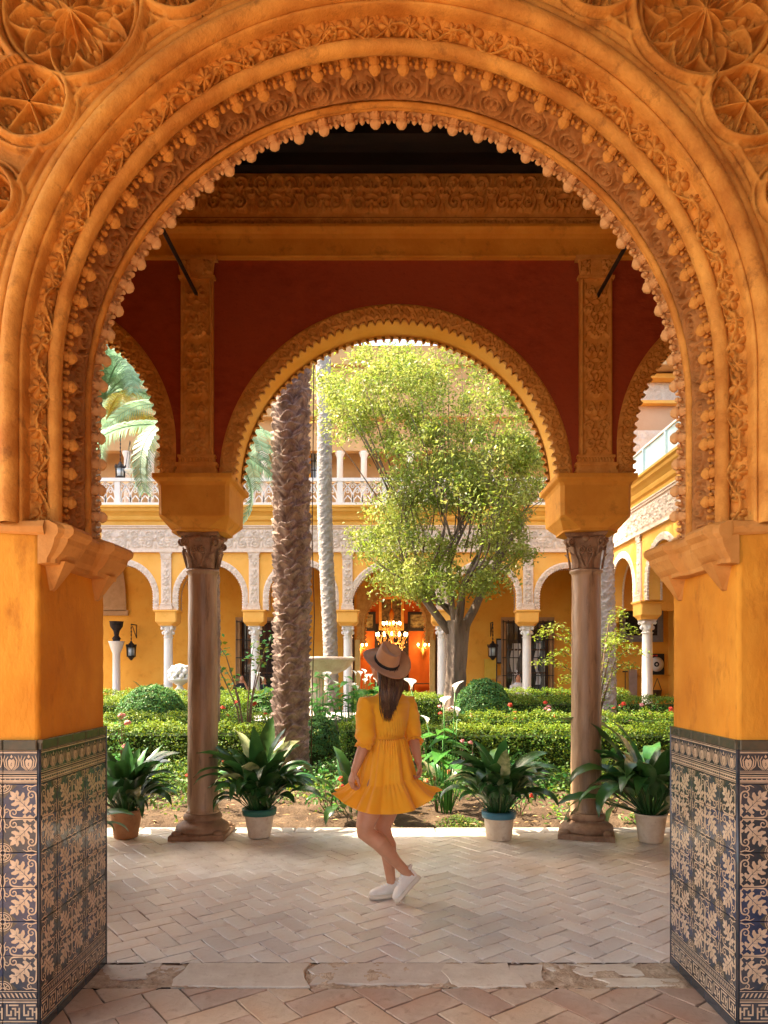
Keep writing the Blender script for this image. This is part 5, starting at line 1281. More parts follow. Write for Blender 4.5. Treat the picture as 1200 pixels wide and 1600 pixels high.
def topiary(label, x, y, r, h, name='round_topiary'):
    t = thing(name, label, 'shrub', (x, y, 0), group='round clipped shrubs')
    n = int(17000*r*r/.36); u = RNG.normal(size=(n, 3)); u[:, 2] = np.abs(u[:, 2])*1.0-.25; u /= np.linalg.norm(u, axis=1, keepdims=True)
    rz = h*.56; c = u*np.array([r, r, rz])*(1+.02*np.sin(u[:, :1]*13)+.02*np.sin(u[:, 1:2]*17+u[:, 2:]*9)+RNG.normal(0, .018, (n, 1))); c[:, 2] += h-rz
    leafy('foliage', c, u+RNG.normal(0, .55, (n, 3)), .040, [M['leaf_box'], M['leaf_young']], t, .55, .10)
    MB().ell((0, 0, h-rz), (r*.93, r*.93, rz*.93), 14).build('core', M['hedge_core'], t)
topiary('round clipped shrub like a green dome in front of the far left columns', -4.50, 13.5, .64, 1.16)
topiary('round clipped shrub like a green dome to the right of the tree trunk', 1.90, 14.2, .56, 1.27)
topiary('small rounded shrub beside the scaly palm trunk', -1.02, 10.4, .30, .82)

# --- ground cover, weeds, twigs in the bed (stuff)
n = 9000; c = np.stack([RNG.uniform(-3.6, 3.8, n), KY+.30+RNG.beta(1.4, 1, n)*3.0, np.full(n, .0)], 1)
patch = (np.sin(c[:, 0]*3.1+c[:, 1]*2)+np.sin(c[:, 0]*7.3-c[:, 1]*5)+RNG.normal(0, .5, n)) > .1+(.9*(c[:, 1] < KY+1.2))
c = c[patch]; c[:, 2] = RNG.uniform(.0, .16, len(c))*(.5+.5*np.clip(c[:, 1]-KY-.6, 0, 1.6)); nn = RNG.normal(0, .6, c.shape)+[0, -.2, 1]
leafy('ground_cover', c, nn, .060, [M['leaf_cover'], M['leaf_young']], None, .5, .25, kind='stuff', label='low weeds and seedlings spread over the soil of the flower bed', cat='ground cover')
def clump(cx, cy, rx, ry, h, n, size, mats, name, label, f2=.3, cat='plant', asp=.5, group=None):
    c = RNG.normal(size=(n, 3))*[rx*.45, ry*.45, 0]; rr = np.hypot(c[:, 0]/rx, c[:, 1]/ry); c[:, 2] = RNG.uniform(0.02, 1, n)*h*np.clip(1.1-rr, .1, 1)
    t = thing(name, label, cat, (cx, cy, -.02), group=group); leafy('foliage', c, RNG.normal(0, .7, c.shape)+[0, -.2, 1], size, mats, t, asp, f2); return t
clump(.68, KY+.42, .30, .16, .10, 1500, .022, [M['leaf_cover'], M['leaf_young']], 'ground_plant', 'low bright green cushion plant on the soil beside the blue rimmed pot')
lit = [(RNG.uniform(-3.5, 3.7), KY+.25+RNG.uniform(0, 1.6)) for _ in range(420)]
mb = MB()
for x, y in lit:
    a = random.random()*PI; l = random.uniform(.02, .05); mb.add([(x-l*math.cos(a), y-l*math.sin(a), .012+random.random()*.012), (x, y-.3*l, .02), (x+l*math.cos(a), y+l*math.sin(a), .014), (x, y+.3*l, .024)], [(0, 1, 2, 3)], smooth=False)
mb.build('fallen_leaves', mat('dry_leaf', (.30, .17, .08), (.48, .32, .17), 30, .8, 0, isl=.4), None, kind='stuff', label='dry fallen leaves scattered over the soil by the kerb', cat='fallen leaves')

def rose_bush(label, x, y, h, nf, fm, nst=7, leaves=260, spread=.30, fs=.042):
    t = thing('rose_bush', label, 'rose bush', (x, y, -.03), group='rose bushes')
    mb = MB(); C = []; tips = []
    for i in range(nst):
        a = 2*PI*i/nst+random.uniform(-.4, .4); l = h*random.uniform(.6, 1.05); sp = spread*random.uniform(.4, 1)
        pts = []
        for k in range(6):
            q = k/5; pts.append((math.cos(a)*sp*q**1.2+random.uniform(-.015, .015), math.sin(a)*sp*q**1.2+random.uniform(-.015, .015), l*q))
        mb.tube(pts, [.007-.004*k/5 for k in range(6)], 5); tips.append(pts[-1])
        for _ in range(int(leaves/nst)):
            q = random.uniform(.35, 1.02); k = min(4, int(q*5)); p = Vector(pts[k]).lerp(Vector(pts[k+1]), min(1, q*5-k)); C.append((p.x+random.gauss(0, .06), p.y+random.gauss(0, .06), p.z+random.gauss(0, .04)))
    mb.build('stems', M['twig'], t); C = np.array(C)
    leafy('leaves', C, RNG.normal(0, .6, C.shape)+[0, -.3, .8], .050, [M['leaf_cover'], M['leaf_calla']], t, .55, .4)
    for i in range(nf):
        p = tips[i % nst]; q = Vector(p)+Vector((random.uniform(-.06, .06), random.uniform(-.06, .06), random.uniform(-.05, .04)))
        m_ = MB()
        for rr, zz, op in ((1, 0, .9), (.72, .012, .7), (.45, .02, .5)):
            for k in range(5):
                a = 2*PI*k/5+rr*2; m_.ell((fs*.42*rr*math.cos(a), fs*.42*rr*math.sin(a), zz), (fs*.40*rr, fs*.40*rr, fs*.30), 4)
        o = m_.build('flower', fm if not isinstance(fm, (list, tuple)) else random.choice(fm), t, loc=q); o.rotation_euler = (random.uniform(-.2, .9), random.uniform(-.5, .5), 0)
    return t
rose_bush('leggy rose with pink blooms behind the left potted aspidistra', -3.15, 8.4, .98, 3, M['petal_pink'], 5, 160, .12, .06)
rose_bush('bare stemmed rose with a few red flowers between the left column and cream pot', -1.95, 7.6, .62, 4, M['petal_red'], 6, 120, .2)
rose_bush('sparse rose bush with one red flower left of the woman', -.62, 7.3, .42, 2, M['petal_red'], 6, 90, .22)
rose_bush('low rose with coral flowers to the right of the woman', .52, 7.6, .44, 4, mat('coral_petal', (.78, .22, .10), (.82, .3, .16), 20, .6, 0, leaf=.2), 6, 110, .18)
rose_bush('dry twiggy rose between the blue rimmed pot and right column', 1.33, 7.2, .40, 1, M['petal_red'], 8, 60, .25)
rose_bush('small pale pink rose in front of the nearest right hedge', .95, 8.6, .62, 3, M['petal_pink'], 6, 120, .2)
rose_bush('twiggy rose right of the right column by the kerb', 2.35, 7.4, .45, 1, M['petal_red'], 8, 60, .25)
for i, (x, y, c, l) in enumerate(((2.5, 13.2, 'petal_red', 'rose bush full of red blooms behind the second right hedge'), (3.1, 13.2, 'petal_pink', 'rose bush with pink blooms right of the red one in the right bed'), (3.9, 13.0, 'petal_red', 'rose bush with scarlet blooms just right of the right column'),
                                  (4.7, 13.3, 'petal_pink', 'rose bush with pale pink blooms near the right jamb'), (5.3, 13.1, 'petal_red', 'rose bush with red blooms at the foot of the right jamb view'), (1.3, 13.2, 'petal_pink', 'rose bush with pink bloom beside the tall callas'), (-2.6, 12.6, 'petal_red', 'rose bush with one red bloom left of the palm trunk'))):
    rose_bush(l, x, y, .85, 7, [M[c], M['petal_pink'], M['petal_red']] if i % 2 else M[c], 9, 620, .42, .060)
for k, (x, y, w, l) in enumerate(((3.4, 13.0, 1.6, 'mixed leafy bedding under the roses of the right bed'), (4.6, 16.0, 1.4, 'leafy bedding in front of the right arcade columns'), (-5.2, 12.6, .8, 'leafy bedding left of the round topiary'), (-2.6, 12.5, .7, 'leafy bedding between palm trunk and topiary'))):
    clump(x, y, w*1.2, .7, .62, 5200, .055, [M['leaf_calla'], M['leaf_cover']], 'bedding_plant', l, .5)
clump(2.9, 8.6, 1.2, .55, .46, 3600, .050, [M['leaf_cover'], M['leaf_young']], 'bedding_plant', 'yellow green bushy plant behind the right column', .5)
clump(-2.6, 8.9, 1.1, .5, .42, 3200, .050, [M['leaf_cover'], M['leaf_young']], 'bedding_plant', 'green bushy plant behind the left column base', .3)
clump(.75, 9.0, .9, .5, .40, 2800, .050, [M['leaf_cover'], M['leaf_young']], 'bedding_plant', 'bushy green plant in front of the nearest right hedge', .5)
clump(-3.4, 8.7, .9, .5, .50, 2600, .055, [M['leaf_calla'], M['leaf_cover']], 'bedding_plant', 'fresh green bedding plant behind the left terracotta pot', .4)
clump(1.7, 8.9, .9, .5, .48, 2800, .055, [M['leaf_calla'], M['leaf_cover']], 'bedding_plant', 'fresh green bedding plant behind the blue rimmed pot', .4)
clump(-.7, 9.2, .8, .5, .40, 2400, .050, [M['leaf_cover'], M['leaf_calla']], 'bedding_plant', 'bushy green plant between palm trunk and woman', .4)

# --- broad strap leaves (aspidistra)
def strap_leaf(L, W, stem, arch, side, m_=None, seed=0, n=12):
    """leaf growing from origin up +z then arching to +x"""
    r = random.Random(seed); m_ = m_ or MB(); pts = []; a = r.uniform(.02, .16); x = z = 0; tot = stem+L; N_ = n+5
    for i in range(N_+1):
        pts.append((x, z, a)); q = i/N_; st = tot/N_
        x += math.sin(a)*st; z += math.cos(a)*st
        a += arch/N_*(.35+1.3*q)*(1.6 if q > stem/tot else .5)
    P = []; k0 = int(N_*stem/tot)
    m_.tube([(p[0], 0, p[1]) for p in pts[:k0+2]], [.0045]*(k0+2), 5)
    for i in range(k0, N_+1):
        q = (i-k0)/(N_-k0); w = W/2*(math.sin(PI*min(1, q**.72*.985+.015))**.85)+.001; px, pz, pa = pts[i]; nx, nz = -math.cos(pa), math.sin(pa)
        fold = .28*w; tw = side*.5*q; ro = []
        for v in (-1, -.55, 0, .55, 1):
            yy = v*w*math.cos(tw); up = abs(v)**1.3*fold*1+v*w*math.sin(tw)+.003*math.sin(q*22+v*3)
            ro.append((px+nx*up, yy, pz+nz*up))
        P.append(ro)
    m_.grid(np.array(P)); return m_
asp_me = []
for i in range(12):
    arch = [.45, .7, 1.0, 1.35, 1.7, 2.0][i % 6]; me = strap_leaf(random.Random(i).uniform(.30, .42), random.Random(i+50).uniform(.085, .12), random.Random(i+9).uniform(.16, .30), arch, random.Random(i+3).choice((-1, 1)), seed=i).mesh('leaf')
    me.materials.append(M['leaf_asp']); asp_me.append(me)
asp_v = []
for i in range(3):
    me = asp_me[i*2].copy(); me.materials.clear(); me.materials.append(M['leaf_cream']); asp_v.append(me)
def aspid(t, n, z, sc=1., spread=.10, tilt=.62, lean=None, var=.07, am=1.2):
    for i in range(n):
        a = i*2.399+random.uniform(-.3, .3); r = spread*math.sqrt((i+.5)/n); out = math.sqrt((i+.5)/n)
        me = random.choice(asp_v) if random.random() < var else asp_me[max(0, min(5, int(random.gauss(am+out*3.4, 1.2))))+6*random.randrange(2)]
        o = obj('leaf', me, [], t, loc=(r*math.cos(a), r*math.sin(a), z))
        if lean is not None and random.random() < .6: a = lean+random.gauss(0, .8)
        s = sc*random.uniform(.62, 1.15)*(1.14-.22*out); o.scale = (s, s, s); o.rotation_euler = Euler((0, tilt*out*random.uniform(.3, 1.3), a), 'XYZ')
def pot_thing(name, label, x, y, R, r, h, mp, rim, n, sc, **kw):
    t = thing(name, label, 'potted plant', (x, y, .003), group='potted aspidistras along the kerb'); mb = MB()
    mb.lathe([(r*.6, 0), (r, .002), (r+.004, .012), (r+(R-r)*.5, h*.5), (R-.006, h*.93), (R, h*.94), (R+.006, h), (R-.012, h+.002), (R-.018, h-.03), (0.001, h-.035)], 36)
    mb.build('pot', mp, t)
    if rim: MB().lathe([(R-.003, h-.052), (R+.008, h-.050), (R+.013, h+.004), (R-.008, h+.010), (R-.018, h-.02)], 36).build('pot_rim', rim, t)
    MB().lathe([(R-.02, h-.02), (0.001, h-.012)], 24).build('potting_soil', M['soil'], t)
    aspid(t, n, h-.02, sc, R*.55, **kw); return t
p = at(405, 1309, 6.41); pot_thing('potted_aspidistra', 'large dark green aspidistra in a limewashed pot with thin green rim, near the left column', p.x, 6.42+.0, .143, .095, .255, M['pot'], M['rim_green'], 105, 1.15)
p = at(780, 1312, 6.32); pot_thing('potted_aspidistra', 'aspidistra in a white pot with a blue painted rim, left of the right column', p.x, 6.34, .142, .108, .245, M['pot'], M['rim_blue'], 100, 1.10, var=.09)
p = at(197, 1310, 6.4); pot_thing('potted_aspidistra', 'aspidistra in a plain terracotta pot by the left jamb, behind the left column', p.x, 6.40, .145, .10, .25, M['pot_terra'], None, 90, 1.05)
p = at(1020, 1316, 6.2); pot_thing('potted_aspidistra', 'spreading aspidistra with broad glossy leaves in a pale pot, half hidden by the right jamb', p.x, 6.25, .14, .10, .25, M['pot'], None, 84, 1.62, tilt=1.05, am=2.4)
p = at(158, 1330, 5.2); pot_thing('potted_aspidistra', 'drooping aspidistra just inside the gallery at the foot of the left jamb', p.x-.32, 5.15, .14, .10, .25, M['pot_terra'], None, 26, .95, tilt=.9, var=.5)
# planted in the bed behind the woman
t = thing('aspidistra', 'broad leaved dark plant growing in the bed behind the woman', 'plant', (-.35, 7.35, 0)); aspid(t, 26, 0, 1.15, .16, .8)
t = thing('aspidistra', 'broad leaved dark plant in the bed right of the woman', 'plant', (.62, 7.9, 0)); aspid(t, 16, 0, .95, .14, .8, var=.3)
t = thing('aspidistra', 'glossy leaved plant low in the bed behind the left jamb', 'plant', (-3.1, 7.6, 0)); aspid(t, 18, 0, 1.0, .14, .8, var=.3)

# --- calla lilies
def calla_leafmesh(m_, base, tip, w):
    b = Vector(base); t_ = Vector(tip); m_.tube([tuple(b), tuple(b.lerp(t_, .5)+Vector((0, 0, .02))), tuple(t_)], [.008, .006, .004], 5)
    d = (t_-b); d.z = 0; d = d.normalized() if d.length > .01 else Vector((1, 0, 0)); s = Vector((-d.y, d.x, 0)); P = []
    for i in range(7):
        q = i/6; ww = w*[.10, .50, .50, .42, .30, .16, .01][i]; c = t_+d*(w*1.5*(q-.18))+Vector((0, 0, .03-.16*w*q*3*q))
        P.append([tuple(c-s*ww+Vector((0, 0, ww*.35))), tuple(c), tuple(c+s*ww+Vector((0, 0, ww*.35)))])
    m_.grid(np.array(P), m=0)
def calla_flower(t, base, tip, s=1.):
    b = Vector(base); tp = Vector(tip); f = MB(); f.tube([tuple(b), tuple(b.lerp(tp, .5)+Vector((.01, 0, .0))), tuple(tp)], [.009*s, .008*s, .007*s], 6); o = f.build('flower_stem', M['leaf_calla'], t)
    P = []; tilt = random.uniform(0, 2*PI)
    for i in range(8):
        q = i/7; r = s*(.010+.055*q**1.8); ro = []
        for j in range(13):
            a = 2*PI*j/12*.97+.1; ext = 1+.55*q**2*math.cos(a-tilt); ro.append((tp.x+r*ext*math.cos(a), tp.y+r*ext*math.sin(a), tp.z+s*(.11*q**.8+.035*q**3*math.cos(a-tilt)-.03*max(0, q-.7)*2)))
        P.append(ro)
    gobj('spathe', np.array(P), M['petal_white'], t)
    MB().tube([tuple(tp), (tp.x, tp.y, tp.z+.08*s)], [.006*s, .005*s], 6).build('spadix', M['frond_y'], t)
def calla_plant(label, x, y, h, nl, flowers, sp=.3, lw=.15):
    t = thing('calla_lily', label, 'flowering plant', (x, y, 0)); 
    for i in range(nl):
        m_ = MB(); a = i*2.4+random.random(); q = (i+.5)/nl; r = sp*q; hh = h*random.uniform(.5, 1.0)*(1-.25*q)
        calla_leafmesh(m_, (.05*math.cos(a), .05*math.sin(a), 0), (r*math.cos(a), r*math.sin(a), hh), lw*random.uniform(.7, 1.2)); m_.build('leaf', M['leaf_calla'], t)
    for (fx_, fz, s) in flowers: calla_flower(t, (fx_*.25, random.uniform(-.03, .03), .02), (fx_, random.uniform(-.06, .06), fz), s)
    return t
calla_plant('tall white calla lilies with thick stems in the bed right of the woman', .61, 7.5, .98, 16, [(-.37, 1.30, .95), (.09, 1.27, .95), (-.03, 1.12, .85), (.12, 1.02, .8), (-.20, .93, .75)], .26, .17)
for i, (x, y, h, l) in enumerate(((-2.05, 12.9, 1.30, 'calla lilies with white blooms at the left of the fountain bowl'), (-1.25, 12.7, 1.45, 'lush calla lilies in front of the fountain pedestal'), (-.75, 12.9, 1.38, 'calla lilies with white blooms right of the fountain'), (-.30, 13.2, 1.30, 'calla lilies just left of the woman, beyond the fountain'))):
    calla_plant(l, x, y, h, 46, [(random.uniform(-.35, .35), h*random.uniform(.80, 1.04), .75) for _ in range(5)], .42, .15)

# --- palms
def frond(L, droop, mat_, leaflets=46, wid=.30, seed=0, lw=.022):
    r = random.Random(seed); m_ = MB(); pts = []; x = z = 0; a = r.uniform(.4, .7); n = 22
    for i in range(n+1):
        pts.append(Vector((x, 0, z))); x += math.sin(a)*L/n; z += math.cos(a)*L/n; a += droop/n*(.5+i/n)
    m_.tube([tuple(p_) for p_ in pts], [.018*(1-.85*i/n) for i in range(n+1)], 5)
    for i in range(leaflets):
        q = .12+.86*i/leaflets; k = min(n-1, int(q*n)); p_ = pts[k].lerp(pts[k+1], q*n-k); tan = (pts[k+1]-pts[k]).normalized()
        l = wid*(math.sin(PI*min(1, q*.85+.12))**.6)*r.uniform(.85, 1.1)
        for s in (-1, 1):
            d = (Vector((0, s, 0))+tan*.75+Vector((0, 0, -.05))).normalized(); up = tan.cross(Vector((0, 1, 0))).normalized()
            e = p_+d*l+Vector((0, 0, -.22*l)); mdl = p_+d*l*.5+up*.02; w = tan*lw*.5
            m_.add([tuple(p_-w), tuple(p_+w), tuple(mdl+w*1.2), tuple(mdl-w*1.2), tuple(e)], [(0, 1, 2, 3), (3, 2, 4)], smooth=False)
    me = m_.mesh('frond'); me.materials.append(mat_); return me
fr = [frond(2.5, d, M['frond'], 60, .42, i, .026) for i, d in enumerate((1.6, 2.1, 2.6, 1.9))]
fry = [frond(1.3, d, M['frond_y'], 40, .22, i+7, .018) for i, d in enumerate((1.8, 2.6))]

def scaly_trunk(base, top, r0, r1, pitch, around, depth, m, parent, flare=.25, res=(120, .012)):
    base, top = Vector(base), Vector(top); L = (top-base).length; nv = int(L/res[1]); nu = res[0]
    th = np.linspace(0, 2*PI, nu, endpoint=False); v = np.linspace(0, L, nv); VV, TT = np.meshgrid(v, th, indexing='ij')
    row = VV/pitch; jit = .22*np.sin(TT*3+1)+.15*np.sin(TT*7+VV*2)
    best = np.zeros_like(VV)
    for off in (0, 1):                       # two interleaved families of lens-shaped boots
        rr = row+jit+off*.5; k = np.floor(rr); f = rr-k
        ph = TT*around/(2*PI)+.5*off+.37*k+.13*np.sin(k*5.1); g = np.abs((ph % 1)-.5)*2
        lens = np.clip(1-g**2, 0, 1)**.7; top_ = .25+.62*lens
        hgt = np.where(f < top_, (f/np.maximum(top_, .01))**1.5, np.clip(1-(f-top_)/.08, 0, 1))*lens
        best = np.maximum(best, hgt*(1 if off else .92))
    R = r0+(r1-r0)*np.clip(VV/L, 0, 1)+flare*r0*np.exp(-VV/.35)
    rgh = .014*np.sin(TT*23+VV*31)*np.sin(VV*57+TT*11)+.01*np.sin(VV*91+TT*5)
    R = R*.86+depth*best+depth*rgh*12*.12
    cx = base.x+(top.x-base.x)*VV/L+.03*np.sin(VV*.9); cy = base.y+(top.y-base.y)*VV/L; cz = base.z+(top.z-base.z)*VV/L
    return gobj('trunk', np.stack([cx+R*np.cos(TT), cy+R*np.sin(TT), cz], -1), m, parent, wrap=True)
p1 = thing('palm_tree', 'stout palm with dark scaly boots on its trunk, standing in front of the fountain', 'palm tree', (0, 0, 0))
scaly_trunk((-1.35, 9.5, -.05), (-1.22, 9.5, 8.6), .225, .235, .150, 5, .085, M['bark_palm'], p1, .22)
for i in range(14):
    a = i*2.4; o = obj('frond', fr[i % 4], [], p1, loc=(-1.22, 9.5, 8.5)); o.rotation_euler = (0, random.uniform(-.25, .5), a); s = random.uniform(1.0, 1.35); o.scale = (s,)*3
MB().tube([(-1.02, 9.32, 0), (-1.00, 9.30, 1.2), (-.97, 9.30, 2.2), (-1.0, 9.3, 3.2), (-.98, 9.28, 5), (-.98, 9.28, 7)], .007, 5).build('hose', M['wood'], None, label='thin cable hanging down beside the scaly palm trunk', cat='cable')
p2 = thing('palm_tree', 'slim grey palm trunk ringed with scars rising behind the fountain bowl', 'palm tree', (0, 0, 0))
scaly_trunk((-1.45, 18.0, -.05), (-1.85, 18.0, 16.2), .195, .205, .12, 4, .030, M['bark_grey'], p2, .1, (64, .02))
for i in range(30): o = obj('frond', fr[i % 4], [], p2, loc=(-1.85, 18.0, 16.1)); o.rotation_euler = (0, random.uniform(-.2, .7), i*2.4); o.scale = (1.45,)*3
p3 = thing('palm_tree', 'palm trunk behind the right column near the sunlit right arcade', 'palm tree', (0, 0, 0))
q = at(945, 1040, 14.0); scaly_trunk((q.x, 14, -.05), (q.x-.05, 14, 8.5), .20, .20, .14, 5, .045, M['bark_grey'], p3, .2, (64, .02))
for i in range(14): o = obj('frond', fr[i % 4], [], p3, loc=(q.x-.05, 14, 8.4)); o.rotation_euler = (0, random.uniform(-.2, .4), i*2.4); o.scale = (1.2,)*3
# young palm whose fronds hang in the left side arch
p4 = thing('palm_tree', 'palm with pale fronds and yellow flower stalks seen through the left side arch', 'palm tree', (0, 0, 0))
q = at(150, 600, 12.5); scaly_trunk((q.x-.2, 12.6, -.05), (q.x-.1, 12.6, 6.3), .17, .17, .14, 5, .045, M['bark_palm'], p4, .2, (64, .02))
for i in range(26): o = obj('frond', fr[i % 4], [], p4, loc=(q.x+.15, 12.5, 6.25)); o.rotation_euler = (0, random.uniform(-.3, .75), i*2.4+.2); s = random.uniform(.8, 1.0); o.scale = (s,)*3
for i in range(9): o = obj('flower_stalk', fry[i % 2], [], p4, loc=(q.x+.35, 12.1, 5.75)); o.rotation_euler = (0, random.uniform(.0, .7), -.9+i*.32); s = random.uniform(.8, 1.15); o.scale = (s,)*3
# drooping fronds left of the scaly trunk
p5 = thing('palm_tree', 'palm with long drooping blue green fronds hanging left of the scaly trunk', 'palm tree', (0, 0, 0))
q = at(330, 690, 10.3); scaly_trunk((q.x, 10.3, -.05), (q.x, 10.3, q.z), .10, .10, .12, 4, .03, M['bark_palm'], p5, .2, (40, .03))
for i, (a, ry, s) in enumerate(((0, .95, .72), (.22, 1.15, .74), (-.25, 1.20, .76), (.05, 1.35, .70), (-.1, .7, .66), (2.2, .6, .9), (3.4, .7, .9), (4.3, .6, .9), (1.4, .5, .9), (5.3, .7, .9), (2.8, .2, .9))):
    o = obj('frond', fr[(i*3+1) % 4], [], p5, loc=(q.x, 10.3, q.z)); o.rotation_euler = (0, ry, a); o.scale = (s,)*3

# --- the big leafy tree
tr = thing('leafy_tree', 'tall leafy evergreen tree with forked grey trunk filling the central arch', 'tree', (0, 0, 0))
TB = Vector((1.37, 15.0, -.05)); mb = MB(); tips = []
def limb(p0, d, L, r0, depth, mb):
    n = 7; pts = [Vector(p0)]; d = Vector(d).normalized(); rad = [r0]
    for i in range(n):
        d = (d+Vector((random.gauss(0, .12), random.gauss(0, .12), .05))).normalized(); pts.append(pts[-1]+d*L/n); rad.append(r0*(1-.55*(i+1)/n))
    mb.tube([tuple(q) for q in pts], rad, 9 if depth < 2 else 5)
    if depth >= 3: tips.append((pts[-1], pts[3])); return
    for k in range(3 if depth else 3):
        i = random.choice((4, 5, 6, 7)) if k else 7; a = random.uniform(0, 2*PI); nd = (d*1.1+Vector((math.cos(a), math.sin(a)*.8, random.uniform(-.15, .5)))*.75)
        limb(pts[i], nd, L*random.uniform(.58, .78), rad[i]*.72, depth+1, mb)
        if depth >= 1: tips.append((pts[i], pts[i-2]))
fork = Vector((1.45, 15.0, 2.35))
# fluted trunk
th = np.linspace(0, 2*PI, 48, endpoint=False); v = np.linspace(0, 2.55, 60); VV, TT = np.meshgrid(v, th, indexing='ij')
R = .185+.11*np.exp(-VV/.3)+.05*np.clip(VV-1.6, 0, 1)+.026*np.sin(TT*4+VV*1.3+.8*np.sin(VV*2))+.014*np.sin(TT*7-VV*2.2+np.sin(VV*3.1))+.007*np.sin(TT*13+VV*7+2*np.sin(VV*5))
P = np.stack([TB.x+(fork.x-TB.x)*VV/2.4+R*np.cos(TT), 15+R*np.sin(TT), -.05+VV], -1); gobj('trunk', P, M['bark'], tr, wrap=True)
for d, L, r in (((-.6, .1, 1), 1.9, .085), ((-.15, -.3, 1), 2.0, .085), ((.15, .2, 1), 2.1, .10), ((.62, -.1, 1), 2.1, .11), ((-.95, -.2, .85), 1.7, .07), ((.0, -.5, .9), 1.8, .06)):
    limb(fork+Vector((d[0]*.15, d[1]*.15, -.15)), d, L, r, 0, mb)
for q0, d, L, r in (((.2, 0, 0), (-1, .1, .75), 1.4, .06), ((-.1, 0, .4), (-.8, -.4, .3), 1.2, .05)): limb(fork+Vector(q0), d, L, r, 2, mb)
mb.build('branches', M['bark'], tr)
def crown_leaves(tips, n_per, rad, size, zr):
    C = []
    for a, b in tips:
        n = int(n_per*random.uniform(.6, 1.4)); c = np.array(a)+RNG.normal(0, 1, (n, 3))*np.array([rad, rad, rad*.75]); C.append(c)
    return np.concatenate(C)
C = crown_leaves(tips, 60, .24, .07, 0)
LOBES = [(690, 640, 150, 100, 105), (600, 600, 90, 55, 26), (528, 640, 34, 60, 15), (640, 872, 62, 62, 50), (588, 838, 34, 40, 12), (782, 850, 40, 66, 26), (812, 735, 40, 55, 26), (700, 760, 70, 40, 22), (640, 770, 60, 40, 14), (760, 790, 40, 40, 12), (720, 905, 60, 30, 12)]
VOIDS = [(600, 755, 26), (770, 795, 16), (655, 705, 20), (570, 700, 26), (740, 700, 22), (800, 650, 16), (640, 600, 14), (700, 810, 18), (835, 800, 18), (560, 780, 30), (715, 590, 12)]
sp = []
for (cx_, cy_, rx_, ry_, n_) in LOBES:
    k = 0
    while k < n_:
        a = random.uniform(0, 2*PI); r = math.sqrt(random.random()); px = cx_+rx_*r*math.cos(a); py = cy_+ry_*r*math.sin(a)
        if any(math.hypot(px-v[0], py-v[1]) < v[2] for v in VOIDS): continue
        sp.append(np.array(at(px, py, random.uniform(13.7, 16.4)))); k += 1
C2 = []
for s_ in sp:
    n = int(RNG.uniform(50, 260)); d = RNG.normal(size=3); d /= np.linalg.norm(d); t_ = RNG.uniform(-.40, .40, (n, 1))*RNG.uniform(.6, 1.2); C2.append(s_+t_*d*np.array([1, 1, .7])+RNG.normal(0, RNG.uniform(.06, .15), (n, 3)))
Cm = C[RNG.random(len(C)) < .35]; pxs = 607+Cm[:, 0]/Cm[:, 1]*FPX; pys = 1040-(Cm[:, 2]-CAMZ)/Cm[:, 1]*FPX
ok = np.zeros(len(Cm), bool)
for (cx_, cy_, rx_, ry_, n_) in LOBES: ok |= ((pxs-cx_)/rx_)**2+((pys-cy_)/ry_)**2 < 1.1
Ca = np.concatenate([Cm[ok]]+C2)
Na = (Ca-np.array([.9, 15, 5.6]))*.25+RNG.normal(0, .8, Ca.shape)+[0, 0, .35]
leafy('crown', Ca, Na, .086, [M['leaf_tree'], M['leaf_young']], tr, .42, .12)
mb = MB()
for s_ in sp[::4]:
    a = Vector(s_); b = fork.lerp(a, .55)+Vector((random.gauss(0, .15), random.gauss(0, .15), .1)); mb.tube([tuple(b), tuple(b.lerp(a, .5)+Vector((0, 0, .06))), tuple(a)], [.016, .010, .003], 4)
mb.build('twigs', M['bark'], tr)

# shrub with arching sprays by the right column
sh = thing('arching_shrub', 'airy shrub with arching light green sprays around the right column', 'shrub', (3.2, 10.9, 0)); mb = MB(); C = []
for (ex, ez, bx_, ey) in ((-.75, 2.15, 0, 0), (-.85, 2.05, 0, .2), (-.65, 1.75, 0, 0), (-.5, 1.35, 0, .1), (.55, 2.1, 0, 0), (.75, 1.8, 0, .2), (.4, 2.35, 0, 0), (.2, 1.9, 0, -.2), (.55, 1.55, 0, .1), (-.2, 2.2, 0, .2), (-.9, 1.6, 0, 0), (.3, 2.0, 0, .2), (.5, 1.9, 0, .1)):
    pts = [Vector((0, 0, 0)), Vector((ex*.12, ey*.2, ez*.55)), Vector((ex*.45, ey*.6, ez*.93)), Vector((ex*.8, ey, ez*1.02)), Vector((ex*1.1, ey, ez*.97))]
    mb.tube([tuple(q) for q in pts], [.014, .011, .008, .005, .002], 5)
    for _ in range(120): k = random.choice((1, 2, 2, 3, 3)); q = pts[k].lerp(pts[k+1] if k < 4 else pts[k], random.random()); C.append((q.x+random.gauss(0, .05), q.y+random.gauss(0, .05), q.z+random.gauss(0, .035)))
mb.build('stems', M['twig'], sh); C = np.array(C); leafy('leaves', C, RNG.normal(0, .5, C.shape)+[0, 0, 1], .055, [M['leaf_young'], M['leaf_tree']], sh, .5, .4)
sh = thing('arching_shrub', 'bare branched shrub with few leaves left of the scaly palm trunk', 'shrub', (-2.2, 11.0, 0)); mb = MB(); C = []
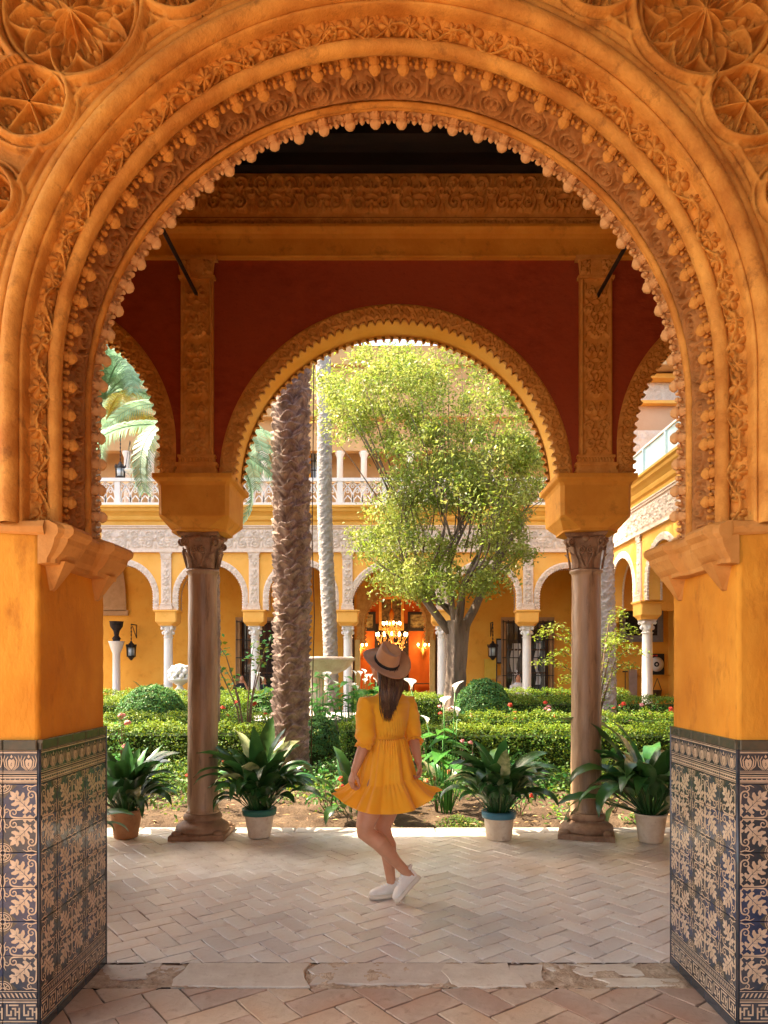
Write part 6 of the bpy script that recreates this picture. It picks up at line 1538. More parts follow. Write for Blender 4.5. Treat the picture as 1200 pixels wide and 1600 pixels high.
for (ex, ez) in ((-.55, 2.0), (-.35, 1.5), (.25, 1.75), (.45, 2.1), (-.75, 1.8), (.1, 1.9)):
    pts = [Vector((0, 0, 0)), Vector((ex*.2, 0, ez*.5)), Vector((ex*.6, .05, ez*.85)), Vector((ex, .1, ez))]; mb.tube([tuple(q) for q in pts], [.016, .012, .008, .003], 5)
    for _ in range(26): q = pts[2].lerp(pts[3], random.random()); C.append((q.x+random.gauss(0, .07), q.y+random.gauss(0, .05), q.z+random.gauss(0, .05)))
mb.build('stems', M['twig'], sh); C = np.array(C); leafy('leaves', C, RNG.normal(0, .5, C.shape)+[0, -.5, 1], .085, [M['leaf_calla'], M['leaf_young']], sh, .6, .4)

# --- fountain
ft = thing('fountain', 'round marble fountain bowl on a pedestal above a low basin behind the palm', 'fountain', (-1.42, 14.0, 0))
mb = MB(); prof = [(.12, 1.10), (.12, 1.28), (.20, 1.35), (.42, 1.40), (.58, 1.47), (.67, 1.56), (.70, 1.63), (.755, 1.655), (.76, 1.70), (.72, 1.72), (.66, 1.70), (.60, 1.62), (.3, 1.56), (.001, 1.54)]
n = 96; V = []
P = np.array([[(r*(1+.012*math.cos(12*a)*(1 if 2 < i < 8 else 0))*math.cos(a), r*(1+.012*math.cos(12*a)*(1 if 2 < i < 8 else 0))*math.sin(a), z) for a in np.linspace(0, 2*PI, n, endpoint=False)] for i, (r, z) in enumerate(prof)])
gobj('bowl', P, M['fount'], ft, wrap=True)
MB().lathe([(.30, .35), (.34, .40), (.34, .48), (.18, .54), (.12, .66), (.20, .84), (.22, .94), (.13, 1.10), (.10, 1.2), (.16, 1.34)], 32).build('pedestal', M['fount'], ft)
MB().lathe([(1.15, -.05), (1.15, .42), (1.22, .44), (1.24, .56), (1.0, .57), (.98, .40), (.98, -.05)], 8).build('basin', M['white_stone'], ft)
for k in range(8):
    a = PI/4*k+PI/8; mb = MB()
    for j in range(9):
        for i in range(3): mb.box((1.068*1.0, (-.36+.09*j), .06+.115*i), (.012, .084, .105), (i+j) % 2)
    o = mb.build('tile_facing', [M['tile_cream'], M['tile_blue']], ft); o.rotation_euler = (0, 0, a)
MB().lathe([(.98, .47), (.001, .47)], 8).build('water', M['water'], ft)
MB().lathe([(.64, 1.63), (.001, 1.63)], 32).build('bowl_water', M['water'], ft)

# --- things in the far galleries
ur = thing('stone_urn', 'white carved stone urn on a pedestal behind the left column', 'urn', (at(281, 1040, 19.6).x, 19.6, 0))
MB().lathe([(.22, 0), (.22, .12), (.14, .18), (.12, .75), (.16, .82), (.18, .88)], 16).build('pedestal', M['white_stone'], ur)
mb = MB(); mb.lathe([(.17, .88), (.10, .93), (.07, 1.0), (.16, 1.06), (.30, 1.14), (.31, 1.22)], 20); mb.build('urn_foot', M['white_stone'], ur)
mb = MB()
for k in range(9):
    a = 2*PI*k/9
    for z, r, s in ((1.26, .27, .075), (1.38, .25, .075), (1.49, .19, .065)): mb.ell((r*math.cos(a+z*3), r*math.sin(a+z*3), z), (s, s, s*1.1), 6)
mb.ell((0, 0, 1.38), (.24, .24, .22), 10); mb.build('carved_fruit', M['white_stone'], ur)
for (px, py, y, sc, l) in ((236, 1070, 20.9, 1.3, 'dark potted plant against the far wall behind the green dome'), (349, 1076, 20.9, 1.2, 'dark potted plant at the foot of the far wall just near the left column'), (748, 1072, 20.9, 1.0, 'dark potted plant behind the right green dome')):
    w = at(px, py, y); t = thing('potted_plant', l, 'potted plant', (w.x, w.y, .0), group='pot plants in the far gallery'); MB().lathe([(.14, 0), (.2, .38), (.22, .40), (.001, .40)], 14).build('pot', M['pot_terra'], t); aspid(t, 22, .38, sc, .12, .7, var=0)
def lantern(label, w, arm, h=.62, s=1.):
    t = thing('wall_lantern', label, 'lantern', w, group='iron lanterns'); mb = MB(); r = .14*s
    for k in range(6): a = PI/3*k; mb.tube([(r*math.cos(a), r*math.sin(a), -.28*s), (r*1.1*math.cos(a), r*1.1*math.sin(a), .0), (r*.5*math.cos(a), r*.5*math.sin(a), .14*s)], .014*s, 4)
    mb.lathe([(r*1.1, -.30*s), (r*1.1, -.27*s)], 12); mb.lathe([(.03, -.42*s), (r*.7, -.33*s), (r, -.29*s)], 12); mb.lathe([(r*1.25, .0), (r*1.0, .04*s), (r*.4, .15*s), (.03*s, .22*s)], 12)
    for k in range(6): a = PI/3*k; mb.ell((r*1.15*math.cos(a), r*1.15*math.sin(a), .07*s), (.025*s, .025*s, .05*s), 4)
    mb.build('lantern_frame', M['iron'], t); MB().lathe([(r*.8, -.27*s), (r*.85, 0)], 10).build('lantern_glass', M['skyglass'], t)
    mb = MB(); mb.tube([(0, 0, .2*s), (0, 0, arm)], .012*s, 5); 
    for k in range(int((arm-.25)/.12)): mb.ell((0, 0, .3+k*.12), (.024*s, .024*s, .04*s), 4)
    mb.build('chain', M['iron'], t); return t
w = at(205, 1012, BY-.55); t = lantern('black iron lantern hanging from a wall bracket in the far left gallery', w, .78)
mb = MB(); mb.tube([(0, 0, .78), (.0, .5, .78)], .02, 5); mb.tube([(.0, .5, .78), (.0, .5, .35), (0, .1, .74)], .014, 5); mb.build('bracket', M['iron'], t)
w = at(770, 1012, BY-.55); t = lantern('black iron lantern hanging beside the right hand barred window', w, .85)
mb = MB(); mb.tube([(0, 0, .85), (0, .5, .85)], .02, 5); mb.tube([(0, .5, .85), (0, .5, .4), (0, .1, .8)], .014, 5); mb.build('bracket', M['iron'], t)
w = at(188, 732, 22.6); lantern('small black lantern hanging on the upper floor, seen through the left side arch', w, 1.2)
for px, l in ((203, 'shallow glass bowl lamp on cords, the left one on the upper floor'), (227, 'shallow glass bowl lamp on cords, the right one on the upper floor')):
    w = at(px, 735, 22.6); t = thing('hanging_bowl', l, 'lamp', w, group='hanging glass bowls'); MB().lathe([(.03, -.13), (.12, -.10), (.19, 0), (.20, .02), (.17, .02), (.08, -.06)], 16).build('bowl', M['skyglass'], t)
    mb = MB()
    for a in (0, 2.1, 4.2): mb.tube([(.19*math.cos(a), .19*math.sin(a), 0), (0, 0, .95)], .008, 4)
    mb.build('cord', M['iron'], t)
# far left: pedestal column with a dark bust, arched niche
w = at(182, 1040, 23.6); t = thing('bust_on_pedestal', 'dark bronze bust on a slim grey pedestal column at the far left', 'sculpture', (w.x, w.y, 0))
MB().lathe([(.2, 0), (.2, .1), (.13, .16), (.12, 1.95), (.18, 2.1), (.24, 2.3), (.26, 2.36)], 16).build('pedestal', M['white_marble'], t)
MB().lathe([(.10, 2.36), (.14, 2.45), (.07, 2.55), (.10, 2.7), (.20, 2.85), (.22, 3.0), (.24, 3.02)], 14).build('bust', M['fabric_dark'], t)
w = at(183, 960, BY-.06); t = thing('arched_niche', 'brown arched relief panel on the far gallery wall at the left', 'relief panel', w); K_ = .0219
mb = MB(); mb.box((-.2, 0, .05), (1.15, .06, .18)); mb.grid(np.array([[(.32*math.cos(a)-.1-.5*(1-math.cos(a))*0, -.02+k*.04, .1+1.75*math.sin(a)) for a in np.linspace(0, PI/2, 12)] for k in (0, 1)])); P = [(-.75, -.03, .12)]+[(.0+.32*math.cos(a), -.03, .12+1.8*math.sin(a)) for a in np.linspace(0, PI/2, 12)]+[(-.75, -.03, 1.92)]; mb.add(P, [tuple(range(len(P)))], smooth=False)
mb.build('panel', M['brown_stone'], t)
# tapestry at the right end
a, b = at(968, 1003, BY-.08), at(1036, 888, BY-.08)
t = thing('tapestry', 'tall dark tapestry with patterned border hanging in the far right gallery', 'tapestry', ((a.x+b.x)/2, BY-.08, a.z)); W_, H_2 = b.x-a.x, b.z-a.z
MB().box((0, 0, H_2/2), (W_, .03, H_2)).build('field', M['fabric_dark'], t)
relief('border', (-W_/2, -.02, 0), (1, 0, 0), (0, 0, 1), (0, -1, 0), W_, .22, .03, lambda u, v: h_frieze(u, v, .22), .02, M['grey'], t)
for x in (-W_/2, W_/2-.2): relief('border', (x, -.02, .22), (1, 0, 0), (0, 0, 1), (0, -1, 0), .2, H_2-.22, .03, lambda u, v: h_frieze(v, u, .2), .02, M['grey'], t)
# round white disc poster, shelf, hanging basket
w = at(1024, 1038, BY-.06); t = thing('disc_poster', 'dark square poster with a big white ring on the far right wall', 'poster', w)
MB().box((0, 0, 0), (.60, .03, .72)).build('backing', M['band'], t)
mb = MB(); mb.lathe([(.09, 0), (.24, 0), (.25, .012), (.09, .014)], 32, M=Matrix.Rotation(PI/2, 4, 'X')); mb.build('white_ring', M['white_cloth'], t, loc=(.03, -.02, 0))
MB().lathe([(.088, 0), (.088, .022), (.001, .022)], 20, M=Matrix.Rotation(PI/2, 4, 'X')).build('ring_centre', M['band'], t, loc=(.03, -.02, 0))
MB().lathe([(.035, 0), (.035, .012), (.001, .012)], 16, M=Matrix.Rotation(PI/2, 4, 'X')).build('centre_dot', M['white_cloth'], t, loc=(.03, -.042, 0))
mb = MB(); mb.box((-.10, -.018, .30), (.12, .006, .05)); mb.box((.03, -.018, .30), (.08, .006, .05)); mb.build('red_strip', M['petal_red'], t)
w = at(1025, 1055, BY-.12); MB().box((0, 0, 0), (1.1, .2, .03)).build('wall_shelf', M['ochre_dark'], None, label='narrow shelf under the disc poster on the far right wall', cat='shelf', loc=w)
w = at(1027, 1085, BY-.22); t = thing('hanging_basket', 'small dark basket hanging on V shaped cords below the disc poster', 'basket', w)
MB().lathe([(.10, -.14), (.15, .13), (.16, .15), (.001, .12)], 14).build('basket', M['wood'], t); mb = MB(); [mb.tube([(s*.15, 0, .13), (0, 0, .55)], .012, 4) for s in (-1, 1)]; mb.build('cord', M['wood'], t)
w = at(989, 1070, BY-.1); MB().box((0, 0, 0), (.27, .05, 1.05)).build('leaning_board', M['mauve'], None, label='mauve board leaning on the wall between the two right columns', cat='board', loc=w)
w = at(977, 1060, BY-.4); t = thing('floor_stand', 'thin metal sign stand in front of the right end wall', 'stand', (w.x, w.y, 0)); MB().tube([(0, 0, 0), (0, 0, 1.35)], .015, 5).build('pole', M['iron'], t); MB().box((0, 0, 1.35), (.18, .02, .05)).build('plate', M['wood'], t)
w = at(766, 1045, BY-.12); MB().box((0, 0, 0), (.40, .06, .68)).build('yellow_box', M['board_y'], None, label='plain yellow wall cabinet under the right lantern', cat='cabinet', loc=w)
w = at(780, 1022, BY-.06); t = thing('framed_notice', 'tall black framed notice beside the right barred window', 'notice', w); MB().box((0, 0, .1), (.20, .04, .86)).build('frame', M['band'], t); MB().box((0, -.024, .1), (.13, .008, .76)).build('notice_sheet', M['grey'], t)
w = at(780, 1060, BY-.06); MB().box((0, 0, 0), (.15, .05, .20)).build('switch_box', M['brown_stone'], None, label='small brown box below the black framed notice', cat='box', loc=w)
w = at(776, 1060, BY-1.0); t = thing('floor_stand', 'thin dark pole stand in front of the yellow cabinet', 'stand', (w.x, w.y, 0)); MB().tube([(0, 0, 0), (0, 0, 1.75)], .02, 5).build('pole', M['iron'], t); MB().lathe([(.14, 0), (.14, .02), (.02, .04)], 12).build('foot', M['iron'], t)

# --- inside the portal: chandelier, paintings, sconces, table
w = at(612, 1000, 27.2); t = thing('chandelier', 'lit crystal chandelier with two rings of candle bulbs hanging inside the red room', 'chandelier', w)
mb = MB(); mb.tube([(0, 0, .5), (0, 0, 2.6)], .02, 6); mb.lathe([(.05, -.5), (.12, -.3), (.06, 0), (.14, .3), (.05, .7), (.10, 1.0), (.03, 1.2)], 12)
for k in range(12):
    a = 2*PI*k/12; mb.tube([(.08*math.cos(a), .08*math.sin(a), -.1), (.4*math.cos(a), .4*math.sin(a), -.15), (.58*math.cos(a), .58*math.sin(a), .12)], .014, 5)
for k in range(8):
    a = 2*PI*k/8+.2; mb.tube([(.06*math.cos(a), .06*math.sin(a), .3), (.22*math.cos(a), .22*math.sin(a), .3), (.34*math.cos(a), .34*math.sin(a), .55)], .012, 5)
mb.build('arms', M['gold'], t)
mb = MB()
for k in range(12): a = 2*PI*k/12; mb.ell((.58*math.cos(a), .58*math.sin(a), .22), (.035, .035, .075), 5)
for k in range(8): a = 2*PI*k/8+.2; mb.ell((.34*math.cos(a), .34*math.sin(a), .64), (.03, .03, .065), 5)
mb.build('candle_bulbs', M['bulb'], t)
mb = MB()
for k in range(260):
    a = random.uniform(0, 2*PI); q = random.random(); z = -.75+q*1.5; r = (.58*math.sin(min(1, (z+.8)/.85)*PI/2) if z < .1 else .45*(1-(z-.1)/.9))*random.uniform(.75, 1.05); mb.ell((r*math.cos(a), r*math.sin(a), z), (.018, .018, .042), 3)
mb.build('crystal_drops', M['crystal'], t, kind='stuff')
pl = bpy.data.lights.new('chandelier_lamp', 'POINT'); pl.energy = 60; pl.color = (1, .62, .30); pl.shadow_soft_size = .35; po = bpy.data.objects.new('chandelier_lamp', pl); link(po); po.location = w+Vector((0, -.2, -.95))
def picture(px0, px1, py0, py1, m, fm, label):
    a, b = at(px0, py1, 30.4), at(px1, py0, 30.4); t = thing('framed_painting', label, 'painting', ((a.x+b.x)/2, 30.42, (a.z+b.z)/2), group='paintings in the red room'); W, H = b.x-a.x, b.z-a.z
    MB().box((0, 0, 0), (W-.05, .04, H-.05)).build('canvas', m, t); f = .12; mb = MB()
    for c, s in (((0, -.03, H/2-f/2), (W, .08, f)), ((0, -.03, -H/2+f/2), (W, .08, f)), ((W/2-f/2, -.03, 0), (f, .078, H-2*f)), ((-W/2+f/2, -.03, 0), (f, .078, H-2*f))): mb.box(c, s)
    mb.build('frame', fm, t)
picture(592, 631, 932, 985, M['paint1'], M['gold'], 'gilt framed dark painting behind the chandelier')
picture(567, 587, 956, 986, M['paint2'], M['band'], 'black framed landscape painting left of the chandelier')
picture(637, 671, 956, 986, M['paint2'], M['band'], 'black framed landscape painting right of the chandelier')
for px, l in ((661, 'lit crystal wall sconce on the red wall right of the inner door'), (563, 'lit crystal wall sconce on the red wall at the left of the inner door')):
    w = at(px, 1012, 30.2); t = thing('wall_sconce', l, 'wall lamp', w, group='wall sconces in the red room'); mb = MB(); mb.lathe([(.02, -.5), (.05, -.3), (.13, -.1), (.05, 0), (.03, .3), (.02, .55)], 10)
    for k in range(5): a = 2*PI*k/5; mb.tube([(0, 0, 0), (.18*math.cos(a), .18*math.sin(a), -.06), (.26*math.cos(a), .26*math.sin(a), .06)], .012, 4)
    mb.build('arms', M['gold'], t); mb = MB()
    for k in range(5): a = 2*PI*k/5; mb.ell((.26*math.cos(a), .26*math.sin(a), .13), (.035, .035, .06), 5)
    mb.build('candle_bulbs', M['bulb'], t)
    pl = bpy.data.lights.new('sconce_lamp', 'POINT'); pl.energy = 9; pl.color = (1, .6, .28); pl.shadow_soft_size = .15; po = bpy.data.objects.new('sconce_lamp', pl); link(po); po.location = w+Vector((0, -.35, .1))
w = at(661, 1070, 29.6); t = thing('console_table', 'small dark wooden console table against the red wall inside', 'table', (w.x, w.y, 0))
MB().box((0, 0, .80), (.9, .4, .05)).build('table_top', M['wood'], t)
for sx_ in (-1, 1):
    for sy_ in (-1, 1): MB().tube([(sx_*.4, sy_*.15, 0), (sx_*.4, sy_*.15, .78)], [.02, .035], 6).build('leg', M['wood'], t)
MB().box((0, 28, -.0), (7, 6.2, .02)).build('room_floor_inside', M['wood'], None, kind='structure')

# ================================================================== PEOPLE
def remeshed(mb, voxel, name, mats, parent=None, it=3, **kw):
    tmp = bpy.data.objects.new('tmp', mb.mesh('tmp')); S.collection.objects.link(tmp)
    r = tmp.modifiers.new('r', 'REMESH'); r.mode = 'VOXEL'; r.voxel_size = voxel
    s = tmp.modifiers.new('s', 'SMOOTH'); s.factor = .6; s.iterations = it
    dg = bpy.context.evaluated_depsgraph_get(); me = bpy.data.meshes.new_from_object(tmp.evaluated_get(dg)); me.name = name
    bpy.data.objects.remove(tmp); me.materials.clear(); me.polygons.foreach_set('use_smooth', [True]*len(me.polygons))
    return obj(name, me, mats, parent, **kw)

def hand(mb, wrist, d, palm_n, side, curl=1.0, s=1.0):
    """d: direction of the hand, palm_n: where the palm faces, side: direction of the thumb"""
    w = Vector(wrist); d = Vector(d).normalized(); pn = Vector(palm_n); pn = (pn-d*pn.dot(d)).normalized(); sd = d.cross(pn).normalized()
    if sd.dot(Vector(side)) < 0: sd = -sd
    mb.loft([(w-d*.01, sd*.024*s, pn*.018*s), (w+d*.02*s, sd*.030*s, pn*.017*s), (w+d*.055*s, sd*.038*s, pn*.015*s), (w+d*.078*s, sd*.036*s, pn*.013*s), (w+d*.086*s, sd*.030*s, pn*.009*s)], n=14)
    L = [(.030, .024, .018), (.037, .028, .020), (.041, .031, .021), (.038, .028, .020)]
    for k in range(4):
        off = (-.027+.018*k)*s; p = w+d*(.074-abs(k-2)*.004)*s+sd*off; a = .35*curl; pts = [p-d*.02*s, p]; dd = d.copy()
        for l in L[k]:
            dd = (d*math.cos(a)+pn*math.sin(a)).normalized(); p = p+dd*l*s; pts.append(p); a += .75*curl
        mb.tube([tuple(q) for q in pts], [.0098*s, .0098*s, .0090*s, .0082*s, .0070*s], 9)
        mb.ell(tuple(pts[-1]), (.0072*s,)*3, 6)
    p = w+d*.024*s+sd*.022*s; q = p+(d*.5+sd*.75+pn*.35).normalized()*.036*s; r = q+(d*.85+sd*.15+pn*.5).normalized()*.030*s; t = r+(d*.8-sd*.25+pn*.7).normalized()*.022*s
    mb.tube([tuple(p-sd*.008*s), tuple(p), tuple(q), tuple(r), tuple(t)], [.014*s, .0135*s, .0115*s, .0100*s, .0078*s], 9); mb.ell(tuple(t), (.0080*s,)*3, 6)

def foot_shoe(parent, heel, toe, up, label=None):
    heel, toe, up = Vector(heel), Vector(toe), Vector(up); d = (toe-heel); L = d.length; d.normalize(); up = (up-d*up.dot(d)).normalized(); sd = d.cross(up)
    st = [(0, .024, .030, .040), (.03, .031, .044, .046), (.12, .034, .052, .050), (.28, .034, .052, .050), (.42, .036, .044, .042), (.60, .043, .035, .034), (.78, .044, .028, .028), (.90, .036, .022, .023), (.97, .024, .017, .018), (1.0, .010, .010, .012)]
    mb = MB(); mb.loft([(heel+d*(q*L)+up*(h*.92+.010), sd*w, up*hh) for q, w, hh, h in st], n=22)
    sh = remeshed(mb, .005, 'shoe', M['canvas'], parent, it=2)
    mb = MB(); P = []
    for q, w, hh, h in st: P.append([tuple(heel+d*(q*L-.002+.004*q)+sd*(sx*(w+.005))+up*z) for sx, z in ((-1, .022), (-1, .002), (-.9, -.004), (.9, -.004), (1, .002), (1, .022), (.9, .024), (-.9, .024))])
    mb.grid(np.array(P), wrap=True); mb.add(P[0], [tuple(range(8))]); mb.add(P[-1], [tuple(range(8))]); mb.build('sole', M['rubber'], sh)
    mb = MB()
    for k in range(5):
        q = .36+.075*k; h = np.interp(q, [a[0] for a in st], [a[3]*.92+.010+a[2] for a in st]); c = heel+d*(q*L)+up*(h+.001)
        mb.tube([tuple(c-sd*.020-up*.008), tuple(c+up*.002), tuple(c+sd*.020-up*.008)], .0032, 6)
    mb.build('laces', M['white_cloth'], sh)
    MB().loft([(heel+d*(.13*L)+up*.088, sd*.036, d*.050), (heel+d*(.13*L)+up*.100, sd*.040, d*.052), (heel+d*(.13*L)+up*.104, sd*.037, d*.048)], cap=False).build('shoe_collar', M['canvas'], sh)
    return sh

WY = 4.67
def W(px, py, y=WY): return at(px, py, y)
fdir = Vector((-.60, .80, 0)); sdir = Vector((.80, .60, 0)); UP = Vector((0, 0, 1))
wm = thing('person', 'woman seen from behind in marigold dress, camel hat and white canvas shoes', 'person', (0, 0, 0))
body = MB()
def ring(px, z, a, b, y=WY): c = Vector(((px-607)*y/FPX, y, z)); return (c, sdir*a, fdir*b)
body.loft([ring(600, .76, .09, .07), ring(600, .80, .115, .085), ring(600, .88, .125, .09), ring(602, .98, .112, .08), ring(604, 1.075, .112, .078), ring(605, 1.16, .122, .085), ring(606, 1.24, .145, .095), ring(607, 1.30, .155, .088), ring(608, 1.340, .130, .066), ring(609, 1.365, .080, .052), ring(609, 1.395, .050, .050)], n=28)
SL = Vector(((607-607)*0-.150, WY-.105, 1.305)); SR = Vector((.132, WY+.095, 1.298))
EL = W(571, 1160, 4.545); WL = W(554, 1204, 4.50); ER = W(645, 1152, 4.80); WR = W(654, 1190, 4.70)
for s_, e_, w_ in ((SL, EL, WL), (SR, ER, WR)):
    body.tube([tuple(s_.lerp(Vector((0, WY, 1.30)), .35)), tuple(s_), tuple(s_.lerp(e_, .5)), tuple(e_), tuple(e_.lerp(w_, .35)), tuple(w_), tuple(w_+(w_-e_)*.05)], [.045, .048, .043, .037, .037, .0245, .023], 16)
hand(body, WL, (-.30, -.05, -.95), (.75, .45, -.1), (.2, -.9, 0), 1.25, .98)
hand(body, WR, (.15, -.25, -.95), (-.8, -.2, 0), (-.2, -.9, 0), 1.3, .95)
# legs
HL = Vector((-.075, WY-.06, .84)); KL = W(570, 1300, 4.53); AL = W(634, 1362, 4.66)
HR = Vector((.045, WY+.06, .84)); KR = W(598, 1297, 4.72); AR = W(611, 1376, 4.755)
def leg(h, k, a, bulge):
    bk = Vector(bulge)
    body.tube([tuple(h+UP*.05), tuple(h), tuple(h.lerp(k, .35)), tuple(h.lerp(k, .7)), tuple(k+UP*.03), tuple(k), tuple(k.lerp(a, .12)+bk*.3), tuple(k.lerp(a, .30)+bk), tuple(k.lerp(a, .5)+bk*.7), tuple(k.lerp(a, .75)+bk*.15), tuple(a), tuple(a+(a-k).normalized()*.03)],
              [.066, .070, .078, .072, .058, .056, .053, .056, .050, .037, .031, .032], 20)
leg(HL, KL, AL, (.012, -.02, .018)); leg(HR, KR, AR, (.018, -.012, 0))
# feet inside the shoes
toeS = W(577, 1412, 4.70); toeS.z = .012; heelS = Vector((toeS.x+.232, 4.78, .008))
toeB = Vector(W(619, 1411, 4.60)); toeB.z = .010; heelB = W(655, 1371, 4.69)
body.tube([tuple(AR), tuple(heelS+Vector((-.05, 0, .06))), tuple(heelS.lerp(toeS, .6)+UP*.035)], [.03, .03, .022], 10)
body.tube([tuple(AL), tuple(AL.lerp(heelB, .5)+Vector((0, 0, 0))), tuple(heelB.lerp(toeB, .55)+Vector((-.02, 0, .015)))], [.03, .028, .02], 10)
# head
HN = Vector((.24, -.60, .76)).normalized(); HC = W(604, 1034, 4.64)
HF = Vector((-.55, .75, .2)); HF = (HF-HN*HF.dot(HN)).normalized(); HS = HF.cross(HN)
hc = HC-HN*.055
HM = frame(hc, HS, HF, HN)
body.ell((0, 0, 0), (.074, .092, .100), 18, M=HM); body.ell((0, .028, -.055), (.055, .060, .062), 14, M=HM); body.ell((0, .062, -.098), (.022, .020, .018), 8, M=HM)
body.tube([tuple(HM @ Vector((0, .086, .012))), tuple(HM @ Vector((0, .108, -.030))), tuple(HM @ Vector((0, .096, -.040)))], [.007, .0125, .010], 8)
for s_ in (-1, 1):
    body.ell((s_*.030, .078, .022), (.020, .012, .008), 8, M=HM); body.ell((s_*.075, -.004, -.018), (.008, .018, .030), 8, M=HM); body.ell((s_*.036, .066, -.040), (.022, .020, .022), 8, M=HM)
body.ell((0, .090, -.066), (.022, .010, .009), 8, M=HM)
nk = Vector((.008, WY, 1.36)); body.tube([tuple(nk-UP*.03), tuple(nk+UP*.02), tuple(hc-HN*.06)], [.054, .050, .052], 18)
remeshed(body, .0052, 'body', M['skin'], wm, it=4)
lips = MB(); lips.ell((0, .1005, -.062), (.019, .0045, .0045), 8, M=HM); lips.ell((0, .0995, -.069), (.016, .005, .005), 8, M=HM); lips.build('lips', mat('lips', (.45, .12, .09), None, 9, .4, 0), wm)
for s_ in (-1, 1):
    e = MB(); e.ell((s_*.030, .0815, .006), (.0125, .008, .007), 10, M=HM); eo = e.build('eye', M['white_cloth'], wm); e = MB(); e.ell((s_*.030, .0880, .006), (.0052, .003, .0052), 8, M=HM); e.build('iris', M['wood'], eo)
    e = MB(); e.tube([tuple(HM @ Vector((s_*(.016+.026*q), .090-.008*q, .026+.006*math.sin(q*PI)))) for q in (0, .33, .66, 1)], .0026, 5); e.build('eyebrow', M['hair'], wm)

# hat
hatM = frame(HC, HS, HF, HN)
hb = MB(); n = 72; P = []
prof = [(.074, -.010), (.084, .002), (.100, .000), (.125, -.001), (.148, .003), (.161, .010), (.1625, .0075), (.148, -.002), (.125, -.006), (.098, -.006), (.080, -.006), (.074, -.010)]
for r, z in prof:
    row = []
    for j in range(n):
        a = 2*PI*j/n; k = (r-.08)/.085; row.append((r*math.cos(a)*.94*1.02, r*math.sin(a)*1.05, z+k*(.022*math.cos(2*a)-.008*math.sin(a)+.003*math.sin(3*a+1))))
    P.append(row)
hb.grid(np.array(P), M=hatM, wrap=True)
hat = hb.build('hat', M['felt'], wm)
cr = MB(); P = []
for i in range(22):
    q = i/21; z = .118*min(1, q*1.35)**.9 if q < .74 else .118; z = .112*math.sin(min(1, q/.78)*PI/2)**.9; r = 1-.16*min(1, q/.7)-.0 if q < .70 else .84*math.sqrt(max(0, 1-((q-.70)/.30)**2.2))
    row = []
    for j in range(n):
        a = 2*PI*j/n; x = .076*r*math.cos(a); y = .091*r*math.sin(a); pin = math.exp(-((y-.055)/.035)**2)*math.exp(-((abs(x)-.045)/.025)**2)*.016*min(1, q*1.6)
        x -= math.copysign(pin, x) if abs(x) > 1e-4 else 0; zz = z
        crease = math.exp(-(x/.020)**2)*math.exp(-((y-.005)/.060)**2)*.030*max(0, (q-.45)/.55)
        row.append((x, y, zz-crease+.008*(y/.09)*q))
    P.append(row)
cr.grid(np.array(P), M=hatM, wrap=True); cr.build('crown', M['felt'], hat)
bd = MB(); P = [[(.0785*(1-.16*z/.075)*math.cos(2*PI*j/n), .0935*(1-.15*z/.075)*math.sin(2*PI*j/n), z) for j in range(n)] for z in (.001, .004, .026, .028)]
P = [[(x*(.985 if i in (0, 3) else 1), y*(.985 if i in (0, 3) else 1), z) for x, y, z in row] for i, row in enumerate(P)]
bd.grid(np.array(P), M=hatM, wrap=True); bd.build('hat_band', M['band'], hat)

# hair
hr = MB(); path = [(606, 1040, .080, .070, 4.665), (608, 1055, .083, .062, 4.635), (611, 1068, .084, .046, 4.600), (610, 1080, .072, .034, 4.570), (608, 1092, .056, .026, 4.560), (606, 1104, .038, .018, 4.556), (605, 1113, .020, .010, 4.556)]
bx_ = Vector((.85, .50, 0)).normalized(); by_ = Vector((.5, -.85, 0)).normalized()
hr.loft([(W(px, py, y), bx_*a, by_*b) for px, py, a, b, y in path], n=24)
hair = hr.build('hair', M['hair'], wm); st = MB()
for i in range(520):
    u = random.uniform(-1, 1); dpt = random.uniform(.75, 1.10); end = random.randint(4, 6); pts = []; j1 = random.gauss(0, .004); j2 = random.gauss(0, .006)
    for k, (px, py, a, b, y) in enumerate(path[:end+1]):
        c = W(px, py, y); q = c+bx_*(u*a*1.04)+by_*(b*dpt*math.sqrt(max(0, 1-u*u)))+Vector((j1*k*.4+.0015*math.sin(k*2+i), -.001*k, j2)); pts.append(q)
    e = pts[-1]; pts.append(e+Vector((random.gauss(0, .008)+(-u*.004), random.gauss(0, .004), -random.uniform(.015, .06))))
    pp = []
    for k in range(len(pts)-1): pp += [pts[k], pts[k].lerp(pts[k+1], .5)]
    pp.append(pts[-1]); r0 = random.uniform(.0012, .0024); st.tube([tuple(q) for q in pp], [r0]*(len(pp)-3)+[r0*.8, r0*.5, r0*.15], 4)
st.build('hair_strands', M['hair'], hair, kind='stuff')

# dress: bodice with sleeves
bo = MB()
bo.loft([ring(604, 1.055, .122, .088), ring(604, 1.075, .119, .086), ring(605, 1.11, .133, .098), ring(605, 1.17, .143, .104), ring(606, 1.24, .158, .108), ring(607, 1.30, .165, .099), ring(608, 1.342, .140, .076), ring(609, 1.368, .095, .066), ring(609, 1.382, .070, .060)], n=32)
for s_, e_, w_ in ((SL, EL, WL), (SR, ER, WR)):
    d = (e_-s_).normalized(); e2 = e_+(w_-e_).normalized()*.012
    bo.tube([tuple(s_.lerp(Vector((0, WY, 1.30)), .45)), tuple(s_-d*.002), tuple(s_.lerp(e_, .3)), tuple(s_.lerp(e_, .6)), tuple(s_.lerp(e_, .82)), tuple(s_.lerp(e_, .93)), tuple(e2)], [.050, .058, .061, .064, .066, .058, .050], 22)
bod = remeshed(bo, .0060, 'dress', M['dress'], wm, it=6)
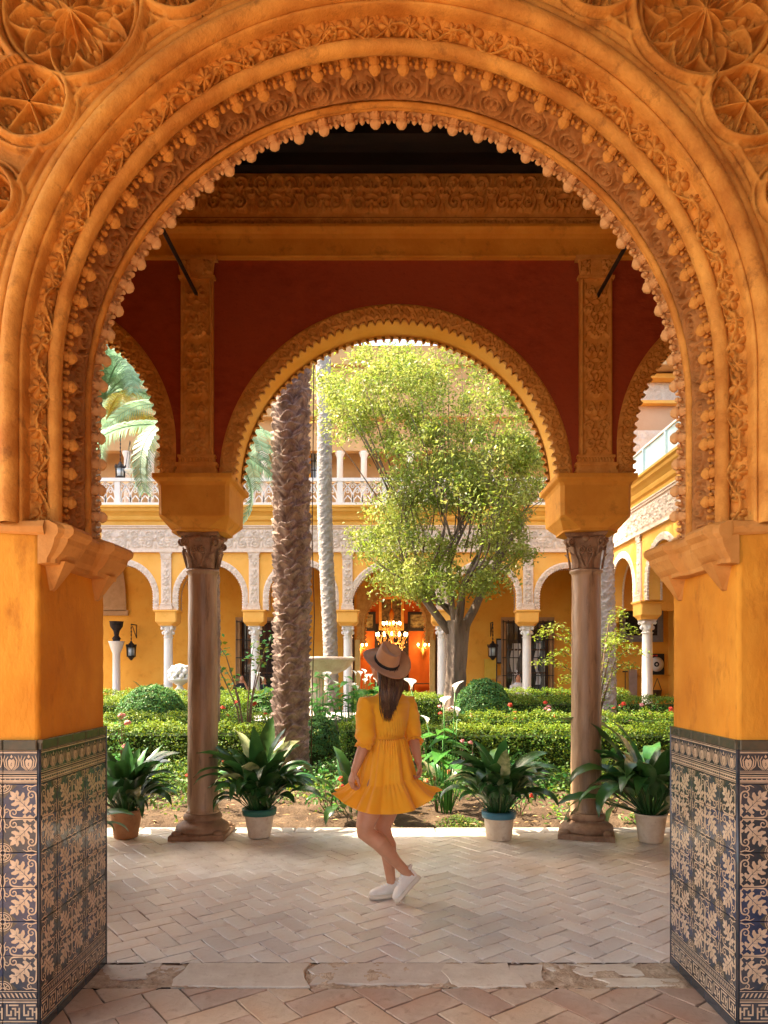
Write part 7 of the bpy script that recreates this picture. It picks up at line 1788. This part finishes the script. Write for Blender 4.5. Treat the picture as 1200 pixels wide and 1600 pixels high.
me = bod.data; co = np.empty(len(me.vertices)*3, np.float32); me.vertices.foreach_get('co', co); co = co.reshape(-1, 3); no = np.empty(len(me.vertices)*3, np.float32); me.vertices.foreach_get('normal', no); no = no.reshape(-1, 3)
lx = (co-np.array([0, WY, 0])) @ np.array(sdir); gath = np.clip(1-(co[:, 2]-1.06)/.17, 0, 1)*(np.abs(lx) < .16); th = np.arctan2((co-np.array([0, WY, 0])) @ np.array(fdir), lx)
disp = gath**.8*.0042*np.sin(th*34+1.2*np.sin(co[:, 2]*22))+.0030*np.sin(co[:, 0]*46+co[:, 2]*33+2*np.sin(co[:, 2]*17))*np.clip((1.34-co[:, 2])/.1, 0, 1)+.0022*np.sin(co[:, 2]*90-co[:, 0]*50+co[:, 1]*40)
co += no*disp[:, None]; me.vertices.foreach_set('co', co.ravel()); me.update()
for s_, e_, w_ in ((SL, EL, WL), (SR, ER, WR)):     # gathered cuffs
    d = (w_-e_).normalized(); a = d.orthogonal().normalized(); b = d.cross(a); P = []
    for q, r in ((-.020, .0515), (-.006, .0530), (.000, .0480), (.008, .0470), (.016, .0500), (.030, .0545 if s_ is SL else .060), (.044, .0560 if s_ is SL else .066), (.040, .050), (.010, .042)):
        P.append([tuple(e_+d*q+a*((r+.0026*math.sin(j*PI*2*14/64+q*30))*math.cos(2*PI*j/64))+b*((r+.0026*math.sin(j*PI*2*14/64+q*30))*math.sin(2*PI*j/64))+d*(.003*math.sin(j*.8) if q > .02 else 0)) for j in range(64)])
    mb = MB(); mb.grid(np.array(P), wrap=True); mb.build('cuff', M['dress'], bod)
# skirt: gathered upper tier and flounce
n = 360; P = []; TH = np.linspace(0, 2*PI, n, endpoint=False)
def hemz(x): return .630+.090*np.clip(np.abs(x+.02)/.33, 0, 1.0)**2.6
rows = 46
for i in range(rows+1):
    v = i/rows; seamv = .58
    cx = (-.010+(-.012)*min(1, v/seamv)) if v < seamv else -.022-.006*(v-seamv)/(1-seamv)
    if v < seamv: q = v/seamv; R = .108+(.186-.108)*q**.75; fa = .0055+.017*q
    else: q = (v-seamv)/(1-seamv); R = .190+(.318-.190)*q**.9; fa = .020+.022*q
    fold = np.sin(TH*9+.9*np.sin(TH*2+1))*.6+np.sin(TH*17+1.3*np.sin(TH*3))*.35+np.sin(TH*5+2)*.35
    fine = np.sin(TH*46+np.sin(TH*5)*2)*(.0016+.0040*(math.exp(-((v-seamv-.05)/.10)**2) if v > seamv else math.exp(-(v/.15)**2)))
    r = R+fa*fold+fine
    if abs(v-seamv) < .012: r = r-.006
    x = cx+r*np.cos(TH); y = WY-.01+r*np.sin(TH)*(.98-.10*v)
    side = np.cos(TH); x = x+(.020*q*(side > 0)*side if v > seamv else 0)
    zt = 1.075; zs = .800+.015*np.cos(TH*2+1); zh = hemz(x)+.030*np.maximum(0, np.sin(TH))+.006*fold
    z = zt+(zs-zt)*(v/seamv) if v < seamv else zs+(zh-zs)*((v-seamv)/(1-seamv))
    P.append(np.stack([x, y, z], 1))
sk = gobj('skirt', np.array(P), M['dress'], bod, wrap=True)
so = sk.modifiers.new('s', 'SOLIDIFY'); so.thickness = .0016
mb = MB(); mb.loft([ring(604, 1.062, .126, .092), ring(604, 1.078, .123, .090), ring(604, 1.092, .126, .092)], cap=False, n=40); mb.build('waistband', M['dress'], bod)
# shoes
foot_shoe(wm, heelS, toeS, UP)
dB = (toeB-heelB).normalized(); foot_shoe(wm, heelB+Vector((0, 0, 0)), toeB+Vector((0, 0, .004)), Vector((-.75, -.1, .66)) if False else Vector((-dB.z, 0, dB.x)) if dB.x > 0 else Vector((dB.z, 0, -dB.x)))

# seated visitors in the far gallery
def seated(label, px, pyhead, y, top, bottom, turn, hairm, arm_up=False):
    w = at(px, pyhead, y); t = thing('person', label, 'person', (w.x, w.y, 0), rz=turn); b = MB(); hz = w.z; sz = hz-.78
    def L(*a): return [tuple(p_) for p_ in a]
    b.loft([((0, 0, sz-.02), (.17, 0, 0), (0, .12, 0)), ((0, 0, sz+.1), (.16, 0, 0), (0, .11, 0)), ((0, -.02, sz+.3), (.16, 0, 0), (0, .10, 0)), ((0, -.02, sz+.46), (.19, 0, 0), (0, .10, 0)), ((0, -.02, sz+.54), (.10, 0, 0), (0, .07, 0)), ((0, -.02, sz+.6), (.055, 0, 0), (0, .055, 0))], n=16)
    b.ell((0, -.02, hz-.10), (.078, .095, .115), 12); b.tube(L((0, -.02, sz+.55), (0, -.02, hz-.13)), .055, 10); b.ell((0, -.11, hz-.12), (.015, .02, .02), 5)
    for s_ in (-1, 1):
        b.tube(L((s_*.09, 0, sz), (s_*.11, -.24, sz+.03), (s_*.12, -.46, sz+.02), (s_*.12, -.47, sz-.06), (s_*.11, -.44, .25), (s_*.11, -.42, .08), (s_*.11, -.52, .05)), [.085, .085, .065, .06, .052, .038, .035], 12)
        up = arm_up and s_ > 0; e = (s_*.26, -.12, sz+.22); h = (s_*.08, -.20, hz-.16) if up else (s_*.08, -.30, sz+.14)
        b.tube(L((s_*.15, -.02, sz+.46), (s_*.21, -.04, sz+.42), e, h), [.05, .05, .042, .030], 10)
        hand(b, h, Vector((-s_*.4, -.6, .6 if up else 0)), (0, .3, -1), (-s_, 0, .2), 1., .95)
    remeshed(b, .013, 'body', M['skin'], t, it=2)
    c = MB(); c.loft([((0, 0, sz-.04), (.19, 0, 0), (0, .14, 0)), ((0, 0, sz+.1), (.178, 0, 0), (0, .13, 0)), ((0, -.02, sz+.3), (.178, 0, 0), (0, .118, 0)), ((0, -.02, sz+.46), (.208, 0, 0), (0, .118, 0)), ((0, -.02, sz+.545), (.115, 0, 0), (0, .085, 0))], n=18)
    for s_ in (-1, 1): c.tube(L((s_*.13, -.02, sz+.45), (s_*.215, -.04, sz+.42), (s_*.25, -.09, sz+.28)), [.06, .064, .062], 12)
    remeshed(c, .014, 'shirt', M[top], t, it=2)
    c = MB()
    for s_ in (-1, 1): c.tube(L((s_*.07, .0, sz), (s_*.11, -.24, sz+.03), (s_*.12, -.48, sz+.02), (s_*.12, -.49, sz-.08), (s_*.11, -.45, .25), (s_*.11, -.44, .14)), [.10, .098, .078, .074, .064, .058], 14)
    remeshed(c, .014, 'trousers', M[bottom], t, it=2)
    h = MB(); h.ell((0, .01, hz-.075), (.088, .098, .10), 12); h.build('hair', hairm, t)
    for s_ in (-1, 1): MB().ell((s_*.11, -.50, .05), (.045, .12, .05), 8).build('shoe', M['band'], t)
    st_ = thing('bench', 'simple dark seat under the '+('man in white' if top == 'white_cloth' else 'visitor at x%d' % 0 if False else ('woman resting her cheek' if arm_up else 'person leaning behind the column')), 'seat', (w.x, w.y+.0, 0), rz=turn)
    MB().box((0, .04, sz-.13), (.62, .46, .06)).build('seat', M['grey'], st_); MB().box((0, .26, sz+.14), (.62, .05, .42)).build('backrest', M['grey'], st_)
    for sx_ in (-1, 1):
        for sy_ in (-.15, .22): MB().box((sx_*.27, sy_, (sz-.16)/2), (.05, .05, sz-.16)).build('leg', M['iron'], st_)
dh = M['band']
seated('woman in black sitting against the far wall, resting her cheek on her hand', 378, 1056, 23.2, 'black_cloth', 'black_cloth', .1, dh, True)
seated('person in black sitting half hidden behind the far column', 413, 1058, 23.2, 'black_cloth', 'black_cloth', -.2, dh)
seated('man in a white T-shirt sitting below the right barred window', 809, 1055, 23.0, 'white_cloth', 'blue_cloth', .15, dh)
